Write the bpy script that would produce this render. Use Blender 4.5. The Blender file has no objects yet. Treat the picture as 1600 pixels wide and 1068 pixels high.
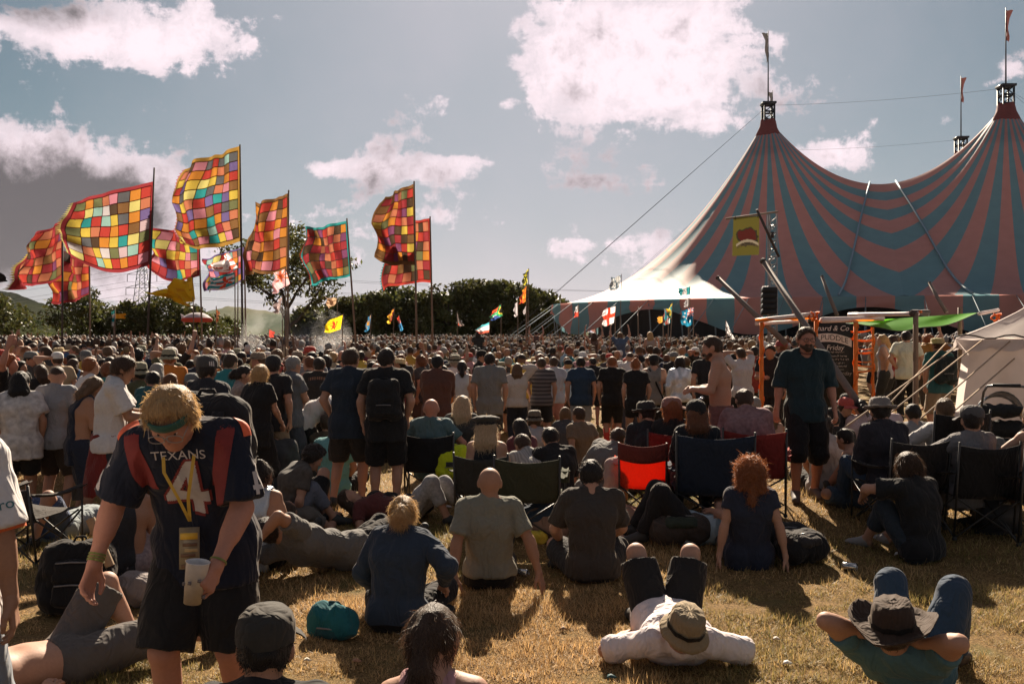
import bpy, math, random, bmesh
import numpy as np
from mathutils import Vector, Matrix
from mathutils.bvhtree import BVHTree

rnd = random.Random(7)
nrs = np.random.RandomState(11)
R = math.radians
scene = bpy.context.scene
col = scene.collection

# ------------------------------------------------------------------ camera
F = 1400.0          # focal length in pixels of a 1600 px wide frame
HOR = 522.0         # row of the horizon
CAMZ = 1.8
cam = bpy.data.cameras.new('camera')
cam.sensor_width = 36.0
cam.lens = 36.0 * F / 1600.0
cam.shift_y = -(534.0 - HOR) / 1600.0
cam.clip_start = 0.05
cam.clip_end = 9000
camo = bpy.data.objects.new('camera', cam)
camo.location = (0, 0, CAMZ)
camo.rotation_euler = (R(90), 0, 0)
col.objects.link(camo)
scene.camera = camo

# ------------------------------------------------------------------ light
SUN_EL, SUN_AZ = R(33.5), R(2.0)      # azimuth from +Y towards +X
sun = bpy.data.lights.new('sun', 'SUN')
sun.energy = 5.0
sun.angle = R(0.6)
sun.color = (1.0, 0.86, 0.68)
suno = bpy.data.objects.new('sun', sun)
sd = Vector((math.sin(SUN_AZ) * math.cos(SUN_EL), math.cos(SUN_AZ) * math.cos(SUN_EL), math.sin(SUN_EL)))
suno.rotation_euler = sd.to_track_quat('Z', 'Y').to_euler()
suno.location = (0, 60, 60)
col.objects.link(suno)

scene.view_settings.view_transform = 'Standard'
scene.view_settings.look = 'None'
scene.view_settings.gamma = 1.0
scene.view_settings.exposure = 1.58
scene.view_settings.use_curve_mapping = False
scene.cycles.use_denoising = True
scene.cycles.max_bounces = 6
scene.cycles.transparent_max_bounces = 8
scene.cycles.caustics_reflective = False
scene.cycles.caustics_refractive = False

# ------------------------------------------------------------------ world
world = bpy.data.worlds.new('World')
scene.world = world
world.use_nodes = True
def build_world():
    nt = world.node_tree
    N, L = nt.nodes, nt.links
    N.clear()
    out = N.new('ShaderNodeOutputWorld')
    bg = N.new('ShaderNodeBackground')
    L.new(bg.outputs[0], out.inputs[0])
    bg.inputs[1].default_value = SKY_STRENGTH
    sky = N.new('ShaderNodeTexSky')
    sky.sky_type = 'NISHITA'
    sky.sun_disc = False
    sky.sun_elevation = SUN_EL
    sky.sun_rotation = SUN_AZ
    sky.air_density = 1.0
    sky.dust_density = 0.6
    sky.ozone_density = 2.2
    tc = N.new('ShaderNodeTexCoord')
    def math_(op, a, b=None, c=None, clamp=False):
        n = N.new('ShaderNodeMath'); n.operation = op; n.use_clamp = clamp
        for i, v in enumerate((a, b, c)):
            if v is None: continue
            if isinstance(v, (int, float)): n.inputs[i].default_value = v
            else: L.new(v, n.inputs[i])
        return n.outputs[0]
    def mixc(f, a, b, mode='MIX'):
        n = N.new('ShaderNodeMix'); n.data_type = 'RGBA'; n.blend_type = mode
        for s, v in ((n.inputs[0], f), (n.inputs[6], a), (n.inputs[7], b)):
            if isinstance(v, (int, float)): s.default_value = v
            elif isinstance(v, tuple): s.default_value = v + (1,)
            else: L.new(v, s)
        return n.outputs[2]
    def ramp(v, lo, hi):
        n = N.new('ShaderNodeMapRange'); n.interpolation_type = 'SMOOTHSTEP'
        L.new(v, n.inputs[0]); n.inputs[1].default_value = lo; n.inputs[2].default_value = hi
        return n.outputs[0]
    sx = N.new('ShaderNodeSeparateXYZ'); L.new(tc.outputs['Generated'], sx.inputs[0])
    x, y, z = sx.outputs
    # azimuth and elevation of the view direction (radians)
    az = math_('ARCTAN2', x, y)
    el = math_('ARCSINE', z)
    # a layer of air at constant height: direction projected on a plane
    zz = math_('ADD', math_('MAXIMUM', z, 0.0), 0.16)
    cx = N.new('ShaderNodeCombineXYZ')
    L.new(math_('DIVIDE', x, zz), cx.inputs[0]); L.new(math_('DIVIDE', y, zz), cx.inputs[1])
    def noise(vec, sc, det, rough, dist=0.0):
        n = N.new('ShaderNodeTexNoise'); n.inputs['Scale'].default_value = sc
        n.inputs['Detail'].default_value = det; n.inputs['Roughness'].default_value = rough
        n.inputs['Distortion'].default_value = dist
        L.new(vec, n.inputs['Vector']); return n.outputs[0]
    n_big = noise(cx.outputs[0], 1.1, 6, 0.62, 0.3)
    n_dir = noise(tc.outputs['Generated'], 9.0, 9, 0.62, 0.15)
    mp = N.new('ShaderNodeMapping'); L.new(tc.outputs['Generated'], mp.inputs[0])
    mp.inputs['Scale'].default_value = (6, 6, 26)
    n_wisp = noise(mp.outputs[0], 1.0, 7, 0.6, 0.4)
    def blob(px, py, rx, ry, amp):
        a0 = math.atan((px - 800) / F); e0 = math.atan((HOR - py) / F * math.cos(a0))
        ra = rx / F * math.cos(a0) ** 2; re = ry / F
        u = math_('MULTIPLY', math_('SUBTRACT', az, a0), 1 / ra)
        v = math_('MULTIPLY', math_('SUBTRACT', el, e0), 1 / re)
        q = math_('ADD', math_('MULTIPLY', u, u), math_('MULTIPLY', v, v))
        g = math_('EXPONENT', math_('MULTIPLY', q, -0.7))
        return math_('MULTIPLY', g, amp)
    def total(bs):
        t = None
        for b in bs:
            o = blob(*b); t = o if t is None else math_('ADD', t, o)
        return t
    bright = total([(930, 85, 95, 60, .62), (1060, 100, 85, 75, .62), (1000, 160, 130, 40, .42), (1120, 40, 50, 50, .3), (1110, 190, 60, 20, .3),
                    (90, 40, 150, 45, .62), (290, 40, 90, 38, .6), (190, 70, 150, 30, .4),
                    (435, 30, 40, 25, .25), (600, 15, 30, 20, .25), (1300, 238, 55, 16, .46),
                    (1440, 190, 60, 14, .34), (1500, 205, 60, 14, .25), (700, 165, 40, 22, .32),
                    (620, 262, 120, 14, .36), (480, 262, 70, 16, .42), (405, 226, 18, 9, .4),
                    (660, 335, 150, 22, .26), (960, 380, 130, 18, .34), (1000, 420, 110, 30, .3), (620, 420, 170, 40, .22), (1210, 65, 30, 18, .35),
                    (170, 440, 130, 30, .25), (740, 250, 60, 10, .3), (1010, 30, 120, 40, .4), (860, 120, 50, 60, .3), (780, 165, 26, 9, .34), (1380, 185, 26, 9, .33), (1530, 135, 30, 9, .33), (1580, 105, 20, 9, .3), (560, 75, 40, 9, .3), (500, 85, 20, 8, .3)])
    bank = total([(30, 262, 80, 34, .62), (140, 282, 85, 40, .62), (235, 310, 55, 45, .6), (70, 340, 190, 62, .75), (-60, 300, 120, 80, .7),
                  (230, 390, 130, 45, .35), (430, 350, 45, 60, .3)])
    core = total([(60, 322, 150, 60, 1.1), (190, 322, 80, 46, .9), (60, 385, 170, 40, .9), (30, 12, 110, 26, .95), (140, 20, 60, 20, .35), (895, 148, 30, 18, .38), (-80, 330, 100, 60, .9), (700, 440, 40, 20, .1)])
    n_fine = noise(tc.outputs['Generated'], 30.0, 8, 0.68, 0.25)
    n_mid = noise(tc.outputs['Generated'], 5.0, 6, 0.6, 0.2)
    ns = math_('SUBTRACT', n_dir, 0.5)
    nf = math_('SUBTRACT', n_fine, 0.5)
    nw = math_('SUBTRACT', n_wisp, 0.5)
    s1 = math_('ADD', math_('ADD', bright, bank), math_('MULTIPLY', ns, 2.3))
    s1 = math_('ADD', s1, math_('MULTIPLY', nw, 0.9))
    s1 = math_('ADD', s1, math_('MULTIPLY', nf, 0.95))
    m1 = ramp(s1, .28, .50)
    # the same broken cloud goes on over the rest of the sky, out of the frame
    fr = ramp(math_('ABSOLUTE', az), .56, .85)
    up = ramp(el, .40, .62)
    outside = math_('MAXIMUM', fr, up)
    m2 = math_('MULTIPLY', ramp(n_big, .51, .60), outside)
    mask = math_('MAXIMUM', m1, m2)
    # thin veil: brighter sky round the sun and low down
    sunv = N.new('ShaderNodeCombineXYZ')
    for i in range(3): sunv.inputs[i].default_value = sd[i]
    dt = N.new('ShaderNodeVectorMath'); dt.operation = 'DOT_PRODUCT'
    L.new(tc.outputs['Generated'], dt.inputs[0]); L.new(sunv.outputs[0], dt.inputs[1])
    glow = math_('POWER', math_('MAXIMUM', dt.outputs['Value'], 0.0), 9.0)
    low = math_('POWER', math_('SUBTRACT', 1.0, math_('MAXIMUM', z, 0.0)), 7.0)
    tinted = mixc(1.0, sky.outputs[0], SKY_TINT, 'MULTIPLY')
    hs = N.new('ShaderNodeHueSaturation'); hs.inputs['Saturation'].default_value = SKY_SAT
    L.new(tinted, hs.inputs['Color'])
    vf = math_('ADD', math_('ADD', math_('MULTIPLY', glow, GLOW_A), math_('MULTIPLY', math_('MULTIPLY', low, LOW_A), math_('ADD', .45, math_('MULTIPLY', math_('MAXIMUM', dt.outputs['Value'], 0.0), .65)))), math_('MULTIPLY', math_('SUBTRACT', n_mid, .5), .25), clamp=True)
    veil = mixc(vf, hs.outputs[0], VEIL)
    dark = ramp(math_('ADD', core, math_('ADD', math_('MULTIPLY', ns, 3.2), math_('MULTIPLY', nf, 1.2))), .1, 1.15)
    lit = mixc(ramp(math_('ADD', s1, math_('MULTIPLY', nf, 1.6)), .2, 1.0), CLOUD_EDGE, CLOUD)
    ccol = mixc(dark, lit, CLOUD_DARK)
    fin = mixc(mask, veil, ccol)
    L.new(fin, bg.inputs[0])
SKY_STRENGTH = 0.05
SKY_TINT = (0.108, 0.222, 0.205)
SKY_SAT = 1.0
GLOW_A, LOW_A = .78, .85
VEIL = (4.75, 4.15, 4.6)
CLOUD = (7.2, 6.1, 6.5)
CLOUD_EDGE = (5.4, 4.75, 5.1)
CLOUD_DARK = (1.05, .96, 1.03)
build_world()

# ------------------------------------------------------------------ object helpers
def mesh_obj(name, verts, faces, mat, parent=None, smooth=True, loc=None):
    me = bpy.data.meshes.new(name)
    fill_mesh(me, verts, faces)
    if smooth: me.polygons.foreach_set('use_smooth', np.ones(len(me.polygons), bool))
    mats = mat if isinstance(mat, (list, tuple)) else [mat]
    for m in mats: me.materials.append(m)
    return link(name, me, parent, loc)

def fill_mesh(me, verts, faces):
    """faces: an (n,3)/(n,4) array, a list of such arrays, or a list of index lists"""
    verts = np.asarray(verts, np.float32).reshape(-1, 3)
    if isinstance(faces, np.ndarray): faces = [faces]
    if len(faces) and isinstance(faces[0], np.ndarray):
        arrs = [np.asarray(a, np.int32) for a in faces if len(a)]
        loops = np.concatenate([a.ravel() for a in arrs])
        tot = np.concatenate([np.full(len(a), a.shape[1], np.int32) for a in arrs])
    else:
        loops = np.array([i for f in faces for i in f], np.int32)
        tot = np.array([len(f) for f in faces], np.int32)
    start = np.concatenate([[0], np.cumsum(tot)[:-1]]).astype(np.int32)
    me.vertices.add(len(verts)); me.vertices.foreach_set('co', verts.ravel())
    me.loops.add(len(loops)); me.loops.foreach_set('vertex_index', loops)
    me.polygons.add(len(tot)); me.polygons.foreach_set('loop_start', start); me.polygons.foreach_set('loop_total', tot)
    me.update(calc_edges=True); me.validate()

def link(name, data, parent=None, loc=None):
    o = bpy.data.objects.new(name, data)
    col.objects.link(o)
    if parent is not None: o.parent = parent
    if loc is not None: o.location = loc
    return o

def empty(name, loc=(0, 0, 0), rz=0.0):
    o = bpy.data.objects.new(name, None)
    o.empty_display_size = 0.2
    o.location = loc; o.rotation_euler = (0, 0, rz)
    col.objects.link(o)
    return o

def tag(o, label=None, cat=None, group=None, kind=None):
    if label: o['label'] = label
    if cat: o['category'] = cat
    if group: o['group'] = group
    if kind: o['kind'] = kind
    return o

def copy_tree(o, parent=None):
    c = o.copy(); col.objects.link(c); c.parent = parent
    for ch in o.children: copy_tree(ch, c)
    return c

class MB:
    """collects simple shapes into ONE mesh"""
    def __init__(s): s.v = []; s.f = []; s.n = 0; s.mi = []
    def add(s, v, f, mi=0):
        s.v.extend([tuple(p) for p in v]); s.f.extend([[i + s.n for i in q] for q in f]); s.mi.extend([mi] * len(f)); s.n += len(v)
        return s
    def box(s, c, size, rot=None, mi=0):
        a, b, d = [k / 2 for k in size]
        v = [Vector((x, y, z)) for x in (-a, a) for y in (-b, b) for z in (-d, d)]
        if rot is not None: v = [rot @ p for p in v]
        c = Vector(c)
        return s.add([p + c for p in v], [[0, 1, 3, 2], [4, 6, 7, 5], [0, 4, 5, 1], [2, 3, 7, 6], [0, 2, 6, 4], [1, 5, 7, 3]], mi)
    def tube(s, pts, r, n=6, mi=0, cap=True):
        pts = [Vector(p) for p in pts]; rs = r if isinstance(r, (list, tuple)) else [r] * len(pts)
        vs, fs = [], []
        prev = None
        for i, p in enumerate(pts):
            t = (pts[min(i + 1, len(pts) - 1)] - pts[max(i - 1, 0)])
            t = t.normalized() if t.length > 1e-9 else Vector((0, 0, 1))
            a = prev if prev is not None else (Vector((1, 0, 0)) if abs(t.x) < .9 else Vector((0, 1, 0)))
            a = (a - t * a.dot(t)).normalized(); prev = a; b = t.cross(a)
            for k in range(n):
                w = 2 * math.pi * k / n
                vs.append(p + (a * math.cos(w) + b * math.sin(w)) * rs[i])
        for i in range(len(pts) - 1):
            for k in range(n):
                k2 = (k + 1) % n
                fs.append([i * n + k, i * n + k2, (i + 1) * n + k2, (i + 1) * n + k])
        if cap:
            fs.append(list(range(n))[::-1]); fs.append([(len(pts) - 1) * n + k for k in range(n)])
        return s.add(vs, fs, mi)
    def lathe(s, prof, n=20, M=None, mi=0, squash=None):
        vs, fs = [], []
        for (r, z) in prof:
            for k in range(n):
                w = 2 * math.pi * k / n
                p = Vector((r * math.cos(w), r * math.sin(w), z))
                if squash: p = squash(p)
                vs.append(M @ p if M is not None else p)
        m = len(prof)
        for i in range(m - 1):
            for k in range(n):
                k2 = (k + 1) % n
                fs.append([i * n + k, i * n + k2, (i + 1) * n + k2, (i + 1) * n + k])
        return s.add(vs, fs, mi)
    def build(s, name, mat, parent=None, smooth=False, loc=None):
        o = mesh_obj(name, s.v, s.f, mat, parent, smooth, loc)
        if any(s.mi): o.data.polygons.foreach_set('material_index', s.mi)
        return o

# ------------------------------------------------------------------ materials
MATS = {}
def new_mat(name):
    m = bpy.data.materials.new(name); m.use_nodes = True
    nt = m.node_tree; nt.nodes.clear()
    return m, nt.nodes, nt.links
def noise_bump(N, L, scale, strength, dist=0.01, detail=4, coord='Object', stretch=None):
    tc = N.new('ShaderNodeTexCoord')
    v = tc.outputs[coord]
    if stretch:
        mp = N.new('ShaderNodeMapping'); mp.inputs['Scale'].default_value = stretch
        L.new(v, mp.inputs[0]); v = mp.outputs[0]
    n = N.new('ShaderNodeTexNoise'); n.inputs['Scale'].default_value = scale; n.inputs['Detail'].default_value = detail
    L.new(v, n.inputs['Vector'])
    b = N.new('ShaderNodeBump'); b.inputs['Strength'].default_value = strength; b.inputs['Distance'].default_value = dist
    L.new(n.outputs[0], b.inputs['Height'])
    return n.outputs[0], b.outputs[0]
def simple(name, c, rough=.8, metal=0.0, bump=None, var=.25, nscale=30, sheen=0.0, trans=0.0, spec=.4, folds=0.0):
    """a principled surface with a little noise in colour and relief; trans = share of translucency"""
    if name in MATS: return MATS[name]
    m, N, L = new_mat(name)
    out = N.new('ShaderNodeOutputMaterial')
    p = N.new('ShaderNodeBsdfPrincipled')
    p.inputs['Roughness'].default_value = rough; p.inputs['Metallic'].default_value = metal
    p.inputs['Specular IOR Level'].default_value = spec
    if sheen:
        p.inputs['Sheen Weight'].default_value = sheen; p.inputs['Sheen Tint'].default_value = (1.0, .82, .66, 1); p.inputs['Sheen Roughness'].default_value = .45
    nf, bp = noise_bump(N, L, nscale, bump if bump is not None else .15, .006)
    mx = N.new('ShaderNodeMix'); mx.data_type = 'RGBA'
    mx.inputs[6].default_value = tuple(k * (1 - var) for k in c) + (1,)
    mx.inputs[7].default_value = tuple(min(1, k * (1 + var)) for k in c) + (1,)
    L.new(nf, mx.inputs[0]); L.new(mx.outputs[2], p.inputs['Base Color'])
    if folds:
        tc = N.new('ShaderNodeTexCoord'); n2 = N.new('ShaderNodeTexNoise'); n2.inputs['Scale'].default_value = 5.5; n2.inputs['Detail'].default_value = 1.6; n2.inputs['Distortion'].default_value = 1.6
        mp = N.new('ShaderNodeMapping'); mp.inputs['Scale'].default_value = (1.25, 1.25, .6); L.new(tc.outputs['Object'], mp.inputs[0]); L.new(mp.outputs[0], n2.inputs['Vector'])
        wv = N.new('ShaderNodeMath'); wv.operation = 'PINGPONG'; L.new(n2.outputs[0], wv.inputs[0]); wv.inputs[1].default_value = .13
        b2 = N.new('ShaderNodeBump'); b2.inputs['Strength'].default_value = folds; b2.inputs['Distance'].default_value = .11
        L.new(wv.outputs[0], b2.inputs['Height']); L.new(bp, b2.inputs['Normal']); bp = b2.outputs[0]
    L.new(bp, p.inputs['Normal'])
    sh = p.outputs[0]
    if trans:
        t = N.new('ShaderNodeBsdfTranslucent'); L.new(mx.outputs[2], t.inputs[0])
        ms = N.new('ShaderNodeMixShader'); ms.inputs[0].default_value = trans
        L.new(sh, ms.inputs[1]); L.new(t.outputs[0], ms.inputs[2]); sh = ms.outputs[0]
    L.new(sh, out.inputs[0])
    MATS[name] = m
    return m
def attr_mat(name, rough=.85, trans=0.0, attr='col', bump=.2, nscale=60, spec=.3):
    if name in MATS: return MATS[name]
    m, N, L = new_mat(name)
    out = N.new('ShaderNodeOutputMaterial'); p = N.new('ShaderNodeBsdfPrincipled')
    p.inputs['Roughness'].default_value = rough; p.inputs['Specular IOR Level'].default_value = spec
    a = N.new('ShaderNodeAttribute'); a.attribute_name = attr
    nf, bp = noise_bump(N, L, nscale, bump, .006)
    L.new(bp, p.inputs['Normal'])
    L.new(a.outputs['Color'], p.inputs['Base Color']); sh = p.outputs[0]
    if trans:
        t = N.new('ShaderNodeBsdfTranslucent'); L.new(a.outputs['Color'], t.inputs[0])
        ms = N.new('ShaderNodeMixShader'); ms.inputs[0].default_value = trans
        L.new(sh, ms.inputs[1]); L.new(t.outputs[0], ms.inputs[2]); sh = ms.outputs[0]
    L.new(sh, out.inputs[0]); MATS[name] = m
    return m
def set_col(me, cols, domain='POINT'):
    a = me.color_attributes.new('col', 'FLOAT_COLOR', domain)
    c = np.ones((len(cols), 4), np.float32); c[:, :3] = cols
    a.data.foreach_set('color', c.ravel())
def cloth(c, name=None, **k):
    c = tuple(round(x, 3) for x in c)
    key = name or 'cloth_%d_%d_%d' % tuple(int(x * 1000) for x in c)
    k.setdefault('sheen', .10); k.setdefault('rough', .9); k.setdefault('nscale', 45); k.setdefault('bump', .35); k.setdefault('spec', .15); k.setdefault('var', .13); k.setdefault('folds', .45)
    return simple(key, c, **k)

def W(px, py, d):
    """world point seen at pixel (px,py) of the 1600 px photo when it stands d metres away"""
    return Vector(((px - 800) / F * d, d, CAMZ - (py - HOR) / F * d))

# ------------------------------------------------------------------ value noise (numpy)
_lat = nrs.rand(64, 64, 64).astype(np.float32)
def vnoise(P, sc=1.0, seed=0):
    Q = np.asarray(P, np.float32) * sc + seed * 7.13 + 200.0
    i = np.floor(Q).astype(int); f = Q - i; f = f * f * (3 - 2 * f)
    i &= 63; j = (i + 1) & 63
    x0, y0, z0 = i[..., 0], i[..., 1], i[..., 2]; x1, y1, z1 = j[..., 0], j[..., 1], j[..., 2]
    fx, fy, fz = f[..., 0], f[..., 1], f[..., 2]
    a = _lat[x0, y0, z0] * (1 - fx) + _lat[x1, y0, z0] * fx
    b = _lat[x0, y1, z0] * (1 - fx) + _lat[x1, y1, z0] * fx
    c = _lat[x0, y0, z1] * (1 - fx) + _lat[x1, y0, z1] * fx
    d = _lat[x0, y1, z1] * (1 - fx) + _lat[x1, y1, z1] * fx
    return (a * (1 - fy) + b * fy) * (1 - fz) + (c * (1 - fy) + d * fy) * fz - .5
def fbm(P, sc=1.0, seed=0, o=3):
    t, a = 0, 1.0
    for k in range(o):
        t = t + a * vnoise(P, sc * 2 ** k, seed + k); a *= .5
    return t

# ------------------------------------------------------------------ terrain height
_TC = np.array([(-8, 4, -.2), (0, 4, -.2), (2, 4.5, -.22), (6, 4, -.2), (-1.35, 4.15, -.12), (-4.5, 5.5, -.22), (0, 6, -.22), (-2, 6.5, -.22), (2, 7.3, -.2), (4, 7.2, -.18), (0, 7.6, -.2), (-3.4, 7.8, -.2), (-5.3, 10.5, -.34), (-9, 11, -.36), (-2.6, 8.2, -.18),
    (-1.5, 10.2, -.16), (3.2, 9.6, .03), (6.5, 9, .05), (0.1, 8.8, -.14), (5, 7.8, -.1), (0.1, 18.5, -.47), (2.3, 19.5, -.42), (8.2, 18.7, .12), (13, 18, .2), (-3, 14, -.3), (-7, 17, -.25), (4.5, 14, -.08), (-12, 28, -.15),
    (0, 30, -.4), (14, 28, .0), (-30, 45, -.15), (0, 45, -.3), (30, 45, 0), (0, 65, -.15), (-45, 70, -.1), (45, 70, 0), (-60, 100, 0), (0, 100, 0), (60, 100, 0), (-20, 12, -.36), (20, 10, .15), (0, 0, -.2), (-6, -6, -.2), (6, -6, -.2)], float)
def nd(d):
    """the near lawn lies a little lower than the photographer's feet: measured rows give these distances"""
    return d * float(np.interp(d, [4.39, 4.4, 6.9, 10.0], [1.0, 1.12, 1.12, 1.0]))
def gz(x, y):
    x = np.asarray(x, float); y = np.asarray(y, float)
    num = 0; den = 0
    for (a, b, z) in _TC:
        q = (np.hypot(x, 0 * y + 0) * 0)
        s = 1.2 + b * .09
        w = 1.0 / (((x - a) ** 2 + (y - b) ** 2) / s ** 2 + .35) ** 2
        num = num + w * z; den = den + w
    z = num / den
    far = np.clip((y - 70) / 40, 0, 1)
    return z * (1 - far)
# ------------------------------------------------------------------ implicit bodies: round cones blended and skinned with surface nets
def v3(*a): return np.array(a, float)
def nz(v):
    v = np.asarray(v, float); n = np.linalg.norm(v); return v / n if n > 1e-9 else v
def cap(a, b, r1, r2=None, k=None): return ('c', np.asarray(a, float), np.asarray(b, float), r1, r1 if r2 is None else r2, k)
def ell(c, M, rad, k=None): return ('e', np.asarray(c, float), np.asarray(M, float), np.asarray(rad, float), None, k)
def prim_box(p, m):
    if p[0] == 'c':
        r = max(p[3], p[4]) + m
        return np.minimum(p[1], p[2]) - r, np.maximum(p[1], p[2]) + r
    ext = np.sqrt(((p[2] * p[3][:, None]) ** 2).sum(0)) + m
    return p[1] - ext, p[1] + ext
def prim_d(p, X, Y, Z):
    if p[0] == 'c':
        a, b = p[1], p[2]; ab = b - a; q = ab @ ab + 1e-12
        x, y, z = X - a[0], Y - a[1], Z - a[2]
        t = np.clip((x * ab[0] + y * ab[1] + z * ab[2]) / q, 0, 1)
        return np.sqrt((x - t * ab[0]) ** 2 + (y - t * ab[1]) ** 2 + (z - t * ab[2]) ** 2) - (p[3] + (p[4] - p[3]) * t)
    c, M, r = p[1], p[2], p[3]
    x, y, z = X - c[0], Y - c[1], Z - c[2]
    l = [(M[i, 0] * x + M[i, 1] * y + M[i, 2] * z) / r[i] for i in range(3)]
    k0 = np.sqrt(l[0] ** 2 + l[1] ** 2 + l[2] ** 2)
    k1 = np.sqrt((l[0] / r[0]) ** 2 + (l[1] / r[1]) ** 2 + (l[2] / r[2]) ** 2) + 1e-9
    return k0 * (k0 - 1) / k1
def smin(a, b, k):
    h = np.clip(.5 + .5 * (b - a) / k, 0, 1)
    return b + (a - b) * h - k * h * (1 - h)

def skin(groups, h, k=.03, kg=.012):
    """groups: list of (prims, cuts, subs); returns verts, quads"""
    m = 2.5 * h + k * .3
    los, his = zip(*[prim_box(p, m) for g in groups for p in g[0]])
    lo = np.min(los, 0); hi = np.max(his, 0)
    n = np.ceil((hi - lo) / h).astype(int) + 2
    D = np.full(n, .25, np.float32)
    ax = [(lo[i] + h * np.arange(n[i])).astype(np.float32) for i in range(3)]
    def window(l, u):
        s = [slice(max(0, int((l[i] - lo[i]) / h) - 1), min(n[i], int((u[i] - lo[i]) / h) + 3)) for i in range(3)]
        return tuple(s), ax[0][s[0]][:, None, None], ax[1][s[1]][None, :, None], ax[2][s[2]][None, None, :]
    for gi, g in enumerate(groups):
        bl, bh = zip(*[prim_box(p, m) for p in g[0]])
        gs, GX, GY, GZ = window(np.min(bl, 0), np.max(bh, 0))
        E = np.full([s.stop - s.start for s in gs], .25, np.float32)
        for p in g[0]:
            l, u = prim_box(p, m + (p[5] or k) * .5)
            s, X, Y, Z = window(np.maximum(l, lo), np.minimum(u, hi))
            s2 = []
            for i in range(3):
                a0, a1 = max(s[i].start, gs[i].start), min(s[i].stop, gs[i].stop)
                s2.append((a0, a1))
            X = ax[0][s2[0][0]:s2[0][1]][:, None, None]; Y = ax[1][s2[1][0]:s2[1][1]][None, :, None]; Z = ax[2][s2[2][0]:s2[2][1]][None, None, :]
            ls = tuple(slice(s2[i][0] - gs[i].start, s2[i][1] - gs[i].start) for i in range(3))
            E[ls] = smin(E[ls], prim_d(p, X, Y, Z).astype(np.float32), p[5] or k)
        for c in (g[1] if len(g) > 1 else ()):
            pt, nn = c
            E = np.maximum(E, (GX - pt[0]) * nn[0] + (GY - pt[1]) * nn[1] + (GZ - pt[2]) * nn[2])
        for sb in (g[2] if len(g) > 2 else ()):
            E = np.maximum(E, -prim_d(sb, GX, GY, GZ))
        D[gs] = E if gi == 0 else (smin(D[gs], E, kg) if kg else np.minimum(D[gs], E))
    D[0] = D[-1] = .2; D[:, 0] = D[:, -1] = .2; D[:, :, 0] = D[:, :, -1] = .2
    return nets(D, lo, h)

_CO = [(i, j, l) for i in (0, 1) for j in (0, 1) for l in (0, 1)]
_ED = [(a, b) for a in range(8) for b in range(a + 1, 8) if sum(abs(_CO[a][q] - _CO[b][q]) for q in range(3)) == 1]
def nets(D, lo, h):
    S = D < 0
    nx, ny, nzz = D.shape
    cs = [S[i:nx - 1 + i, j:ny - 1 + j, l:nzz - 1 + l] for (i, j, l) in _CO]
    cnt = sum(c.astype(np.int8) for c in cs)
    act = (cnt > 0) & (cnt < 8)
    ac = np.argwhere(act)
    idx = np.full(act.shape, -1, np.int32); idx[act] = np.arange(len(ac))
    dv = np.stack([D[ac[:, 0] + i, ac[:, 1] + j, ac[:, 2] + l] for (i, j, l) in _CO], 1)
    P = np.zeros((len(ac), 3)); W_ = np.zeros(len(ac))
    for a, b in _ED:
        da, db = dv[:, a], dv[:, b]
        cr = (da < 0) != (db < 0)
        t = np.where(cr, da / np.where(cr, da - db, 1), 0)[:, None]
        P += np.where(cr[:, None], np.array(_CO[a]) * (1 - t) + np.array(_CO[b]) * t, 0); W_ += cr
    P = P / W_[:, None] + ac
    V = lo + P * h
    F_ = []
    for axis in range(3):
        sl = [slice(1, -1)] * 3
        s0 = list(sl); s1 = list(sl); s0[axis] = slice(0, -1); s1[axis] = slice(1, None)
        A = S[tuple(s0)]; B = S[tuple(s1)]
        e = np.argwhere(A != B)
        if not len(e): continue
        flip = A[tuple(e.T)]
        g = e + 1; g[:, axis] -= 1
        u, w = [q for q in range(3) if q != axis]
        if axis == 1: u, w = w, u
        def c(du, dw):
            q = g.copy(); q[:, u] -= du; q[:, w] -= dw; return idx[tuple(q.T)]
        q = np.stack([c(1, 1), c(0, 1), c(0, 0), c(1, 0)], 1)
        q[~flip] = q[~flip][:, ::-1]
        F_.append(q)
    Q = np.concatenate(F_)
    Q = Q[(Q >= 0).all(1)]
    return V, Q
def vnormals(V, Q):
    n = np.cross(V[Q[:, 2]] - V[Q[:, 0]], V[Q[:, 3]] - V[Q[:, 1]])
    N_ = np.stack([sum(np.bincount(Q[:, c], n[:, a], len(V)) for c in range(4)) for a in range(3)], 1)
    return N_ / (np.linalg.norm(N_, axis=1)[:, None] + 1e-12)
def ruffle(V, Q, amp, sc=9.0, stretch=(1, 1, .45), seed=0):
    """cloth folds: ridged noise along the normals"""
    N_ = vnormals(V, Q)
    P = V * np.array(stretch)
    n = fbm(P + .04 * np.stack([vnoise(V, 7, 3), vnoise(V, 7, 4), vnoise(V, 7, 5)], 1), sc, seed, 2)
    r = 1 - np.abs(n) * 3.2
    return V + N_ * (amp * (r - .35))[:, None]

# ------------------------------------------------------------------ skeleton and poses (1.75 m figure, x right, y forward, z up)
def two_bone(a, t, l1, l2, hint):
    d = t - a; L_ = np.linalg.norm(d); u = d / L_
    L_ = min(max(L_, abs(l1 - l2) + .02), l1 + l2 - .003); t = a + u * L_
    x = (l1 * l1 - l2 * l2 + L_ * L_) / (2 * L_); hh = math.sqrt(max(l1 * l1 - x * x, 0))
    hp = hint - u * (hint @ u); hp = nz(hp) if np.linalg.norm(hp) > 1e-6 else nz(np.cross(u, v3(0, 0, 1)))
    return a + u * x + hp * hh, t
def rot_about(v, ax, ang):
    ax = nz(ax); return v * math.cos(ang) + np.cross(ax, v) * math.sin(ang) + ax * (ax @ v) * (1 - math.cos(ang))

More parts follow.
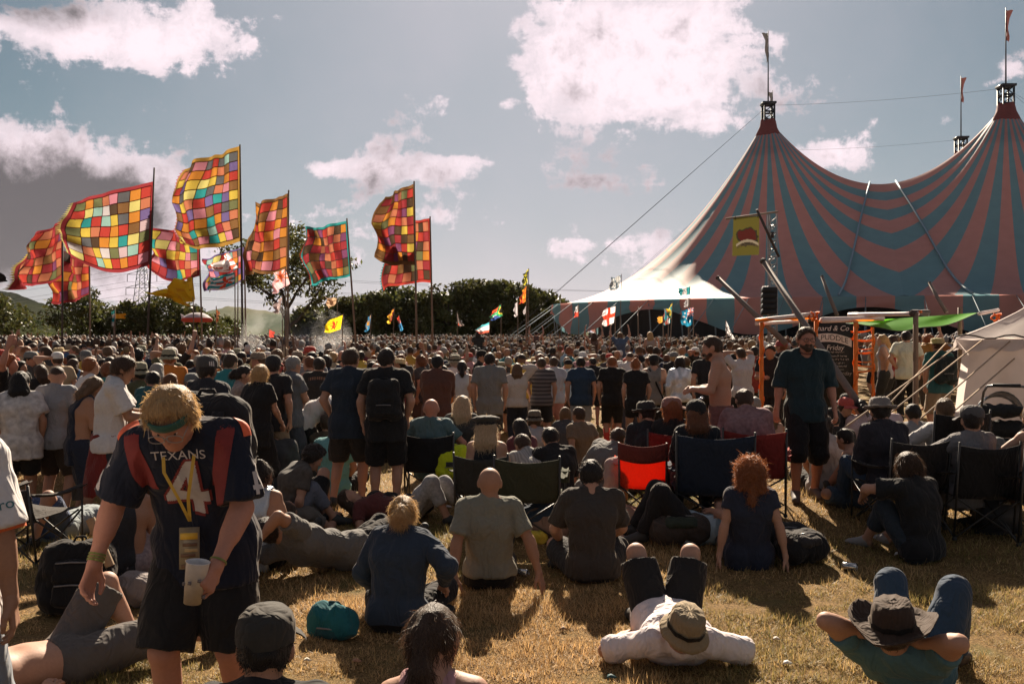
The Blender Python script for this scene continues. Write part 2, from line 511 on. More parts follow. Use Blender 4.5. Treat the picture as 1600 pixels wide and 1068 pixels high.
def skeleton(pel=(0, 0, .93), U=(0, 0, 1), Fw=(0, 1, 0), lean=2, bend=4, side=0, twist=0, head=(0, 0, 0), headF=None, headU=None,
             R_arm='down', L_arm='down', R_foot=(.11, .02, .085), L_foot=(-.11, -.02, .085), R_knee=(.15, 1, .1), L_knee=(-.15, 1, .1),
             R_toe=None, L_toe=None, sw=.178, hw=.088, R_el=None, L_el=None, R_palm=None, L_palm=None, hand='relaxed'):
    P = v3(*pel); U = nz(U); Fw = nz(Fw); Rt = nz(np.cross(Fw, U)); Fw = np.cross(U, Rt)
    U = rot_about(U, Fw, R(side)); Rt2 = rot_about(Rt, Fw, R(side))
    def dr(a): return U * math.cos(R(a)) + Fw * math.sin(R(a))
    Wp = P + dr(lean * .5) * .20; Ch = Wp + dr(lean) * .185; Nk = Ch + dr(lean + bend) * .185
    up = dr(lean + bend); Rs = rot_about(Rt2, up, R(-twist)); Fs = np.cross(up, Rs)
    sk = dict(P=P, W=Wp, Ch=Ch, N=Nk, up=up, Rt=Rt, Rs=Rs, Fs=Fs, Fw=Fw, U=U, U1=dr(lean * .5), hw=hw, sw=sw)
    if headF is None:
        wu = v3(0, 0, 1); base = nz(v3(*(Fs - wu * (Fs @ wu)))) if abs(Fs[2]) < .9 else Fs
        hF = rot_about(base, wu, R(-head[1])); hR = nz(np.cross(hF, wu))
        hF = rot_about(hF, hR, R(-head[0])); hU = np.cross(hR, hF)
        hU = rot_about(hU, hF, R(head[2])); hR = np.cross(hF, hU)
    else:
        hF = nz(headF); hU = nz(v3(*headU) - hF * (hF @ v3(*headU))); hR = np.cross(hF, hU)
    nd = nz(up * .6 + hU * .5 + hF * .12)
    sk.update(hc=Nk + nd * .135 + hF * .012, hF=hF, hU=hU, hR=hR)
    for sg, nm, arm, el, palm in ((1, 'R', R_arm, R_el, R_palm), (-1, 'L', L_arm, L_el, L_palm)):
        sh = Nk - up * .05 + Rs * (sw * sg)
        hint = Rs * (sg * .6) - Fs * .8 - up * .1
        o = lambda r, f, u: sh + Rs * (r * sg) + Fs * f + up * u
        pn = None
        if not isinstance(arm, str):
            t = v3(*arm)
        elif arm == 'down': t = o(.07, .05, -.50); pn = Rs * (-sg)
        elif arm == 'hip': t = o(.0, -.02, -.43); hint = Rs * sg - Fs * .5
        elif arm == 'pocket': t = o(.035, .09, -.46); hint = Rs * (sg * .7) - Fs
        elif arm == 'phone': t = o(-.12, .30, -.22); hint = Rs * (sg * .5) - up
        elif arm == 'cross': t = o(-.24, .20, -.24); hint = Rs * sg - up * .8 + Fs * .2
        elif arm == 'head': t = sk['hc'] + hR * (sg * .10) + hU * .05 - hF * .03; hint = Rs * sg + up * .1
        elif arm == 'up': t = o(.15, .08, .47); hint = Rs * sg
        elif arm == 'fwd': t = o(-.03, .44, -.12); hint = Rs * (sg * .3) - up
        elif arm == 'shade': t = sk['hc'] + hF * .10 + hU * .045 + hR * (sg * .06); hint = Rs * sg - up * .3
        elif arm == 'drink': t = o(-.1, .24, -.05); hint = Rs * (sg * .8) - up
        elif arm == 'lap': t = o(-.08, .27, -.40); hint = Rs * sg - Fs * .6
        elif arm == 'knee': t = o(.03, .42, -.22); hint = Rs * sg - up * .5
        if el is not None: hint = v3(*el)
        E, T = two_bone(sh, t, .285, .25, hint)
        sk[nm + 'S'] = sh; sk[nm + 'e'] = E; sk[nm + 'w'] = T
        sk[nm + 'p'] = v3(*palm) if palm is not None else pn
    for sg, nm, ft, kn, toe in ((1, 'R', R_foot, R_knee, R_toe), (-1, 'L', L_foot, L_knee, L_toe)):
        hp = P + Rt * (hw * sg) - U * .03
        K, A = two_bone(hp, v3(*ft), .43, .42, v3(*kn))
        sk[nm + 'h'] = hp; sk[nm + 'k'] = K; sk[nm + 'a'] = A
        if toe is None:
            sh_ = nz(K - A)
            toe = nz(v3(sg * .2, 1, 0)); toe = toe if abs(sh_[2]) > .5 else nz(v3(0, 0, 1) + .4 * toe)
        sk[nm + 'T'] = A + nz(v3(*toe)) * .155
        if A[2] < .12 and abs(nz(v3(*toe))[2]) < .3: sk[nm + 'T'][2] = .035
    return sk

def sit_ground(legs='cross', lean=0, **k):
    d = dict(pel=(0, 0, .115), lean=lean, bend=14 if lean > -10 else 10)
    if legs == 'cross': d.update(R_foot=(-.13, .30, .075), L_foot=(.13, .34, .075), R_knee=(1, .35, .32), L_knee=(-1, .35, .32), R_toe=(-1, .3, 0), L_toe=(1, .3, 0))
    elif legs == 'knees': d.update(R_foot=(.13, .50, .085), L_foot=(-.13, .50, .085), R_knee=(.15, 0, 1), L_knee=(-.15, 0, 1), R_arm='knee', L_arm='knee')
    elif legs == 'straight': d.update(R_foot=(.13, .85, .075), L_foot=(-.12, .85, .075), R_knee=(.1, 0, 1), L_knee=(-.1, 0, 1), R_toe=(.3, .3, 1), L_toe=(-.3, .3, 1))
    elif legs == 'mixed': d.update(R_foot=(.13, .48, .085), L_foot=(-.02, .33, .075), R_knee=(.15, 0, 1), L_knee=(-1, .3, .25))
    d.update(R_arm=k.pop('R_arm', 'lap'), L_arm=k.pop('L_arm', 'lap'))
    d.update(k); return d
def sit_chair(**k):
    d = dict(pel=(0, -.02, .46), lean=-12, bend=8, R_foot=(.16, .50, .085), L_foot=(-.16, .46, .085), R_knee=(.1, .5, 1), L_knee=(-.1, .5, 1), R_arm='lap', L_arm='lap')
    d.update(k); return d
def lie_back(**k):
    d = dict(pel=(0, 0, .125), U=(0, -1, .03), Fw=(0, .03, 1), lean=2, bend=4, headF=(0, .45, .9), headU=(0, -.9, .45),
             R_foot=(.14, .46, .085), L_foot=(-.14, .46, .085), R_knee=(.1, 0, 1), L_knee=(-.1, 0, 1), R_arm=(.36, -.22, .06), L_arm=(-.36, -.22, .06))
    d.update(k); return d

# ------------------------------------------------------------------ hands
_HANDS = {}
def hand_mesh(curl, h):
    key = (curl, h)
    if key in _HANDS: return _HANDS[key]
    fat = 0.0 if h < .006 else .0022
    pr = []
    ys = (.031, .011, -.010, -.029); Ls = (.070, .079, .073, .056)
    for i, (y, L_) in enumerate(zip(ys, Ls)):
        pr.append(cap((-.01, y * .55, 0), (.088, y, 0), .014, .0118, .012))
    for i, (y, L_) in enumerate(zip(ys, Ls)):
        p = v3(.088, y * 1.04, 0); a = R(curl[0] + i * 4); spread = y * 1.6
        for f, q in ((.46, 0), (.31, 1), (.23, 2)):
            d = v3(math.cos(a), spread * math.cos(a), -math.sin(a)); n = p + d * L_ * f
            pr.append(cap(p, n, .0092 - q * .0008 + fat, .0086 - q * .001 + fat, .006)); p = n; a += R(curl[1])
    t0, t1, t2, t3 = v3(.012, .022, -.004), v3(.045, .050, -.016), v3(.072, .060 - curl[0] * .0003, -.024), v3(.096, .060 - curl[0] * .0006, -.030)
    pr += [cap(t0, t1, .0155, .0125, .012), cap(t1, t2, .0118 + fat, .0105 + fat, .006), cap(t2, t3, .0102 + fat, .0086 + fat, .006)]
    pr.append(cap((-.045, 0, 0), (.0, 0, 0), .024, .025, .02))
    V, Q = skin([(pr,)], h, .012)
    _HANDS[key] = (V, Q); return V, Q
CURL = {'relaxed': (18, 24), 'flat': (2, 3), 'grip': (40, 42), 'phone': (35, 35)}
def place_hand(sk, nm, pose, h):
    V, Q = hand_mesh(CURL[pose], h)
    w, e = sk[nm + 'w'], sk[nm + 'e']
    X = nz(w - e); sg = 1 if nm == 'R' else -1
    if sk.get(nm + 'hd') is not None: X = nz(sk[nm + 'hd'])
    pn = sk[nm + 'p']
    if pn is None: pn = nz(-sk['Fs'] * .3 - v3(0, 0, 1) - sk['Rs'] * (sg * .5))
    Zx = -pn; Zx = nz(Zx - X * (Zx @ X)); Yx = np.cross(Zx, X)      # right-handed frame: thumb at +Y
    want = sk['Fs'] if abs(X @ sk['Fs']) < .8 else sk['Rs'] * (-sg)
    M = np.stack([X, Yx, Zx])
    V2 = V.copy(); mir = False
    if sg > 0: V2[:, 1] *= -1; mir = True
    # thumb to the figure's inner / forward side
    Vw = w + V2 @ M
    if mir: Q = Q[:, ::-1]
    return Vw, Q

# ------------------------------------------------------------------ body parts
def torso_prims(s, t=0.0, fat=0.0, fem=False):
    P, Wp, Ch, N_, up, Rs, Rt, Fs, Fw = s['P'], s['W'], s['Ch'], s['N'], s['up'], s['Rs'], s['Rt'], s['Fs'], s['Fw']
    hw = s['hw']; wr = .100 if fem else .108
    c = []
    c.append(cap(P - Rt * hw * .75 - Fw * .012, P + Rt * hw * .75 - Fw * .012, .108 + t + fat * .5))
    c.append(cap(Wp - Rt * .055, Wp + Rt * .055, wr + t + fat * .9))
    c.append(cap(Wp + Fw * .02 + Fw * fat * .5, P * .4 + Wp * .6 + Fw * (.02 + fat * .6), .095 + t + fat * .6))
    c.append(cap(Ch - Rs * .078, Ch + Rs * .078, .118 + t + fat * .6))
    c.append(cap(N_ - up * .085 - Rs * .105, N_ - up * .085 + Rs * .105, .083 + t + fat * .2))
    for sg in (-1, 1):
        c.append(cap(P + Rt * (.05 * sg), Ch + Rs * (.06 * sg), .105 + t + fat * .6, .11 + t + fat * .4))
        c.append(cap(N_ - up * .005 + Rs * (sg * .03), N_ - up * .045 + Rs * (sg * s['sw'] * .93), .052 + t * .6, .054 + t))
        if fem: c.append(cap(Ch + Fs * .075 + Rs * (.07 * sg) - up * .0, Ch + Fs * .085 + Rs * (.07 * sg), .062 + t))
    return c
def arm_prims(s, nm, t=0.0, m=1.0, upto=2.0):
    sh, E, T = s[nm + 'S'], s[nm + 'e'], s[nm + 'w']
    c = [cap(sh, E, .052 * m + t, .040 * m + t), cap(sh * .65 + E * .35, sh * .35 + E * .65, .049 * m + t, .046 * m + t)]
    if upto > 1: c += [cap(E, T, .041 * m + t, .027 * m + t), cap(E * .8 + T * .2, E * .55 + T * .45, .043 * m + t, .037 * m + t)]
    return c
def leg_prims(s, nm, t=0.0, m=1.0, upto=2.0, loose=0.0):
    Hp, K, A = s[nm + 'h'], s[nm + 'k'], s[nm + 'a']
    fw = nz(np.cross(np.cross(K - Hp, A - K), K - A)) if np.linalg.norm(np.cross(K - Hp, A - K)) > 1e-4 else v3(0, 1, 0)
    bk = s['Fw'] * -1 if abs(nz(K - A) @ s['Fw']) < .8 else -fw
    c = [cap(Hp, K, .092 * m + t, .060 * m + t + loose), cap(Hp * .7 + K * .3, Hp * .35 + K * .65, .085 * m + t, .073 * m + t + loose)]
    if upto > 1:
        sh = nz(A - K); b = bk - sh * (bk @ sh)
        c += [cap(K, A, .056 * m + t + loose, .037 * m + t + loose), cap(K * .82 + A * .18 + b * .015, K * .55 + A * .45 + b * .014, .053 * m + t, .05 * m + t)]
    return c
def head_prims(s):
    hc, hF, hU, hR = s['hc'], s['hF'], s['hU'], s['hR']; M = np.stack([hR, hF, hU])
    c = [ell(hc + hU * .022 - hF * .006, M, (.078, .095, .093)),
         cap(hc - hF * .022 + hU * .012, hc - hF * .018 + hU * .03, .078, .078),
         cap(hc + hF * .028 - hU * .03, hc + hF * .060 - hU * .086, .062, .034),
         cap(hc + hF * .02 - hU * .02, hc + hF * .03 - hU * .075, .066, .048),
         cap(hc + hF * .088 + hU * .012, hc + hF * .106 - hU * .026, .0095, .0145, .012),
         cap(hc + hF * .080 + hU * .028 - hR * .03, hc + hF * .080 + hU * .028 + hR * .03, .0155, None, .014),
         cap(hc + hF * .086 - hU * .058 - hR * .016, hc + hF * .086 - hU * .058 + hR * .016, .012, None, .012)]
    for sg in (-1, 1):
        c.append(ell(hc + hR * (.086 * sg) - hF * .008 - hU * .004, M, (.013, .027, .036), .006))
        c.append(cap(hc + hR * (.04 * sg) + hF * .062 - hU * .022, hc + hR * (.045 * sg) + hF * .05 - hU * .04, .022, None, .02))
    return c
def neck_prims(s):
    return [cap(s['N'] - s['up'] * .03, s['hc'] - s['hU'] * .06 - s['hF'] * .012, .062, .056), cap(s['N'] - s['up'] * .04 - s['Fs'] * .02, s['hc'] - s['hU'] * .01 - s['hF'] * .04, .055, .05)]

def add_strands(V, Q, n, length, flow, width=.0016, spread=.5, seed=0, curl=.0):
    """thin tapering blades growing from a hair surface"""
    r = np.random.RandomState(seed + 5)
    N_ = vnormals(V, Q)
    i = r.randint(0, len(V), n)
    p = V[i] - N_[i] * .004
    d = N_[i] * r.uniform(.15, spread, (n, 1)) + np.asarray(flow) * r.uniform(.4, 1, (n, 1)) + r.normal(0, .17 + curl, (n, 3))
    d /= np.linalg.norm(d, axis=1)[:, None]
    sd_ = np.cross(d, r.normal(0, 1, (n, 3))); sd_ /= np.linalg.norm(sd_, axis=1)[:, None] + 1e-9
    L_ = length * r.uniform(.45, 1.15, (n, 1))
    mid = p + d * L_ * .5 + r.normal(0, .12 + curl, (n, 3)) * L_
    tip = p + d * L_ + np.asarray(flow) * L_ * .25 + r.normal(0, .2 + curl, (n, 3)) * L_
    w = width
    vs = np.concatenate([p - sd_ * w, p + sd_ * w, mid + sd_ * w * .8, mid - sd_ * w * .8, tip])
    k = np.arange(n)
    q = np.stack([k, k + n, k + 2 * n, k + 3 * n], 1); t = np.stack([k + 3 * n, k + 2 * n, k + 4 * n], 1)
    return vs, q, t

SKINS = {}
def skin_mat(tone):
    c = {'fair': (.36, .195, .13), 'tan': (.29, .15, .092), 'dark': (.13, .067, .04), 'red': (.36, .165, .11)}[tone]
    return simple('skin_' + tone, c, .62, bump=.15, nscale=70, var=.13, spec=.28)
def hair_mat(c):
    cs = {'brown': (.055, .03, .018), 'dark': (.018, .012, .010), 'black': (.010, .008, .008), 'blond': (.40, .25, .11), 'fair': (.46, .34, .22), 'ginger': (.25, .085, .03),
          'grey': (.28, .26, .24), 'auburn': (.14, .052, .022), 'light brown': (.13, .075, .04), 'white': (.5, .47, .43)}
    key = 'hair_' + c.replace(' ', '_')
    if key in MATS: return MATS[key]
    m = simple(key, tuple(min(.6, k * 1.25) for k in cs[c]), .5, bump=1.0, nscale=1.0, var=.7, sheen=.35, trans=.45, spec=.38)
    nt = m.node_tree; n = next(k for k in nt.nodes if k.type == 'TEX_NOISE'); mp = nt.nodes.new('ShaderNodeMapping'); mp.inputs['Scale'].default_value = (170, 170, 16)
    src = n.inputs['Vector'].links[0].from_socket; nt.links.new(src, mp.inputs[0]); nt.links.new(mp.outputs[0], n.inputs['Vector'])
    return m

def bvh_of(o):
    me = o.data; return BVHTree.FromPolygons([v.co.copy() for v in me.vertices], [list(p.vertices) for p in me.polygons])

def person(loc, rz, pose, top=None, bottom=None, hair=('short', 'brown'), hat=None, shoes=(.03, .03, .03), tone='fair', fem=False, fat=0.0, H=1.75,
           res=.016, hands=('relaxed', 'relaxed'), label='', group=None, handres=None, strands=0, extras=(), beard=None, eyes=False, seed=0, hairlen=.25, put=True):
    strands = strands or (500 if res < .019 else 260)
    pose = dict(pose)
    pose.setdefault('sw', .158 if fem else .178); pose.setdefault('hw', .096 if fem else .088)
    s = skeleton(**pose)
    sc = H / 1.75
    root = empty('person', loc, R(rz))
    tag(root, label, 'person', group)
    def emit(name, V, Q, mat, par=root): return mesh_obj(name, np.asarray(V) * sc, Q, mat, par)
    am = .88 if fem else 1.0
    am *= 1 + fat * 1.2
    pr = torso_prims(s, 0, fat, fem) + neck_prims(s) + head_prims(s)
    for nm in 'RL': pr += arm_prims(s, nm, 0, am) + leg_prims(s, nm, 0, 1 + fat)
    for nm in 'RL':
        pr.append(cap(s[nm + 'a'], s[nm + 'a'] + (s[nm + 'T'] - s[nm + 'a']) * .8 - v3(0, 0, 0), .038, .03))
        heel = s[nm + 'a'] - nz(s[nm + 'T'] - s[nm + 'a']) * .03 ; heel[2] = max(heel[2] - .03, .03); pr.append(cap(s[nm + 'a'], heel, .036, .032))
    V, Q = skin([(pr,)], res, .028)
    hr = handres or (.0048 if res < .0135 else .0085)
    VV, QQ, n0 = [V], [Q], len(V)
    for nm, hp in zip('RL', hands):
        hv, hq = place_hand(s, nm, hp, hr)
        VV.append(hv); QQ.append(hq + n0); n0 += len(hv)
    body = emit('body', np.concatenate(VV), np.concatenate(QQ), skin_mat(tone))
    made = {'root': root, 's': s, 'body': body, 'sc': sc}
    if top:
        T = dict(sleeve=.55, t=.014, hem=.10, mat=None, fold=.013, cut=None); T.update(top)
        t = T['t']; P, U1 = s['P'], s['U1']
        tp = torso_prims(s, t, fat, fem)
        tp.append(cap(P - s['Rt'] * s['hw'] * .8 - s['Fw'] * .012, P + s['Rt'] * s['hw'] * .8 - s['Fw'] * .012, .130 + t + fat * .5))
        tp.append(cap(s['Ch'] - s['Fs'] * .012, P - s['Fw'] * .015, .10 + t + fat * .5, .105 + t + fat * .5))
        if T['hem'] > .02:
            for sg in (-1, 1): tp.append(cap(P + s['Rt'] * s['hw'] * .7 * sg, P - s['U'] * T['hem'] + s['Rt'] * s['hw'] * .75 * sg, .125 + t + fat * .5, .133 + t + fat * .5 + T.get('flare', 0)))
        if T['sleeve'] > 0: tp.append(cap(s['N'] - s['up'] * .07 - s['Fs'] * .012, s['N'] + s['up'] * .008 - s['Fs'] * .014, .074 + t * .5, .066 + t * .3))
        cuts = [(P - s['U'] * T['hem'], -s['U'])]
        subs = []
        nk = s['N'] + s['up'] * .05 + s['Fs'] * .06
        subs.append(ell(nk, np.stack([s['Rs'], s['Fs'], s['up']]), (T.get('neck', .07), .075, T.get('neckdeep', .035))))
        if T['sleeve'] <= 0:
            for sg in (-1, 1):
                cuts.append((s['N'] + s['Rs'] * (sg * T.get('strap', .135)), s['Rs'] * sg))
        gs = [(tp, cuts, subs)]
        for nm in 'RL':
            f = T['sleeve']
            if f <= 0: continue
            sh, E, Wr = s[nm + 'S'], s[nm + 'e'], s[nm + 'w']
            if f <= 1:
                end = sh + (E - sh) * f; d = nz(E - sh)
                lo_ = T.get('loose', .014)
                gs.append(([cap(sh, end + d * .02, .056 * am + t, .047 * am + t + lo_), cap(sh, sh + s['Rs'] * (.001), .06 * am + t)], [(end, d)]))
            else:
                g = f - 1; end = E + (Wr - E) * g; d = nz(Wr - E)
                gs.append((arm_prims(s, nm, t + .006, am), [(end, d)] if g < 1 else []))
        V, Q = skin(gs, res, .03, .02)
        V = ruffle(V, Q, T['fold'], 8.5, (1, 1, .5), seed)
        nm_ = T.get('name', 'shirt')
        made['top'] = emit(nm_, V, Q, T['mat'] or cloth(T['c']))
    if bottom:
        B = dict(len=.92, t=.016, mat=None, name=None, loose=.012, fold=.009, rise=.085); B.update(bottom)
        t = B['t']; P = s['P']
        hp = [cap(P - s['Rt'] * s['hw'] * .75 - s['Fw'] * .012, P + s['Rt'] * s['hw'] * .75 - s['Fw'] * .012, .108 + t + fat * .5), cap(P, s['W'], .11 + t + fat * .6, .105 + t + fat * .8),
              cap(s['W'] - s['Rt'] * .05, s['W'] + s['Rt'] * .05, .1 + t + fat * .8)]
        for nm in 'RL': hp.append(cap(s[nm + 'h'], s[nm + 'h'] * .75 + s[nm + 'k'] * .25, .095 + t, .09 + t))
        gs = [(hp, [(P + s['U1'] * B['rise'], s['U1'])])]
        for nm in 'RL':
            Hp, K, A = s[nm + 'h'], s[nm + 'k'], s[nm + 'a']
            f = B['len']
            if f <= 1: end = Hp + (K - Hp) * f; d = nz(K - Hp); pr2 = leg_prims(s, nm, t, 1 + fat, 1.0, B['loose']); pr2 = [cap(Hp, end + d * .05, .094 + t + fat * .1, .07 + t + B['loose'] + fat * .1), pr2[1]]
            else: end = K + (A - K) * (f - 1); d = nz(A - K); pr2 = leg_prims(s, nm, t, 1 + fat, 2.0, B['loose'] * .6)
            gs.append((pr2, [(end, d)]))
        if B.get('skirt'):
            f = B['len']; K = (s['Rk'] + s['Lk']) / 2; Hp = P; end = Hp + (K - Hp) * f; d = nz(K - Hp)
            gs.append(([cap(P + s['Rt'] * .06 * q, end + d * .03 + s['Rt'] * .08 * q, .11 + t, .13 + t) for q in (-1, 0, 1)], [(end, d)]))
        V, Q = skin(gs, res, .03, .02)
        V = ruffle(V, Q, B['fold'], 8, (1, 1, .6), seed + 9)
        made['bottom'] = emit(B['name'] or ('skirt' if B.get('skirt') else 'shorts' if B['len'] <= 1.3 else 'trousers'), V, Q, B['mat'] or cloth(B['c']))
    if shoes is not None:
        for nm in 'RL':
            A, T_ = s[nm + 'a'], s[nm + 'T']; d = nz(T_ - A); up = nz(s[nm + 'k'] - A)
            heel = A - d * .035 - up * .04; 
            pr2 = [cap(A, heel, .045, .04), cap(heel, T_ - up * .0 + d * .02, .04, .036), cap(A, T_, .044, .036)]
            V, Q = skin([(pr2,)], max(res * .8, .012), .025)
            emit('shoe', V, Q, simple('shoe_%d' % int(sum(shoes) * 1000), shoes, .7))
    hc, hF, hU, hR = s['hc'], s['hF'], s['hU'], s['hR']; M = np.stack([hR, hF, hU])
    style, hcol = hair
    hsoff = 0
    if style != 'bald':
        th = {'buzz': .005, 'short': .014, 'thick': .020, 'curly': .036, 'long': .016, 'bob': .02, 'bun': .012, 'pony': .012, 'topknot': .012, 'bigcurl': .045}[style]
        sk_ = ell(hc + hU * .024 - hF * .008, M, (.080 + th, .095 + th, .093 + th))
        cuts = [(hc + hF * (.024 if style != 'buzz' else .026), nz(hF * .86 - hU * .5))]
        if style in ('short', 'buzz', 'thick', 'topknot', 'bun', 'pony'): cuts.append((hc - hU * .055 - hF * .02, nz(-hU + hF * .25)))
        gs = [([sk_] + ([cap(hc - hF * .045 - hU * .02, hc - hF * .05 - hU * .07, .055 + th * .4, .045)] if style != 'buzz' else []), cuts)]
        N_ = s['N']
        if style in ('long',):
            b0 = hc - hF * .045; b1 = N_ - s['Fs'] * .075 - s['up'] * hairlen
            mid = N_ - s['Fs'] * .065 + s['up'] * .02
            for q in (-1, 0, 1):
                gs.append(([cap(b0 + hR * .045 * q, mid + s['Rs'] * .055 * q, .062, .058), cap(mid + s['Rs'] * .055 * q, b1 + s['Rs'] * (.05 * q) + s['up'] * (.05 * abs(q) + .03 * q), .052, .014)],))
        if style == 'bob':
            for q in (-1, 0, 1): gs.append(([cap(hc - hF * .03 + hR * .05 * q, hc - hF * .045 + hR * .062 * q - hU * .11, .05, .036)],))
        if style == 'bigcurl':
            for q in (-1, -.3, .3, 1): gs.append(([cap(hc - hF * .03 + hR * .06 * q, hc - hF * .06 + hR * .075 * q - hU * .11, .06, .05)],))
            gs.append(([cap(hc - hF * .07 - hU * .1, hc - hF * .095 - hU * .24, .05, .035)],))
        if style == 'bun': gs.append(([cap(hc - hF * .115 + hU * .02 - hR * .02, hc - hF * .135 - hU * .02 - hR * .035, .05, .055)],))
        if style == 'topknot': gs.append(([cap(hc - hF * .045 + hU * .105, hc - hF * .06 + hU * .115, .034, .034)],))
        if style == 'pony': gs.append(([cap(hc - hF * .10 + hU * .03, hc - hF * .13 - hU * .10, .034, .042), cap(hc - hF * .13 - hU * .10, hc - hF * .11 - hU * .20, .04, .014)],))
        hres = min(res, .011) if res < .02 else .016
        V, Q = skin(gs, hres, .025, .03)
        amp = {'buzz': .001, 'short': .008, 'thick': .008, 'curly': .016, 'bigcurl': .02}.get(style, .007)
        N2 = vnormals(V, Q); sf = {'curly': 42, 'bigcurl': 38, 'thick': 30}.get(style, 26)
        V = V + N2 * (amp * 1.6 * fbm(V * (np.array([1, 1, .45]) if style in ('long', 'bun', 'pony', 'bob') else 1), sf, seed, 3))[:, None]
        fl = [V * sc]; fq = [Q]; ft = []
        if strands:
            flow = {'short': hF * .3 - hU * .6, 'thick': hF * .5 - hU * .7, 'curly': hU * 0, 'bigcurl': -hU * .3}.get(style, -hU * .9 - hF * .1)
            ln = {'buzz': .006, 'short': .02, 'thick': .03, 'curly': .03, 'bigcurl': .035}.get(style, .06)
            a, q, t_ = add_strands(V, Q, strands, ln, flow, .0013, .62 if 'cur' in style else .42 if style in ('short', 'thick', 'buzz') else .28, seed, .35 if 'cur' in style else 0)
            fl.append(a * sc); fq.append(q + len(V)); ft = [t_ + len(V)]
        mesh_obj('hair', np.concatenate(fl), fq + ft, hair_mat(hcol), root)
    if beard:
        V, Q = skin([([cap(hc + hF * .035 - hU * .06 - hR * .045, hc + hF * .072 - hU * .085, .031, .034), cap(hc + hF * .035 - hU * .06 + hR * .045, hc + hF * .072 - hU * .085, .031, .034), cap(hc + hF * .084 - hU * .046 - hR * .024, hc + hF * .084 - hU * .046 + hR * .024, .013)], [], [cap(hc + hF * .105 - hU * .062 - hR * .02, hc + hF * .105 - hU * .062 + hR * .02, .010)])], .009, .02)
        emit('beard', V, Q, hair_mat(beard))
    if eyes:
        for sg in (-1, 1):
            mb = MB()
            M4 = Matrix([list(hR) + [0], list(hF) + [0], list(hU) + [0], [0, 0, 0, 1]]).transposed(); M4.translation = Vector((hc + hF * .079 + hU * .008 + hR * (.031 * sg)) )
            mb.lathe([(0, -.011), (.008, -.008), (.012, 0), (.008, .008), (0, .011)], 10, M4)
            mb.v = [tuple(Vector(p) * sc) for p in mb.v]
            mb.build('eye', simple('eye_white', (.5, .45, .42), .2), root, True)
            mb = MB(); M5 = M4.copy(); M5.translation = M5.translation + Vector(hF) * .0105
            mb.lathe([(0, -.005), (.004, -.004), (.0055, 0), (.004, .004), (0, .005)], 8, M5)
            mb.v = [tuple(Vector(p) * sc) for p in mb.v]
            mb.build('iris', simple('iris_dark', (.03, .02, .012), .15), root, True)
    if hat: make_hat(made, hat, root, sc)
    return made

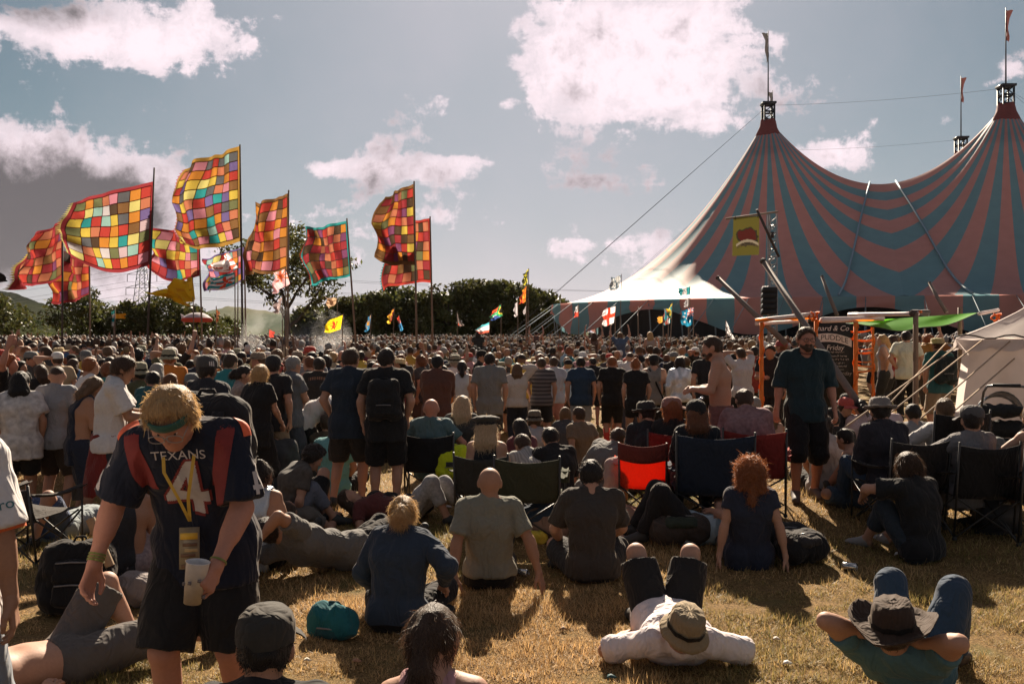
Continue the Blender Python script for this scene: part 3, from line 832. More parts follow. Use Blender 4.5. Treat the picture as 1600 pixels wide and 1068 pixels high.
def hat_frame(s, back=0.0, tilt=0.0):
    hF = rot_about(s['hF'], s['hR'], R(tilt)); hU = rot_about(s['hU'], s['hR'], R(tilt))
    M4 = Matrix([list(s['hR']) + [0], list(hF) + [0], list(hU) + [0], [0, 0, 0, 1]]).transposed()
    M4.translation = Vector(s['hc'] - s['hF'] * back); return M4
def make_hat(made, hat, root, sc):
    kind, c = hat[0], hat[1]
    s = made['s']; opt = hat[2] if len(hat) > 2 else {}
    M4 = hat_frame(s, opt.get('back', .0), opt.get('tilt', 0))
    if opt.get('turn'): M4 = M4 @ Matrix.Rotation(R(opt['turn']), 4, 'Z')
    el = lambda p: Vector((p.x, p.y * 1.2, p.z))
    mt = cloth(c, rough=.85)
    mb = MB()
    if kind == 'cap':
        mb.lathe([(.098, .035), (.1, .06), (.098, .09), (.088, .12), (.066, .142), (.035, .153), (0, .155)], 22, M4, 0, el)
        br = MB(); n = 12; vs = []; fs = []
        for i in range(n + 1):
            a = math.pi * (.12 + .76 * i / n)
            for r_, dz in ((.1, .045), (.135, .038), (.17, .025)):
                p = Vector((math.cos(a) * (.1 + (r_ - .1) * .5), math.sin(a) * r_ * 1.2, dz - .25 * math.cos(a) ** 2 * (r_ - .1)))
                vs.append(M4 @ p)
        for i in range(n):
            for j in range(2): fs.append([i * 3 + j, i * 3 + j + 1, i * 3 + 4 + j, i * 3 + 3 + j])
        k = len(vs); vs += [v - Vector(s['hU']) * .006 for v in vs]; fs += [[q + k for q in f][::-1] for f in fs]
        br.add(vs, fs)
        o = mb_scaled(mb, sc).build('cap', mt, root, True); mb_scaled(br, sc).build('visor', cloth(opt.get('visor', c)), o, True)
    elif kind == 'beanie':
        mb.lathe([(.097, -.01), (.103, .02), (.104, .06), (.098, .1), (.082, .132), (.05, .156), (.02, .166), (0, .168)], 22, M4, 0, el)
        mb_scaled(mb, sc).build('beanie', mt, root, True)
    else:
        if kind == 'bucket': prof = [(.142, .0), (.132, .02), (.104, .04), (.1, .07), (.097, .12), (.085, .145), (.05, .155), (0, .157)]
        elif kind == 'wide': prof = [(.205, .07), (.185, .045), (.155, .03), (.108, .035), (.104, .07), (.098, .12), (.085, .155), (.045, .15), (0, .142)]
        elif kind == 'trilby': prof = [(.155, .06), (.14, .04), (.105, .04), (.103, .08), (.094, .125), (.07, .15), (.03, .14), (0, .132)]
        elif kind == 'straw': prof = [(.26, .045), (.2, .04), (.11, .045), (.105, .09), (.1, .12), (.06, .13), (0, .132)]
        elif kind == 'peaked': prof = [(.101, .04), (.103, .075), (.144, .10), (.146, .114), (.1, .130), (.05, .14), (0, .14)]
        elif kind == 'flat': prof = [(.105, .04), (.125, .06), (.125, .085), (.09, .115), (.04, .125), (0, .126)]
        warp = opt.get('warp', 0)
        def sq(p):
            r_ = math.hypot(p.x, p.y); a = math.atan2(p.y, p.x)
            e = max(0, r_ - .11)
            return Vector((p.x, p.y * 1.16, p.z + e * warp * (math.cos(2 * a) * 1.0 + .25 * math.sin(5 * a + 1)) + (.004 * math.sin(9 * a + p.z * 40))))
        mb.lathe(prof, 28, M4, 0, sq)
        o = mb_scaled(mb, sc).build({'peaked': 'peaked_cap', 'flat': 'flat_cap'}.get(kind, 'hat'), mt, root, True)
        sm = o.modifiers.new('thickness', 'SOLIDIFY'); sm.thickness = .004
        if kind in ('wide', 'trilby', 'straw', 'bucket') and opt.get('band', 1):
            b = MB(); z0 = .04 if kind != 'bucket' else .045
            b.lathe([(.1085, z0), (.1075, z0 + .024)], 28, M4, 0, sq); mb_scaled(b, sc).build('hat_band', cloth(opt.get('bandc', (.015, .012, .01))), o, True)
        if kind == 'peaked':
            vb = MB()
            vb.lathe([(.104, .043), (.106, .07)], 28, M4, 0, sq); mb_scaled(vb, sc).build('hat_band', cloth((.02, .02, .022)), o, True)
            br = MB(); vs = []; fs = []
            for i in range(11):
                a = math.pi * (.15 + .7 * i / 10)
                for r_, dz in ((.1, .05), (.15, .015)): vs.append(M4 @ Vector((math.cos(a) * (.1 + (r_ - .1) * .4), math.sin(a) * r_ * 1.16, dz)))
            for i in range(10): fs.append([i * 2, i * 2 + 1, i * 2 + 3, i * 2 + 2])
            br.add(vs, fs); mb_scaled(br, sc).build('visor', simple('black_gloss', (.01, .01, .01), .25), o, True)
def mb_scaled(mb, sc):
    mb.v = [tuple(Vector(p) * sc) for p in mb.v]; return mb
# ------------------------------------------------------------------ ground
def build_ground():
    ys = np.concatenate([np.arange(-8, 3, 1.0), np.arange(3, 16, .16), np.arange(16, 40, .6), np.arange(40, 120, 3.0), np.array([130, 150, 180, 230, 300, 400, 600, 900, 1400, 2200, 3500, 6000])])
    nx = 151
    t = np.linspace(-1, 1, nx)
    t = np.sign(t) * (np.abs(t) * .45 + .55 * np.abs(t) ** 3)
    V = []
    for y in ys:
        w = 11 + max(0, y) * 1.25
        x = t * w
        z = gz(x, np.full_like(x, y))
        if y < 25:
            P = np.stack([x, np.full_like(x, y), x * 0], 1)
            z = z + .018 * vnoise(P, 1.7, 2) + .02 * vnoise(P, 4.5, 5) * (y < 16)
        V.append(np.stack([x, np.full_like(x, y), z], 1))
    V = np.concatenate(V)
    ny = len(ys); i = np.arange(ny - 1)[:, None] * nx + np.arange(nx - 1)[None, :]; i = i.ravel()
    Q = np.stack([i, i + 1, i + nx + 1, i + nx], 1)
    m, N, L = new_mat('dry_grass_ground')
    out = N.new('ShaderNodeOutputMaterial'); p = N.new('ShaderNodeBsdfPrincipled'); L.new(p.outputs[0], out.inputs[0])
    p.inputs['Roughness'].default_value = .95; p.inputs['Specular IOR Level'].default_value = .1
    tc = N.new('ShaderNodeTexCoord')
    def noise(sc, det=5, ro=.6):
        n = N.new('ShaderNodeTexNoise'); n.inputs['Scale'].default_value = sc; n.inputs['Detail'].default_value = det; n.inputs['Roughness'].default_value = ro
        L.new(tc.outputs['Object'], n.inputs['Vector']); return n.outputs[0]
    def mix(f, a, b):
        n = N.new('ShaderNodeMix'); n.data_type = 'RGBA'
        for s_, v in ((n.inputs[0], f), (n.inputs[6], a), (n.inputs[7], b)):
            if isinstance(v, tuple): s_.default_value = v + (1,)
            elif isinstance(v, float): s_.default_value = v
            else: L.new(v, s_)
        return n.outputs[2]
    def ramp(v, lo, hi):
        n = N.new('ShaderNodeMapRange'); n.interpolation_type = 'SMOOTHSTEP'; L.new(v, n.inputs[0]); n.inputs[1].default_value = lo; n.inputs[2].default_value = hi; return n.outputs[0]
    c = mix(ramp(noise(55, 6, .75), .35, .65), (.055, .032, .014), (.30, .185, .075))
    c = mix(ramp(noise(2.2), .5, .72), c, (.135, .105, .04))
    c = mix(ramp(noise(.55), .56, .75), c, (.12, .115, .035))
    sx = N.new('ShaderNodeSeparateXYZ'); L.new(tc.outputs['Object'], sx.inputs[0])
    c = mix(ramp(sx.outputs[1], 95, 130), c, (.085, .10, .035))
    L.new(c, p.inputs['Base Color'])
    b = N.new('ShaderNodeBump'); b.inputs['Strength'].default_value = .8; b.inputs['Distance'].default_value = .02
    L.new(noise(70, 6, .8), b.inputs['Height']); L.new(b.outputs[0], p.inputs['Normal'])
    o = mesh_obj('ground', V, Q, m); tag(o, kind='structure')
    # blades
    bands = [(3.6, 7, 140000, .034), (7, 10.5, 80000, .036), (10.5, 16, 45000, .045), (16, 24, 12000, .06)]
    P = []; Hh = []
    for a, b_, n, h in bands:
        y = np.sqrt(nrs.uniform(a * a, b_ * b_, n)); x = nrs.uniform(-.62, .62, n) * y
        P.append(np.stack([x, y], 1)); Hh.append(np.full(n, h))
    P = np.concatenate(P); Hh = np.concatenate(Hh); n = len(P)
    P3 = np.stack([P[:, 0], P[:, 1], P[:, 0] * 0], 1)
    cl = .7 * vnoise(P3, 2.6, 8) + 1.2 * vnoise(P3, 8, 9)
    Hh = Hh * np.clip(1 + 1.5 * cl + 1.3 * vnoise(P3, .9, 31), .1, 2.2) * nrs.uniform(.5, 1.4, n)
    z = gz(P[:, 0], P[:, 1]) + .018 * vnoise(P3, 1.7, 2) + .02 * vnoise(P3, 4.5, 5) * (P[:, 1] < 16)
    base = np.stack([P[:, 0], P[:, 1], z - .003], 1)
    a = nrs.uniform(0, 6.28, n); tilt = nrs.uniform(.35, 1.45, n)
    d = np.stack([np.cos(a) * np.sin(tilt), np.sin(a) * np.sin(tilt), np.cos(tilt)], 1)
    s_ = np.stack([-np.sin(a), np.cos(a), 0 * a], 1) * (.0022 + .0016 * nrs.rand(n)[:, None] + (P[:, 1:2] > 7) * .0012)
    tip = base + d * (Hh * 1.35)[:, None]
    V = np.concatenate([base - s_, base + s_, tip]); k = np.arange(n)
    g = np.clip(.28 + 1.5 * vnoise(P3, .8, 14) + .35 * ((P[:, 0] > 1.8) & (P[:, 1] > 7.6)) + nrs.normal(0, .22, n), 0, 1)[:, None]
    straw = np.array([.62, .40, .18]) * nrs.uniform(.45, 1.15, (n, 1)); green = np.array([.16, .15, .035]) * nrs.uniform(.7, 1.3, (n, 1))
    C = straw * (1 - g) + green * g
    o = mesh_obj('grass', V, np.stack([k, k + n, k + 2 * n], 1), attr_mat('grass_blade', .6, .4, bump=0), smooth=False)
    set_col(o.data, np.concatenate([C, C, C]))
    tag(o, 'short trampled dry grass blades covering the festival field', 'grass', kind='stuff')
build_ground()

# pale track on the far left, the wooded hills behind it
def strip(name, pts, mat, thick=.12):
    v = [(x, y, z) for x, y, z in pts] + [(x, y, z - thick) for x, y, z in pts]; n = len(pts)
    f = [list(range(n))] + [[i, i + n, (i + 1) % n + n, (i + 1) % n] for i in range(n)]
    o = mesh_obj(name, v, f, mat, smooth=False); tag(o, kind='structure'); return o
strip('track', [(-92, 125, .35), (-60, 118, .35), (-64, 190, .35), (-130, 200, .35)], simple('pale_earth', (.36, .29, .23), .95))
def hill(px0, px1, prof, d, depth, c1, c2, seed, trees=True):
    """ridge seen between two columns; prof = list of (px, row of the crest)"""
    xs = np.linspace(px0, px1, 220); cr = np.interp(xs, [p[0] for p in prof], [p[1] for p in prof])
    nr = 40; V = []; C = []
    for j in range(nr):
        f = j / (nr - 1)
        dd = d - depth * (1 - f)
        x = (xs - 800) / F * d * (1 - .0 * f)
        top = CAMZ + (HOR - cr) / F * d
        z = top * np.sin(f * math.pi / 2) ** 1.1
        P = np.stack([x, np.full_like(x, dd), z * .3], 1)
        bump = (fbm(P, 18 / d, seed, 4) * d * .0042 + np.abs(fbm(P, 90 / d, seed, 3)) * d * .003) * (f > .1)
        V.append(np.stack([x, np.full_like(x, dd), z + bump], 1))
        t = np.clip(.5 + 3.2 * fbm(P, 7 / d, seed + 3, 2), 0, 1)[:, None]
        C.append(np.array(c1) * (1 - t) + np.array(c2) * t)
    n = len(xs); i = (np.arange(nr - 1)[:, None] * n + np.arange(n - 1)[None, :]).ravel()
    o = mesh_obj('hill', np.concatenate(V), np.stack([i, i + 1, i + n + 1, i + n], 1), attr_mat('hillside', 1.0, bump=1.0, nscale=.12, spec=0.0))
    set_col(o.data, np.concatenate(C)); tag(o, kind='structure')
hill(-500, 330, [(-500, 430), (-150, 440), (0, 455), (20, 457), (45, 468), (75, 476), (120, 490), (200, 505), (330, 521)], 1500, 500, (.006, .010, .005), (.016, .021, .009), 1)
hill(-300, 250, [(-300, 494), (0, 497), (60, 500), (110, 500), (250, 512)], 700, 180, (.008, .013, .005), (.03, .034, .015), 6)
hill(250, 900, [(250, 515), (330, 500), (372, 482), (420, 490), (520, 498), (620, 508), (760, 514), (900, 520)], 3600, 900, (.05, .07, .04), (.10, .10, .06), 3)
hill(900, 2600, [(900, 521), (1300, 512), (1800, 500), (2600, 480)], 2500, 700, (.03, .045, .02), (.07, .08, .03), 12)

# ------------------------------------------------------------------ trees
LEAF = attr_mat('leaf', .55, .35, bump=0)
BARK = simple('bark', (.055, .04, .03), .95, bump=.6, nscale=14)
def tree(px, d, top, wid, label, sparse=False, seed=0, n=3200, leaf=.26, low=.05, trunk_r=.22, group=None, base=None):
    r = np.random.RandomState(seed)
    x = (px - 800) / F * d; zb = float(gz(x, d)) if base is None else base
    H = CAMZ + (HOR - top) / F * d - zb; rad = wid / F * d / 2
    root = empty('tree', (x, d, zb)); tag(root, label, 'tree', group)
    mb = MB(); tips = []
    def branch(p, dr, L_, rr, lev):
        q = p; pts = [p]; rs = [rr]
        for k in range(4):
            dr = nz(dr + r.normal(0, .16, 3) + v3(0, 0, .06)); q = q + dr * L_ / 4; pts.append(q); rs.append(rr * (1 - .16 * (k + 1)))
            if lev > 0 and k > 0:
                a = r.uniform(0, 6.28); side = nz(v3(math.cos(a), math.sin(a), r.uniform(-.1, .6)))
                branch(q, nz(dr * .7 + side * .8), L_ * r.uniform(.5, .72), rs[-1] * .6, lev - 1)
        mb.tube([tuple(t) for t in pts], rs, 5)
        tips.append((q, L_)); tips.append((pts[2], L_))
    if sparse:
        for k, a in enumerate((.3, 2.1, 3.6, 5.1)):
            branch(v3(0, 0, H * (.22 + .05 * k)), nz(v3(math.cos(a) * .8, math.sin(a) * .5, .75)), H * .42, trunk_r * .55, 2)
        branch(v3(0, 0, H * .35), v3(.05, 0, 1), H * .42, trunk_r * .7, 2)
        mb.tube([(0, 0, -.3), (.05, 0, H * .2), (0, .05, H * .4)], [trunk_r * 1.2, trunk_r, trunk_r * .75], 8)
        C = np.array([t[0] for t in tips])
        C[:, 2] = np.minimum(C[:, 2], H * .98)
        ctr = C[r.randint(0, len(C), n)]
        P = ctr + r.normal(0, 1, (n, 3)) * np.array([.42, .42, .32]) * (H / 11)
    else:
        mb.tube([(0, 0, -.3), (r.normal(0, .1), 0, H * .35), (r.normal(0, .2), 0, H * .7)], [trunk_r, trunk_r * .7, trunk_r * .3], 6)
        for k in range(5): 
            a = r.uniform(0, 6.28); mb.tube([(0, 0, H * r.uniform(.15, .4)), (math.cos(a) * rad * .5, math.sin(a) * rad * .5, H * r.uniform(.5, .8))], [trunk_r * .4, trunk_r * .12], 4)
        nc = 70
        th = r.uniform(0, 6.28, nc); ph = r.uniform(low, 1, nc) ** .85; rr = rad * np.sqrt(np.clip(1 - ((ph - .38) / .66) ** 2, .2, 1)) * r.uniform(.5, 1.2, nc)
        C = np.stack([np.cos(th) * rr, np.sin(th) * rr, ph * H * .93], 1)
        cr = r.uniform(.22, .42, nc) * rad
        j = r.randint(0, nc, n); g = r.normal(0, 1, (n, 3)); g /= np.linalg.norm(g, axis=1)[:, None]
        P = C[j] + g * (cr[j] * r.uniform(.55, 1.12, n))[:, None] * np.array([1, 1, .8])
        P[:, 2] = np.clip(P[:, 2], .1, None)
    if sparse: tone = r.uniform(.55, 1.3, len(C)); j = r.randint(0, len(C), n)
    else: tone = r.uniform(.5, 1.35, nc)
    a = r.normal(0, 1, (n, 3)); a /= np.linalg.norm(a, axis=1)[:, None]; b = np.cross(a, r.normal(0, 1, (n, 3))); b /= np.linalg.norm(b, axis=1)[:, None]
    s_ = leaf * r.uniform(.5, 1.2, (n, 1))
    V = np.concatenate([P - a * s_, P + b * s_ * .45, P + a * s_, P - b * s_ * .45]); k = np.arange(n)
    cr_ = mesh_obj('crown', V, np.stack([k, k + n, k + 2 * n, k + 3 * n], 1), LEAF, root, smooth=False)
    base_c = np.array([.055, .068, .02]) if not sparse else np.array([.06, .07, .022])
    c = base_c * tone[j][:, None] * r.uniform(.7, 1.3, (n, 1)) + np.array([.03, .012, 0]) * r.uniform(0, 1, (n, 1))
    set_col(cr_.data, np.concatenate([c] * 4))
    mb.build('trunk', BARK, root, True)
    return root
tree(448, 80, 362, 150, 'tall open tree with bare forking limbs rising above the crowd between the patchwork flags', True, 3, 5200, .24, trunk_r=.3)
BG = 'trees behind the crowd on the left'
for i, (px, d, top, w, lab, n) in enumerate([
        (-25, 70, 470, 120, 'bush cut by the left edge of the photo below the hill', 2600),
        (128, 88, 452, 80, 'light leafy tree below the tattered red patchwork flag', 1900),
        (172, 92, 482, 70, 'low bush under the teal and orange streamer flag', 2400),
        (207, 90, 474, 66, 'dark bush at the foot of the electricity pylon', 2400),
        (262, 92, 466, 82, 'rounded dark tree below the crumpled golden flag', 3000),
        (312, 95, 486, 60, 'low dark bush behind the grey and red canopy', 2000),
        (345, 110, 500, 60, 'small low bush left of the tall open tree', 1500)]):
    tree(px, d, top - 4, w * 1.1, lab, False, 20 + i, int(n * 2.2), .24, low=.0, group=BG)
BG = 'tall hedge of trees behind the crowd'
for i, (px, d, top, w, lab) in enumerate([
        (500, 100, 486, 70, 'lowest tree at the left end of the hedge beside the tall open tree'),
        (545, 99, 474, 72, 'hedge tree right behind the yellow lion flag'),
        (590, 97, 466, 70, 'hedge tree behind the red blue-edged flag pole'),
        (622, 100, 452, 62, 'hedge tree with a round top just left of the twin flag poles'),
        (664, 98, 464, 62, 'hedge tree between the twin flag poles'),
        (702, 97, 452, 70, 'hedge tree just right of the twin flag poles'),
        (738, 98, 444, 70, 'tallest hedge tree in the middle of the tall hedge'),
        (774, 99, 447, 62, 'hedge tree behind the green and red flag'),
        (808, 97, 450, 62, 'hedge tree behind the stacked orange and black flags'),
        (840, 99, 455, 56, 'hedge tree sloping down towards the striped tent'),
        (866, 101, 470, 44, 'last small hedge tree touching the striped tent')]):
    tree(px, d, top - 8, w * 1.2, lab, False, 60 + i, 6500, .30, low=.0, group=BG)

# ------------------------------------------------------------------ pylon
def pylon():
    d = 400.0; x = (222 - 800) / F * d
    root = empty('electricity_pylon', (x, d, 0)); tag(root, 'grey lattice electricity pylon far behind the left hand flags', 'pylon')
    st = simple('galvanised', (.22, .22, .23), .5, .6)
    H = 36.0; mb = MB()
    def wid(z): return 3.2 * (1 - z / H) + 1.0 if z < H else 1.0
    lv = [0, 6, 11, 15.5, 19.5, 23, 26, 29, 32, 34.5, 36]
    for sx in (-1, 1):
        for sy in (-1, 1): mb.tube([(sx * wid(z), sy * wid(z), z) for z in lv], .16, 4)
    for a, b in zip(lv, lv[1:]):
        for sy in (-1, 1):
            mb.tube([(-wid(a), sy * wid(a), a), (wid(b), sy * wid(b), b)], .09, 4); mb.tube([(wid(a), sy * wid(a), a), (-wid(b), sy * wid(b), b)], .09, 4)
            mb.tube([(sy * wid(a), -wid(a), a), (sy * wid(b), wid(b), b)], .09, 4)
    mb.build('lattice', st, root)
    for z in (22.5, 28.5, 34.5):
        m2 = MB(); a = 7.2 if z != 28.5 else 6.6
        m2.tube([(-a, 0, z), (a, 0, z)], .12, 4); m2.tube([(-a, 0, z), (0, 0, z + 2)], .1, 4); m2.tube([(a, 0, z), (0, 0, z + 2)], .1, 4)
        c = m2.build('crossarm', st, root)
        for s_ in (-1, 1):
            m3 = MB(); m3.tube([(s_ * a, 0, z), (s_ * a, 0, z - 3.2)], .14, 5); m3.build('insulator', simple('insulator', (.1, .08, .07), .4), c)
    wr = MB()
    for z in (19.3, 25.3, 31.3):
        a = 6.9
        for s_ in (-1, 1):
            for ex, ey in ((-330, 260), (420, 120)):
                wr.tube([(s_ * a + ex * t, ey * t, z - 9 * 4 * t * (1 - t) * .6 - 4 * t) for t in np.linspace(0, 1, 9)], .06, 3)
    wr.build('power_line', simple('wire', (.1, .1, .1), .5, .5), root)
pylon()

# ------------------------------------------------------------------ big top tent
TK = np.array([22.3, 78.0]); TU = np.array([.955, -.297]); TV = np.array([.297, .955])
def tw(a, b, z): p = TK + TU * a + TV * b; return (p[0], p[1], z)
def big_top():
    root = empty('big_top_tent', tw(9.25, 10, 0)); tag(root, 'huge striped big top tent in faded red and blue with pointed peaks', 'tent')
    o0 = np.array(tw(9.25, 10, 0))
    def rel(p): return tuple(np.array(p) - o0)
    EH, ZT = 4.4, 20.2
    red = simple('tent_red', (.60, .29, .25), .6, bump=.25, nscale=1.2, var=.12, trans=.4, spec=.3)
    blue = simple('tent_blue', (.18, .34, .38), .6, bump=.25, nscale=1.2, var=.12, trans=.4, spec=.3)
    seam = simple('tent_seam', (.17, .25, .30), .6)
    capm = simple('tent_cap', (.17, .045, .04), .8, bump=.3, nscale=4)
    LA, FB = 19.0, 15.0
    def bound(th):
        """outward ray from a mast: th in local quadrants with +a,+b towards the tent's middle"""
        c, s_ = math.cos(th), math.sin(th); out = []
        if c > 1e-6: out.append((9.25 / c, 'ma'))
        if s_ > 1e-6: out.append((10.0 / s_, 'mb'))
        if c <= 0 and s_ <= 0: out.append((1 / math.sqrt((c / LA) ** 2 + (s_ / FB) ** 2), 'o'))
        if s_ < -1e-6 and c > 0: out.append((FB / -s_, 'o'))
        if c < -1e-6 and s_ > 0: out.append((LA / -c, 'o'))
        r_, k = min(out)
        a, b = c * r_, s_ * r_
        if k == 'ma': z = 14.4 - (b / 10) * 1.8 if b > 0 else EH + (14.4 - EH) * (1 - min(1, -b / FB)) ** 1.05
        elif k == 'mb': z = 14.2 - (a / 9.25) * 1.6 if a > 0 else EH + (14.2 - EH) * (1 - min(1, -a / LA)) ** 1.2
        else: z = EH
        return r_, z, k
    NS = 48
    def fall(th, t):
        a = float(np.interp(math.degrees(th), [-180, -90, -58, -30, -12, 0, 48, 180], [.1, .14, .30, .30, .14, .03, .08, .1])); return (1 - a) * (1 - t) ** (2.02 + .8 * a) + a * (1 - t)
    corner = math.atan2(10, 9.25)
    edge = []
    for (ma, mb_, fa, fb) in ((0, 0, 1, 1), (18.5, 0, -1, 1), (0, 20, 1, -1), (18.5, 20, -1, -1)):
        back = fb < 0
        for k in range(NS):
            t0 = -math.pi + 2 * math.pi * k / NS; t1 = t0 + 2 * math.pi / NS
            V = []; nth, nr_ = (4, 22) if not back else (2, 12)
            for i in range(nth + 1):
                th = t0 + (t1 - t0) * i / nth
                rb, zb, kind = bound(th)
                inter = 1.0 if kind != 'o' else 0.0
                for j in range(nr_ + 1):
                    t = j / nr_; t = t ** 1.15
                    r_ = .75 + (rb - .75) * t
                    z = zb + (ZT - .6 - zb) * fall(th, t)
                    z += .05 * math.sin(math.pi * i / nth) * math.sin(math.pi * t) * (1 if k % 2 else -1)
                    V.append(rel(tw(ma + fa * math.cos(th) * r_, mb_ + fb * math.sin(th) * r_, z)))
                if kind == 'o' and i < nth: edge.append((ma + fa * math.cos(th) * rb, mb_ + fb * math.sin(th) * rb, k % 2))
            n = nr_ + 1; i = (np.arange(nth)[:, None] * n + np.arange(nr_)[None, :]).ravel()
            mesh_obj('canopy_panel', V, np.stack([i, i + 1, i + n + 1, i + n], 1), red if k % 2 else blue, root)
        # cap sleeve, mast head, pennant pole
        mb = MB(); c0 = rel(tw(ma, mb_, 0))
        M4 = Matrix.Translation(c0)
        mb.lathe([(1.95, 17.0), (1.7, 17.5), (1.5, 18.0), (1.15, 18.6), (1.05, 19.1), (.8, 19.8), (.62, 20.4)], 18, M4, 0, lambda p: Vector((p.x * (1 + .05 * math.sin(5 * p.z)), p.y, p.z + .08 * math.sin(4 * math.atan2(p.y, p.x)))))
        mb.build('peak_sleeve', capm, root, True)
        mb = MB()
        for sx in (-1, 1):
            for sy in (-1, 1): mb.tube([(c0[0] + sx * .42, c0[1] + sy * .42, 0), (c0[0] + sx * .42, c0[1] + sy * .42, 21.8)], .09, 5)
        for z in (20.4, 21.1, 21.75):
            for sx, sy, ex, ey in ((-1, -1, 1, -1), (1, -1, 1, 1), (1, 1, -1, 1), (-1, 1, -1, -1)):
                mb.tube([(c0[0] + sx * .42, c0[1] + sy * .42, z), (c0[0] + ex * .42, c0[1] + ey * .42, z)], .08, 4)
                mb.tube([(c0[0] + sx * .42, c0[1] + sy * .42, z - .7), (c0[0] + ex * .42, c0[1] + ey * .42, z)], .04, 4)
        mb.box((c0[0], c0[1], 21.85), (1.15, 1.15, .18))
        ms = mb.build('mast', simple('mast_steel', (.05, .05, .055), .5, .4), root)
        mb = MB(); mb.tube([(c0[0], c0[1], 21.9), (c0[0], c0[1], 28.2)], [.07, .035], 5); mb.build('pennant_pole', simple('mast_steel', (.05, .05, .055)), ms)
        pv = []; 
        for i in range(9):
            z = 28.0 - 2.3 * i / 8
            for j in range(4):
                w = .10 * j * (1.0 if i > 0 else 1.9) * (1 - .05 * i)
                pv.append((c0[0] + w * (-1 if ma == 0 else 1) + .05 * math.sin(i * 1.1), c0[1] + .12 * math.sin(j * 2 + i * .8), z - .12 * j * (i > 0)))
        i_ = (np.arange(8)[:, None] * 4 + np.arange(3)[None, :]).ravel()
        mesh_obj('pennant', pv, np.stack([i_, i_ + 1, i_ + 5, i_ + 4], 1), simple('pennant_red' if ma else 'pennant_pale', (.16, .06, .055) if ma else (.10, .09, .09), trans=.2), ms)
    # valance round the outside
    edge = sorted(set((round(a, 3), round(b, 3), q) for a, b, q in edge), key=lambda e: math.atan2(e[1] - 10, e[0] - 9.25))
    ne = len(edge); per = [0.0]
    for e, f in zip(edge, edge[1:] + edge[:1]): per.append(per[-1] + math.hypot(f[0] - e[0], f[1] - e[1]))
    i0 = 0; run = []
    def drop(s_): return .75 + 1.9 * abs(math.cos(math.pi * (s_ - 4.5) / 15.5)) ** 2.2
    def flush(run):
        V = []
        for (a, b, s_) in run:
            for j in range(7):
                t = j / 6; o_ = 1 + .002 + .006 * math.sin(s_ * 2.1 + j) * t
                V.append(rel(tw(9.25 + (a - 9.25) * o_, 10 + (b - 10) * o_, EH + .02 - drop(s_) * t)))
        n = len(run); i = (np.arange(n - 1)[:, None] * 7 + np.arange(6)[None, :]).ravel()
        if n > 1: mesh_obj('valance_panel', V, np.stack([i, i + 1, i + 8, i + 7], 1), red if run_c else blue, root)
    run_c = edge[0][2]
    for k in range(ne + 1):
        a, b, q = edge[k % ne]
        run.append((a, b, per[k]))
        if k == ne or q != run_c:
            flush(run); run = [run[-1]]; run_c = q
    # near-black inner wall painting the shade inside the tent, side poles, reinforcing bands, guy ropes
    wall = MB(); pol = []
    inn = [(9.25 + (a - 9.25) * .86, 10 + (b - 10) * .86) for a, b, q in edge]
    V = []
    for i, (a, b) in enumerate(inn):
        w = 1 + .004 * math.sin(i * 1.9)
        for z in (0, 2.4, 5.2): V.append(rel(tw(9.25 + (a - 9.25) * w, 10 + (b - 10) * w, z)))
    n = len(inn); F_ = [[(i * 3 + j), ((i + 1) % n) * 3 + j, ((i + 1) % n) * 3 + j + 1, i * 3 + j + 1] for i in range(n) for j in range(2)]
    mesh_obj('interior_shade_wall', V, F_, simple('tent_interior_shade', (.018, .022, .026), .8), root)
    polem = simple('tent_pole', (.16, .19, .2), .5)
    rope = simple('tent_rope', (.16, .2, .22), .8)
    for k in range(0, ne, 5):
        a, b, q = edge[k]
        mb = MB(); mb.tube([rel(tw(a, b, EH)), rel(tw(9.25 + (a - 9.25) * .985, 10 + (b - 10) * .985, -.2))], .055, 5); mb.build('side_pole', polem, root)
        mb = MB(); mb.tube([rel(tw(a, b, EH)), rel(tw(9.25 + (a - 9.25) * 1.2, 10 + (b - 10) * 1.2, 0))], .03, 4); mb.build('guy_rope', rope, root)
    mb = MB()
    for x0, y0, x1, y1 in ((0, 0, 9.25, -15), (18.5, 0, 9.25, -15)): pass
    # cables between and below the mast heads
    cab = simple('steel_cable', (.06, .06, .065), .9)
    def cable(p, q, sag=.0, r_=.011):
        mb = MB(); p = np.array(p); q = np.array(q)
        mb.tube([rel(p + (q - p) * t - np.array([0, 0, 4 * sag * t * (1 - t)])) for t in np.linspace(0, 1, 9)], r_, 4); mb.build('cable', cab, root)
    t1, t2, t3, t4 = (tw(0, 0, 21.7), tw(18.5, 0, 21.7), tw(0, 20, 21.7), tw(18.5, 20, 21.7))
    cable(t1, t2, .25); cable(t3, t4, .25)
    for e in ((-27, 4), (-28, 7), (-24, -6)): cable(t1, tw(e[0], e[1], 0))
    cable(t2, tw(44, -5, 0)); cable(t2, tw(30, -22, 0)); cable(t3, tw(-26, 24, 0)); cable(t3, tw(-27, 30, 0))
    for q in ((9.25, 0), ):
        mb = MB()
        for sgn in (-1, 1):
            pts = []
            for t in np.linspace(0, 1, 12):
                b = -FB * t; rb, zb, kk = 0, EH + (14.4 - EH) * (1 - t) ** 1.05, 0
                a_ = 9.25 + sgn * (3.2 * t + 1.0)
                dz = .16
                # ride on the cloth: nearest mast's ray
                mx = 0 if a_ < 9.25 else 18.5; la = abs(a_ - mx); th = math.atan2(b, la) if la else -math.pi / 2
                rbb, zbb, kd = bound(th); rr = math.hypot(la, b); tt = max(0, min(1, (rr - .75) / (rbb - .75)))
                pts.append(rel(tw(a_, b, zbb + (ZT - .6 - zbb) * fall(th, tt) + dz)))
            mb.tube(pts, .09, 5)
        mb.build('reinforcing_band', seam, root, True)
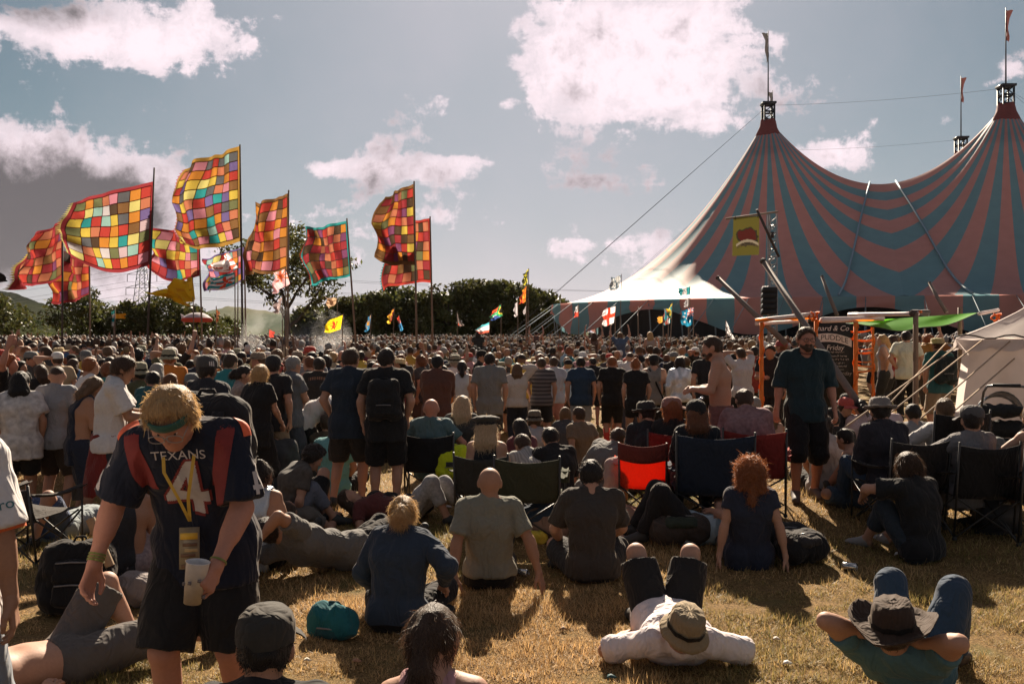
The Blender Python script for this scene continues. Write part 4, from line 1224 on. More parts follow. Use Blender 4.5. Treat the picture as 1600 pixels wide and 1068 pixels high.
    # low stage front and barrier line inside the opening
    return root
big_top()
# ------------------------------------------------------------------ flags
WOOD = simple('pole_wood', (.16, .105, .07), .75, bump=.3, nscale=20)
DARKPOLE = simple('pole_dark', (.05, .035, .028), .7)
def interp_curve(pts, t):
    pts = np.array(pts, float); s = np.concatenate([[0], np.cumsum(np.linalg.norm(np.diff(pts, axis=0), axis=1))]); s /= s[-1]
    return np.stack([np.interp(t, s, pts[:, k]) for k in range(2)], -1)
def flag_surface(d, inner, outer, amp, seed, sag=0.0, waves=1.6):
    """returns P(u,v) in world metres: u 0 at the pole .. 1 at the fly edge, v 0 top .. 1 bottom"""
    def P(u, v):
        u = np.asarray(u, float); v = np.asarray(v, float)
        a = interp_curve(inner, v); b = interp_curve(outer, v)
        q = a * (1 - u)[..., None] + b * u[..., None]
        q[..., 1] += sag * np.sin(math.pi * u) * v * 1.0
        ph = seed * 1.7
        amp_ = amp * 1.55
        off = amp_ * u ** .7 * (np.sin(2 * math.pi * waves * u + ph + 1.6 * v) + .45 * np.sin(2 * math.pi * 2.3 * waves * u + 2.1 * ph + 4.2 * v)) + amp * .35 * np.sin(7 * v + ph) * u
        n = vnoise(np.stack([u * 3, v * 3, u * 0 + seed], -1), 1.3, seed) * amp * 2.2 * u + np.abs(vnoise(np.stack([u * 5 + v * 3, v * 4, u * 0 + seed], -1), 1.5, seed + 2)) * amp * 1.4 * u
        off = off + n
        dd = d + off
        # cloth folds also move a little in the plane of the flag
        x = (q[..., 0] - 800) / F * d; z = CAMZ - (q[..., 1] - HOR) / F * d
        x = x + .35 * amp * np.sin(9 * v + 6 * u + ph) * u; z = z + .42 * amp * np.sin(8 * u + ph + 3 * v) * u + .5 * amp * vnoise(np.stack([u * 4, v * 4, u * 0 + seed], -1), 1.0, seed + 6) * u
        return np.stack([x, dd, z], -1)
    return P
def grid_mesh(name, P, u0, u1, v0, v1, nu, nv, mat, par, o0):
    U_, V_ = np.meshgrid(np.linspace(u0, u1, nu + 1), np.linspace(v0, v1, nv + 1), indexing='ij')
    V = (P(U_, V_) - o0).reshape(-1, 3); i = (np.arange(nu)[:, None] * (nv + 1) + np.arange(nv)[None, :]).ravel()
    return mesh_obj(name, V, np.stack([i, i + 1, i + nv + 2, i + nv + 1], 1), mat, par)
PAL = {'Y': (.72, .52, .07), 'y': (.80, .70, .22), 'O': (.72, .27, .03), 'o': (.62, .20, .10), 'R': (.55, .045, .03), 'r': (.38, .03, .04), 'P': (.75, .28, .36), 'p': (.68, .50, .54),
       'T': (.02, .33, .33), 't': (.34, .58, .52), 'V': (.19, .13, .34), 'v': (.24, .06, .16), 'B': (.09, .045, .02), 'b': (.26, .12, .035), 'G': (.18, .19, .075), 'g': (.13, .13, .14), 'W': (.72, .66, .68), 'm': (.48, .26, .04), 'K': (.03, .025, .03)}
def flagcloth(k): return simple('flag_' + {'Y': 'gold', 'y': 'yellow', 'O': 'orange', 'o': 'coral', 'R': 'red', 'r': 'crimson', 'P': 'pink', 'p': 'pale_pink', 'T': 'teal', 't': 'aqua', 'V': 'violet', 'v': 'plum', 'B': 'dark_brown', 'b': 'tan', 'G': 'olive', 'g': 'slate', 'W': 'white', 'm': 'mustard', 'K': 'black'}[k], tuple(c * .50 + .012 for c in PAL[k]), .8, trans=.55, bump=.35, nscale=26, var=.12, spec=.2)
BRIGHT = 'YPtRoWyPObBYTVgPRtYoGRVyp'
WARM = 'OoRRorvBbRroORrGvRoOrbBRr'
MIXED = 'YPoRTVGgbYtOPrRVyBoTgYRPO'
def patch_flag(label, d, pole, inner, outer, nc, nr_, pal, border, seed, amp=.22, sag=6, fringe=None, waves=1.5, darkpole=False):
    base = W(pole[1][0], pole[1][1], d); top = W(pole[0][0], pole[0][1], d)
    gzv = float(gz(base.x, d))
    bx = base.x + (base.x - top.x) * (base.z - gzv) / max(.5, top.z - base.z)
    o0 = np.array([bx, d, gzv]); root = empty('patchwork_flag', o0); tag(root, label, 'flag', 'tall patchwork flags over the crowd')
    mb = MB(); mb.tube([(0, 0, -.3), tuple(np.array(top) - o0)], [.045, .028], 6); mb.build('pole', DARKPOLE if darkpole else WOOD, root)
    P = flag_surface(d, inner, outer, amp, seed, sag, waves)
    r = random.Random(seed * 13 + 1)
    mu, mv = .035, .045
    cl = MB()
    us = np.linspace(mu, 1 - mu, nc + 1); vs = np.linspace(mv, 1 - mv, nr_ + 1)
    cloth_o = None
    # border band and seams: one cloth part, patches lie in its openings
    VV = []; QQ = []; n0 = 0
    def band(u0, u1, v0, v1, nu, nv, off):
        nonlocal n0
        U_, V_ = np.meshgrid(np.linspace(u0, u1, nu + 1), np.linspace(v0, v1, nv + 1), indexing='ij')
        Vx = P(U_, V_).reshape(-1, 3) - o0; Vx[:, 1] += off
        i = (np.arange(nu)[:, None] * (nv + 1) + np.arange(nv)[None, :]).ravel()
        VV.append(Vx); QQ.append(np.stack([i, i + 1, i + nv + 2, i + nv + 1], 1) + n0); n0 += len(Vx)
    band(0, mu, 0, 1, 1, 24, 0); band(1 - mu, 1, 0, 1, 1, 24, 0); band(mu, 1 - mu, 0, mv, 24, 1, 0); band(mu, 1 - mu, 1 - mv, 1, 24, 1, 0)
    su = .0035; sv = .0045
    for u in us:
        for off in (-.006, .006): band(u - su, u + su, mv, 1 - mv, 1, 24, off)
    for v in vs:
        for off in (-.007, .007): band(mu, 1 - mu, v - sv, v + sv, 24, 1, off)
    cl_o = mesh_obj('cloth', np.concatenate(VV), np.concatenate(QQ), flagcloth(border), root)
    prev = {}
    for i in range(nc):
        for j in range(nr_):
            k = r.choice(pal)
            while k in (prev.get((i - 1, j)), prev.get((i, j - 1))): k = r.choice(pal)
            prev[(i, j)] = k
            grid_mesh('patch', P, us[i], us[i + 1], vs[j], vs[j + 1], 4, 4, flagcloth(k), cl_o, o0)
    if fringe:
        V = []; Fc = []
        m = 26
        for k in range(m):
            a = P(np.array([1.0]), np.array([k / m]))[0]; b = P(np.array([1.0]), np.array([(k + 1) / m]))[0]; c = P(np.array([1.035]), np.array([(k + .5) / m]))[0]
            V += [a - o0, b - o0, c - o0]; Fc.append([3 * k, 3 * k + 1, 3 * k + 2])
        mesh_obj('tassel_edge', V, Fc, flagcloth(fringe), root, False)
    return root
patch_flag('wide bright patchwork flag of pink yellow and teal squares with a red top hem', 29, ((241, 262), (231, 510)), [(241, 283), (236, 412)], [(104, 314), (104, 370), (112, 398)], 8, 7, BRIGHT, 'r', 1, .16, 22, 'y', 1.2, True)
patch_flag('tallest patchwork flag, yellow edged, its lower fly corner folding over', 31, ((375, 226), (379, 520)), [(374.5, 228), (378, 377)], [(288, 258), (262, 320), (260, 362), (284, 388)], 8, 9, MIXED, 'm', 2, .30, 4, 'P', 1.5, True)
patch_flag('orange and brown patchwork flag hanging right beside the tallest one', 30, ((451, 297), (449, 545)), [(451, 302), (449, 421)], [(398, 318), (381, 370), (378, 428)], 6, 7, 'OoRObBORrOoPRbO', 'b', 3, .26, 4, None, 1.4)
patch_flag('red patchwork flag with a blue edge over the yellow lion flag', 33, ((542, 341), (556, 530)), [(541.5, 345), (548, 431)], [(477, 358), (474, 395), (486, 441)], 7, 6, WARM, 'T', 4, .24, 2, 'R', 1.6)
patch_flag('left and taller of the twin red patchwork flags before the hedge', 31, ((647, 283), (651, 525)), [(646.5, 287), (650, 414)], [(600, 306), (585, 345), (590, 405)], 6, 8, WARM + 'Y', 'b', 5, .26, 4, None, 1.2)
patch_flag('right and lower of the twin red patchwork flags before the hedge', 33, ((672, 338), (676, 525)), [(671.5, 341), (675, 442)], [(612, 352), (598, 400), (596, 456)], 7, 6, WARM, 'R', 6, .26, -6, 'T', 1.4)
patch_flag('leftmost red patchwork flag above the wooded hill, with yellow tassels', 30, ((98, 341), (97, 540)), [(98, 342), (98, 432)], [(42, 374), (24, 410), (11, 450)], 8, 6, WARM, 'r', 7, .3, 6, 'Y', 1.3, True)
patch_flag('small red patchwork flag with a ragged hanging end near the leftmost one', 34, ((140, 404), (141, 540)), [(140, 405), (140, 458)], [(88, 392), (84, 430), (84, 470)], 6, 5, WARM, 'r', 8, .26, 8, 'r', 1.6)
patch_flag('red and white patchwork flag between the wide bright flag and the tallest one', 35, ((311, 366), (316, 530)), [(310.5, 369), (312, 431)], [(239, 356), (238, 385), (238, 420)], 7, 5, MIXED + 'RRrRrRoRrR', 'r', 9, .26, 12, None, 1.3)
patch_flag('violet edged patchwork flag showing under the tallest flag', 36, ((382, 385), (384, 530)), [(381, 386), (382, 436)], [(318, 404), (316, 430), (314, 456)], 7, 5, MIXED + 'ORRrOoRR', 'V', 10, .24, 6, None, 1.4)

FLAGCOL = attr_mat('printed_flag', .8, .6, bump=.2, nscale=20)
WH = (.74, .70, .70)
def small_flag(label, d, pole, inner, outer, pattern, seed, amp=.10, nu=22, nv=16, cat='flag', sag=2, poletop=True, polemat=None, waves=1.2, group=None):
    base = W(pole[1][0], pole[1][1], d); top = W(pole[0][0], pole[0][1], d); gzv = float(gz(base.x, d))
    o0 = np.array([base.x, d, gzv]); root = empty('flag', o0); tag(root, label, cat, group)
    mb = MB(); mb.tube([(0, 0, 0), tuple(np.array(top) - o0)], [.022, .015], 5); mb.build('pole', polemat or WOOD, root)
    P = flag_surface(d, inner, outer, amp, seed, sag, waves)
    o = grid_mesh('cloth', P, 0, 1, 0, 1, nu, nv, FLAGCOL, root, o0)
    uc = (np.arange(nu) + .5) / nu; vc = (np.arange(nv) + .5) / nv
    C = np.array([pattern(u, v) for u in uc for v in vc])
    set_col(o.data, np.repeat(C, 4, axis=0), 'CORNER')
    return root
def solid(c): return lambda u, v: c
def cross(bg, fg, w=.10): return lambda u, v: fg if abs(u - .5) < w or abs(v - .5) < w * 1.3 else bg
def lion(u, v):
    # rampant lion: body, head, paws and tail as blobs; u runs from the pole
    x, y = u, v
    s = [(.52, .36, .10, .09), (.47, .50, .085, .16), (.50, .68, .10, .10), (.60, .27, .05, .06), (.66, .40, .09, .03), (.64, .54, .10, .03), (.62, .76, .10, .035), (.40, .80, .045, .09), (.32, .55, .035, .16), (.30, .36, .05, .06), (.37, .68, .05, .05)]
    return (.50, .05, .02) if any(((x - a) / p) ** 2 + ((y - b) / q) ** 2 < 1 for a, b, p, q in s) else (.80, .58, .02)
def union_(u, v):
    a, b = abs(u - .5), abs(v - .5)
    if a < .07 or b < .10: return (.55, .05, .05)
    if a < .13 or b < .17: return WH
    if abs(a - b * 1.0) < .05: return (.55, .05, .05)
    if abs(a - b) < .13: return WH
    return (.03, .06, .22)
def aus(u, v): return union_(u / .5, v / .5) if u < .5 and v < .5 else (WH if min((u - a) ** 2 + (v - b) ** 2 for a, b in ((.25, .75), (.75, .2), (.75, .8), (.62, .5), (.88, .45))) < .005 else (.02, .20, .33))
def pinkjack(u, v):
    u2, v2 = u / .75, v / .62
    if u2 < 1 and v2 < 1 and (abs(abs(u2 - .5) - abs(v2 - .5)) < .10 or abs(u2 - .5) < .06 or abs(v2 - .5) < .08): return (.60, .14, .06)
    return (.66, .40, .42)
def safr(u, v):
    if u < .35 and abs(v - .5) < .38 - u: return (.72, .55, .05) if abs(v - .5) > .26 - u else (.02, .02, .02)
    if abs(v - .5) < .12 or (u < .45 and abs(abs(v - .5) - (.5 - u)) < .12): return (.05, .35, .14)
    if abs(v - .5) < .19: return WH
    return (.65, .10, .04) if v < .5 else (.05, .10, .30)
def star_stripes(u, v):
    if ((u - .35) / .28) ** 2 + ((v - .5) / .38) ** 2 < (.55 + .45 * math.cos(5 * math.atan2(v - .5, u - .35))) ** 2 * 1.3: return (.60, .07, .03)
    return (.02, .26, .30) if int(v * 6) % 2 == 0 else WH
def stripes(cs, vert=False): return lambda u, v: cs[min(len(cs) - 1, int((u if vert else v) * len(cs)))]
def blotch(bg, cs, seed, th=.12):
    def f(u, v):
        n = float(vnoise(np.array([[u * 5, v * 5, seed]]), 1.0, seed)[0])
        return cs[0] if n > th else (cs[-1] if n < -th * 1.6 else bg)
    return f
small_flag('yellow flag with a red rampant lion on a short pole in the crowd', 27, ((536, 490), (532, 545)), [(535.5, 492), (532, 514)], [(510, 502), (508, 519)], lion, 1, .05, 34, 26)
small_flag('crumpled golden yellow flag under the red and white patchwork flag', 27, ((301, 432), (305, 540)), [(301, 432), (305, 468)], [(258, 446), (238, 457), (280, 476)], blotch((.78, .52, .03), [(.52, .30, .02), (.70, .40, .03)], 3, .14), 2, .32, waves=2.2)
small_flag('blue and white striped flag with a red star emblem', 26, ((367, 424), (368, 540)), [(366, 425), (367, 447)], [(330, 436), (321, 456)], star_stripes, 3, .10, 40, 20)
small_flag('pink ensign with an orange union cross in the corner', 27, ((446, 418), (446, 540)), [(446, 420), (453, 443)], [(424, 428), (425, 456)], pinkjack, 4, .10, 30, 22)
small_flag('pale ragged banner hanging below the pink ensign', 28, ((441, 462), (442, 540)), [(441, 464), (437, 484)], [(430, 472), (430, 488)], blotch((.45, .35, .34), [(.30, .22, .22)], 5), 5, .1)
small_flag('white and red crumpled flag beside the violet edged patchwork flag', 26, ((372, 390), (371, 540)), [(357, 394), (372, 418)], [(336, 410), (330, 424)], blotch(WH, [(.5, .12, .08), (.5, .42, .42)], 6), 6, .2)
small_flag('tan crumpled flag in front of the tall open tree', 36, ((527, 464), (527, 540)), [(526, 466), (525, 474)], [(508, 464), (510, 480)], solid((.46, .30, .19)), 7, .15)
small_flag('thin blue flag hanging limp against the hedge', 40, ((580, 490), (576, 540)), [(580, 491), (577, 514)], [(573, 498), (570, 517)], blotch((.05, .20, .36), [(.5, .25, .05)], 8, .2), 8, .08)
small_flag('dark red and gold limp flag against the hedge', 40, ((616, 480), (612, 540)), [(616, 481), (612, 500)], [(608, 490), (606, 504)], blotch((.40, .08, .04), [(.7, .45, .05), (.08, .05, .05)], 9, .08), 9, .1)
small_flag('red white and blue narrow flag right of the limp red and gold one', 40, ((624, 492), (628, 540)), [(623, 493), (630, 514)], [(621, 496), (625, 516)], stripes([(.6, .08, .05), (.5, .2, .2), (.06, .2, .38), (.06, .25, .45)]), 10, .06)
small_flag('dark grey and red tattered pennant against the right of the hedge', 45, ((714, 486), (716, 540)), [(714, 487), (716, 508)], [(718, 500), (725, 507)], blotch((.16, .13, .12), [(.4, .08, .05)], 11, .18), 11, .06)
small_flag('green red and yellow flag flying above the pale blue one', 34, ((783, 474), (782, 540)), [(782, 476), (785, 493)], [(766, 490), (767, 499)], safr, 12, .1, 30, 22)
small_flag('pale blue white and red flag below the green and red one', 33, ((765, 500), (764, 540)), [(765, 503), (764, 519)], [(743, 513), (744, 518)], stripes([(.10, .45, .52), WH, WH, (.55, .12, .08)]), 13, .1)
small_flag('black flag with yellow figures on top of the tall thin pole', 33, ((826, 419), (824, 540)), [(825.5, 420), (824, 442)], [(818, 428), (816, 444)], blotch((.03, .03, .02), [(.55, .50, .05)], 14, .16), 14, .08)
small_flag('orange and red flag below the black one on a thin pole', 33.4, ((823, 444), (822, 540)), [(822.5, 446), (821, 471)], [(816, 455), (810, 473)], blotch((.62, .14, .03), [(.75, .35, .05), (.4, .05, .03)], 15, .1), 15, .1)
small_flag('white drooping flag hanging left of the orange and red one', 33.8, ((809, 468), (809, 540)), [(809, 470), (809, 492)], [(803, 478), (804, 493)], solid((.5, .46, .48)), 16, .08)
small_flag('small white flag hanging right of the orange and red one', 34.2, ((822, 474), (821, 540)), [(823, 476), (822, 488)], [(818, 484), (817, 489)], solid((.5, .46, .47)), 17, .05)
small_flag('slate grey flag with pale lettering above the tent edge', 40, ((971, 428), (967, 540)), [(970.5, 430), (967, 449)], [(956, 434), (952, 454)], blotch((.10, .13, .16), [(.42, .42, .42)], 18, .1), 18, .1)
small_flag('small red and white flag in front of the left tent corner', 38, ((904, 473), (905, 540)), [(904.5, 475), (904, 493)], [(899, 481), (897, 494)], lambda u, v: (.55, .08, .05) if v > .55 else (WH if u > .4 else (.15, .15, .15)), 19, .08)
small_flag('white flag with a red cross before the tent opening', 34, ((962, 477), (959, 540)), [(962, 478), (959, 504)], [(942, 484), (941, 508)], cross(WH, (.60, .06, .03)), 20, .09, 30, 24)
small_flag('white streamer hanging before the tent right of the red cross flag', 36, ((997, 478), (997, 540)), [(998, 479), (997, 488)], [(996, 484), (996, 493)], solid((.55, .48, .48)), 21, .03)
small_flag('yellow and blue bird flag topping the stacked pole', 33, ((1051, 472), (1043, 540)), [(1051, 473), (1049, 496)], [(1042, 484), (1045, 497)], blotch((.70, .50, .05), [(.03, .25, .30)], 22, .15), 22, .1)
small_flag('teal and white flag in the middle of the stacked pole', 33.3, ((1045, 480), (1042, 540)), [(1046, 482), (1047, 504)], [(1038, 483), (1037, 506)], blotch((.05, .30, .36), [WH, (.35, .1, .08)], 23, .08), 23, .1)
small_flag('round orange pennant low on the stacked pole', 33.6, ((1036, 493), (1037, 540)), [(1035, 494), (1035, 503)], [(1027, 495), (1027, 503)], solid((.62, .30, .06)), 24, .04)
small_flag('blue flag with a union corner next to the stacked pole', 32, ((1084, 478), (1082, 540)), [(1083.5, 480), (1082, 507)], [(1066, 485), (1065, 508)], aus, 25, .08, 36, 28)
small_flag('teal and white flag above the blue union flag', 32.4, ((1078, 447), (1078, 540)), [(1078, 448), (1078, 459)], [(1061, 452), (1062, 460)], stripes([(.03, .22, .24), (.45, .42, .42), (.03, .22, .24)], True), 26, .08)
small_flag('pale grey tattered flag below the teal and white one', 32.8, ((1076, 465), (1075, 540)), [(1077, 466), (1075, 478)], [(1070, 470), (1068, 478)], solid((.32, .30, .31)), 27, .06)
small_flag('black flag with white letters slanting before the tent opening', 31, ((1134, 500), (1142, 540)), [(1134.5, 501), (1148, 529)], [(1133, 519), (1141, 526)], blotch((.04, .04, .045), [(.6, .57, .57)], 28, .06), 28, .05)
small_flag('teal orange and white streamer flag over the left bushes', 30, ((180, 480), (178, 540)), [(180, 482), (178, 508)], [(176, 487), (175, 505)], stripes([(.02, .12, .12), WH, (.02, .28, .30), (.5, .5, .48)]), 29, .05)
small_flag('orange streamer blowing right above the left bushes', 30.3, ((178, 486), (177, 540)), [(178, 490), (178, 496)], [(194, 490), (195, 496)], solid((.72, .34, .03)), 30, .06)
small_flag('narrow dark red pennant standing left of the tall open tree', 30, ((338, 478), (337, 540)), [(338, 480), (338, 503)], [(343, 490), (341, 500)], blotch((.14, .07, .05), [(.45, .15, .05)], 31, .15), 31, .05)
small_flag('black flag end at the left edge of the photo', 28, ((-28, 400), (-28, 540)), [(-28, 408), (-27, 440)], [(0, 421), (10, 441)], lambda u, v: (.55, .22, .03) if v > .8 and u < .6 else (.025, .022, .022), 32, .1)
small_flag('red tail flag low over the crowd between the pink ensign and the tree', 42, ((420, 512), (420, 540)), [(421, 515), (420, 525)], [(429, 518), (427, 526)], solid((.5, .07, .05)), 33, .04)

def canopy():
    d = 40.0; p = W(303, 540, d); z0 = float(gz(p.x, d)); root = empty('canopy', (p.x, d, z0)); tag(root, 'small grey topped canopy with a red rim raised over the crowd', 'canopy')
    def Q(px, py): q = W(px, py, d); return (q.x - p.x, 0, q.z - z0)
    mb = MB()
    mb.lathe([(.62, .18), (.46, .32), (.25, .41), (0, .43)], 14, Matrix.Translation(Q(308, 503)))
    mb.build('top', simple('canopy_grey', (.45, .40, .42), .8, trans=.3), root, True)
    mb = MB(); mb.lathe([(.62, .19), (.68, .07), (.58, 0), (0, .02)], 14, Matrix.Translation(Q(308, 503))); mb.build('rim', simple('canopy_red', (.45, .07, .04), .8, trans=.3), root, True)
    mb = MB(); mb.add([Q(282, 490), Q(290, 494), Q(288, 508), Q(284, 500)], [[0, 1, 2, 3]]); mb.add([tuple(np.array(Q(282, 490)) + (0, .02, 0)), tuple(np.array(Q(290, 494)) + (0, .02, 0)), tuple(np.array(Q(288, 508)) + (0, .02, 0)), tuple(np.array(Q(284, 500)) + (0, .02, 0))], [[3, 2, 1, 0]])
    mb.build('side_flap', simple('canopy_grey', (.45, .40, .42)), root)
    mb = MB(); mb.tube([(Q(308, 503)), (Q(306, 540)[0], 0, 0)], .03, 5); mb.build('pole', DARKPOLE, root)
canopy()
# ------------------------------------------------------------------ text helper
def text_mesh(body, size=1.0, extrude=0.0, align='CENTER', shear=0.0):
    cu = bpy.data.curves.new('lettering', 'FONT'); cu.body = body; cu.size = size; cu.extrude = extrude; cu.align_x = align; cu.align_y = 'CENTER'; cu.shear = shear; cu.resolution_u = 3
    o = bpy.data.objects.new('lettering', cu); col.objects.link(o)
    dg = bpy.context.evaluated_depsgraph_get(); me = bpy.data.meshes.new_from_object(o.evaluated_get(dg))
    bpy.data.objects.remove(o); bpy.data.curves.remove(cu)
    V = np.array([v.co[:] for v in me.vertices]).reshape(-1, 3); Fc = [list(p.vertices) for p in me.polygons]
    bpy.data.meshes.remove(me); return V, Fc
ORANGE = simple('orange_tape', (.72, .19, .02), .6, trans=.45, bump=.3)
SILVER = simple('pale_tape', (.55, .45, .42), .4, bump=.3)
# ------------------------------------------------------------------ delay tower with banner and speakers
def tower():
    d = 30.0
    b = W(1205, 540, d); z0 = float(gz(b.x, d)); root = empty('speaker_tower', (b.x, d, z0)); tag(root, 'lattice speaker tower standing in the crowd before the striped tent', 'tower')
    steel = simple('truss_alu', (.30, .27, .26), .45, .5)
    H = CAMZ + (HOR - 330) / F * d - z0
    mb = MB(); a = .15
    for sx, sy in ((-a, -a), (a, -a), (0, a)): mb.tube([(sx, sy, 0), (sx, sy, H - .1)], .025, 6)
    n = 22
    for k in range(n):
        z = (H - .2) * k / n; z2 = (H - .2) * (k + 1) / n
        for (p, q) in (((-a, -a), (a, -a)), ((a, -a), (0, a)), ((0, a), (-a, -a))):
            mb.tube([(p[0], p[1], z), (q[0], q[1], z2)], .011, 4); mb.tube([(p[0], p[1], z), (q[0], q[1], z)], .011, 4)
    mb.build('lattice_mast', steel, root)
    def Q(px, py, dy=0): q = W(px, py, d); return (q.x - b.x, dy, q.z - z0)
    mb = MB(); mb.tube([Q(1132, 343, -.2), Q(1213, 332, -.2)], .035, 7); mb.build('crossbar', simple('bar_wood', (.22, .16, .12), .7), root)
    mb = MB(); mb.tube([Q(1179, 329, -.28), Q(1215, 402, -.15)], .045, 7); mb.build('stay_pole', DARKPOLE, root)
    mb = MB(); mb.tube([Q(1200, 406), Q(1210, 404)], .02, 5); mb.tube([Q(1201, 406, .0), Q(1201, 450, -.05)], .008, 4); mb.tube([Q(1195, 406, -.05), Q(1195, 450, -.05)], .008, 4); mb.build('hanging_chain', steel, root)
    mb = MB(); mb.box(Q(1204, 368, -.2), (.09, .09, .2)); mb.build('lamp_housing', simple('lamp_dark', (.04, .03, .03)), root)
    # speaker stack hung on the mast
    c = W(1201, 470, d - .15); sp = empty('line_array_speaker', (c.x, d - .2, c.z)); tag(sp, 'black stacked line array speaker hanging on the lattice tower', 'speaker')
    box = simple('speaker_black', (.012, .012, .013), .6); gr = simple('speaker_grille', (.02, .02, .02), .9, bump=.8, nscale=120)
    for k in range(5):
        mb = MB(); zc = .36 - k * .18; t = Matrix.Rotation(R(-k * 2.5), 3, 'X'); mb.box((0, .03 * k * .4, zc), (.46, .34, .168), t); cb = mb.build('cabinet', box, sp)
        m2 = MB(); m2.box((0, -.18 + .03 * k * .4, zc), (.42, .014, .14), t); m2.build('grille', gr, cb)
    mb = MB(); mb.tube([(-.2, -.1, .46), (.2, -.1, .46), (.2, .1, .46), (-.2, .1, .46), (-.2, -.1, .46)], .02, 5); mb.build('flying_frame', steel, sp)
    # banner
    p0, p1 = Q(1143, 343, -.24), Q(1184, 338, -.24)
    bn = empty('banner', (b.x, d - .25, z0)); tag(bn, 'yellow banner with a dark red emblem hanging from the tower crossbar', 'banner')
    def P(u, v):
        px = 1143 + 40 * u - 1.5 * v * (1 - u); py = 342 - 3 * u + (59 + 1 * u) * v
        x = (px - 800) / F * d - b.x; z = CAMZ - (py - HOR) / F * d - z0
        return np.stack([x, .03 * np.sin(5 * u + 2 * v) * v + 0 * u, z], -1)
    nu, nv = 44, 64
    o = grid_mesh('cloth', P, 0, 1, 0, 1, nu, nv, attr_mat('banner_cloth', .85, .12, bump=.2, nscale=20), bn, np.zeros(3))
    def emb(u, v):
        x, y = (u - .55) / .40, (v - .52) / .26
        r_ = x * x + y * y
        wob = .9 * float(vnoise(np.array([[x * 1.8, y * 1.8, 3.0]]), 1.0, 5)[0]) + .5 * float(vnoise(np.array([[x * 5, y * 5, 3.0]]), 1.0, 6)[0])
        if abs(v - (.62 + .10 * (x * x))) < .035 and abs(x) < 1.05: return (.40, .34, .24)
        if abs(v - (.73 + .07 * (x * x))) < .012 and abs(x) < 1.0: return (.10, .07, .04)
        if abs(v - (.68 + .09 * (x * x))) < .012 and abs(x) < 1.0: return (.10, .07, .04)
        if y < .35 and abs(x) < .80 + wob * .3 and r_ < .75 + wob: return (.11, .022, .018)
        if r_ < 1 + wob: return (.045, .04, .025)
        return (.16, .14, .03)
    C = np.array([emb((i + .5) / nu, (j + .5) / nv) for i in range(nu) for j in range(nv)])
    set_col(o.data, np.repeat(C, 4, axis=0), 'CORNER')
    for q in ((1146, 342), (1181, 339)):
        mb = MB(); mb.tube([Q(q[0], q[1] - 3, .0), Q(q[0], q[1] + 3, .0)], .012, 4); mb.build('hanging_loop', DARKPOLE, bn)
tower()

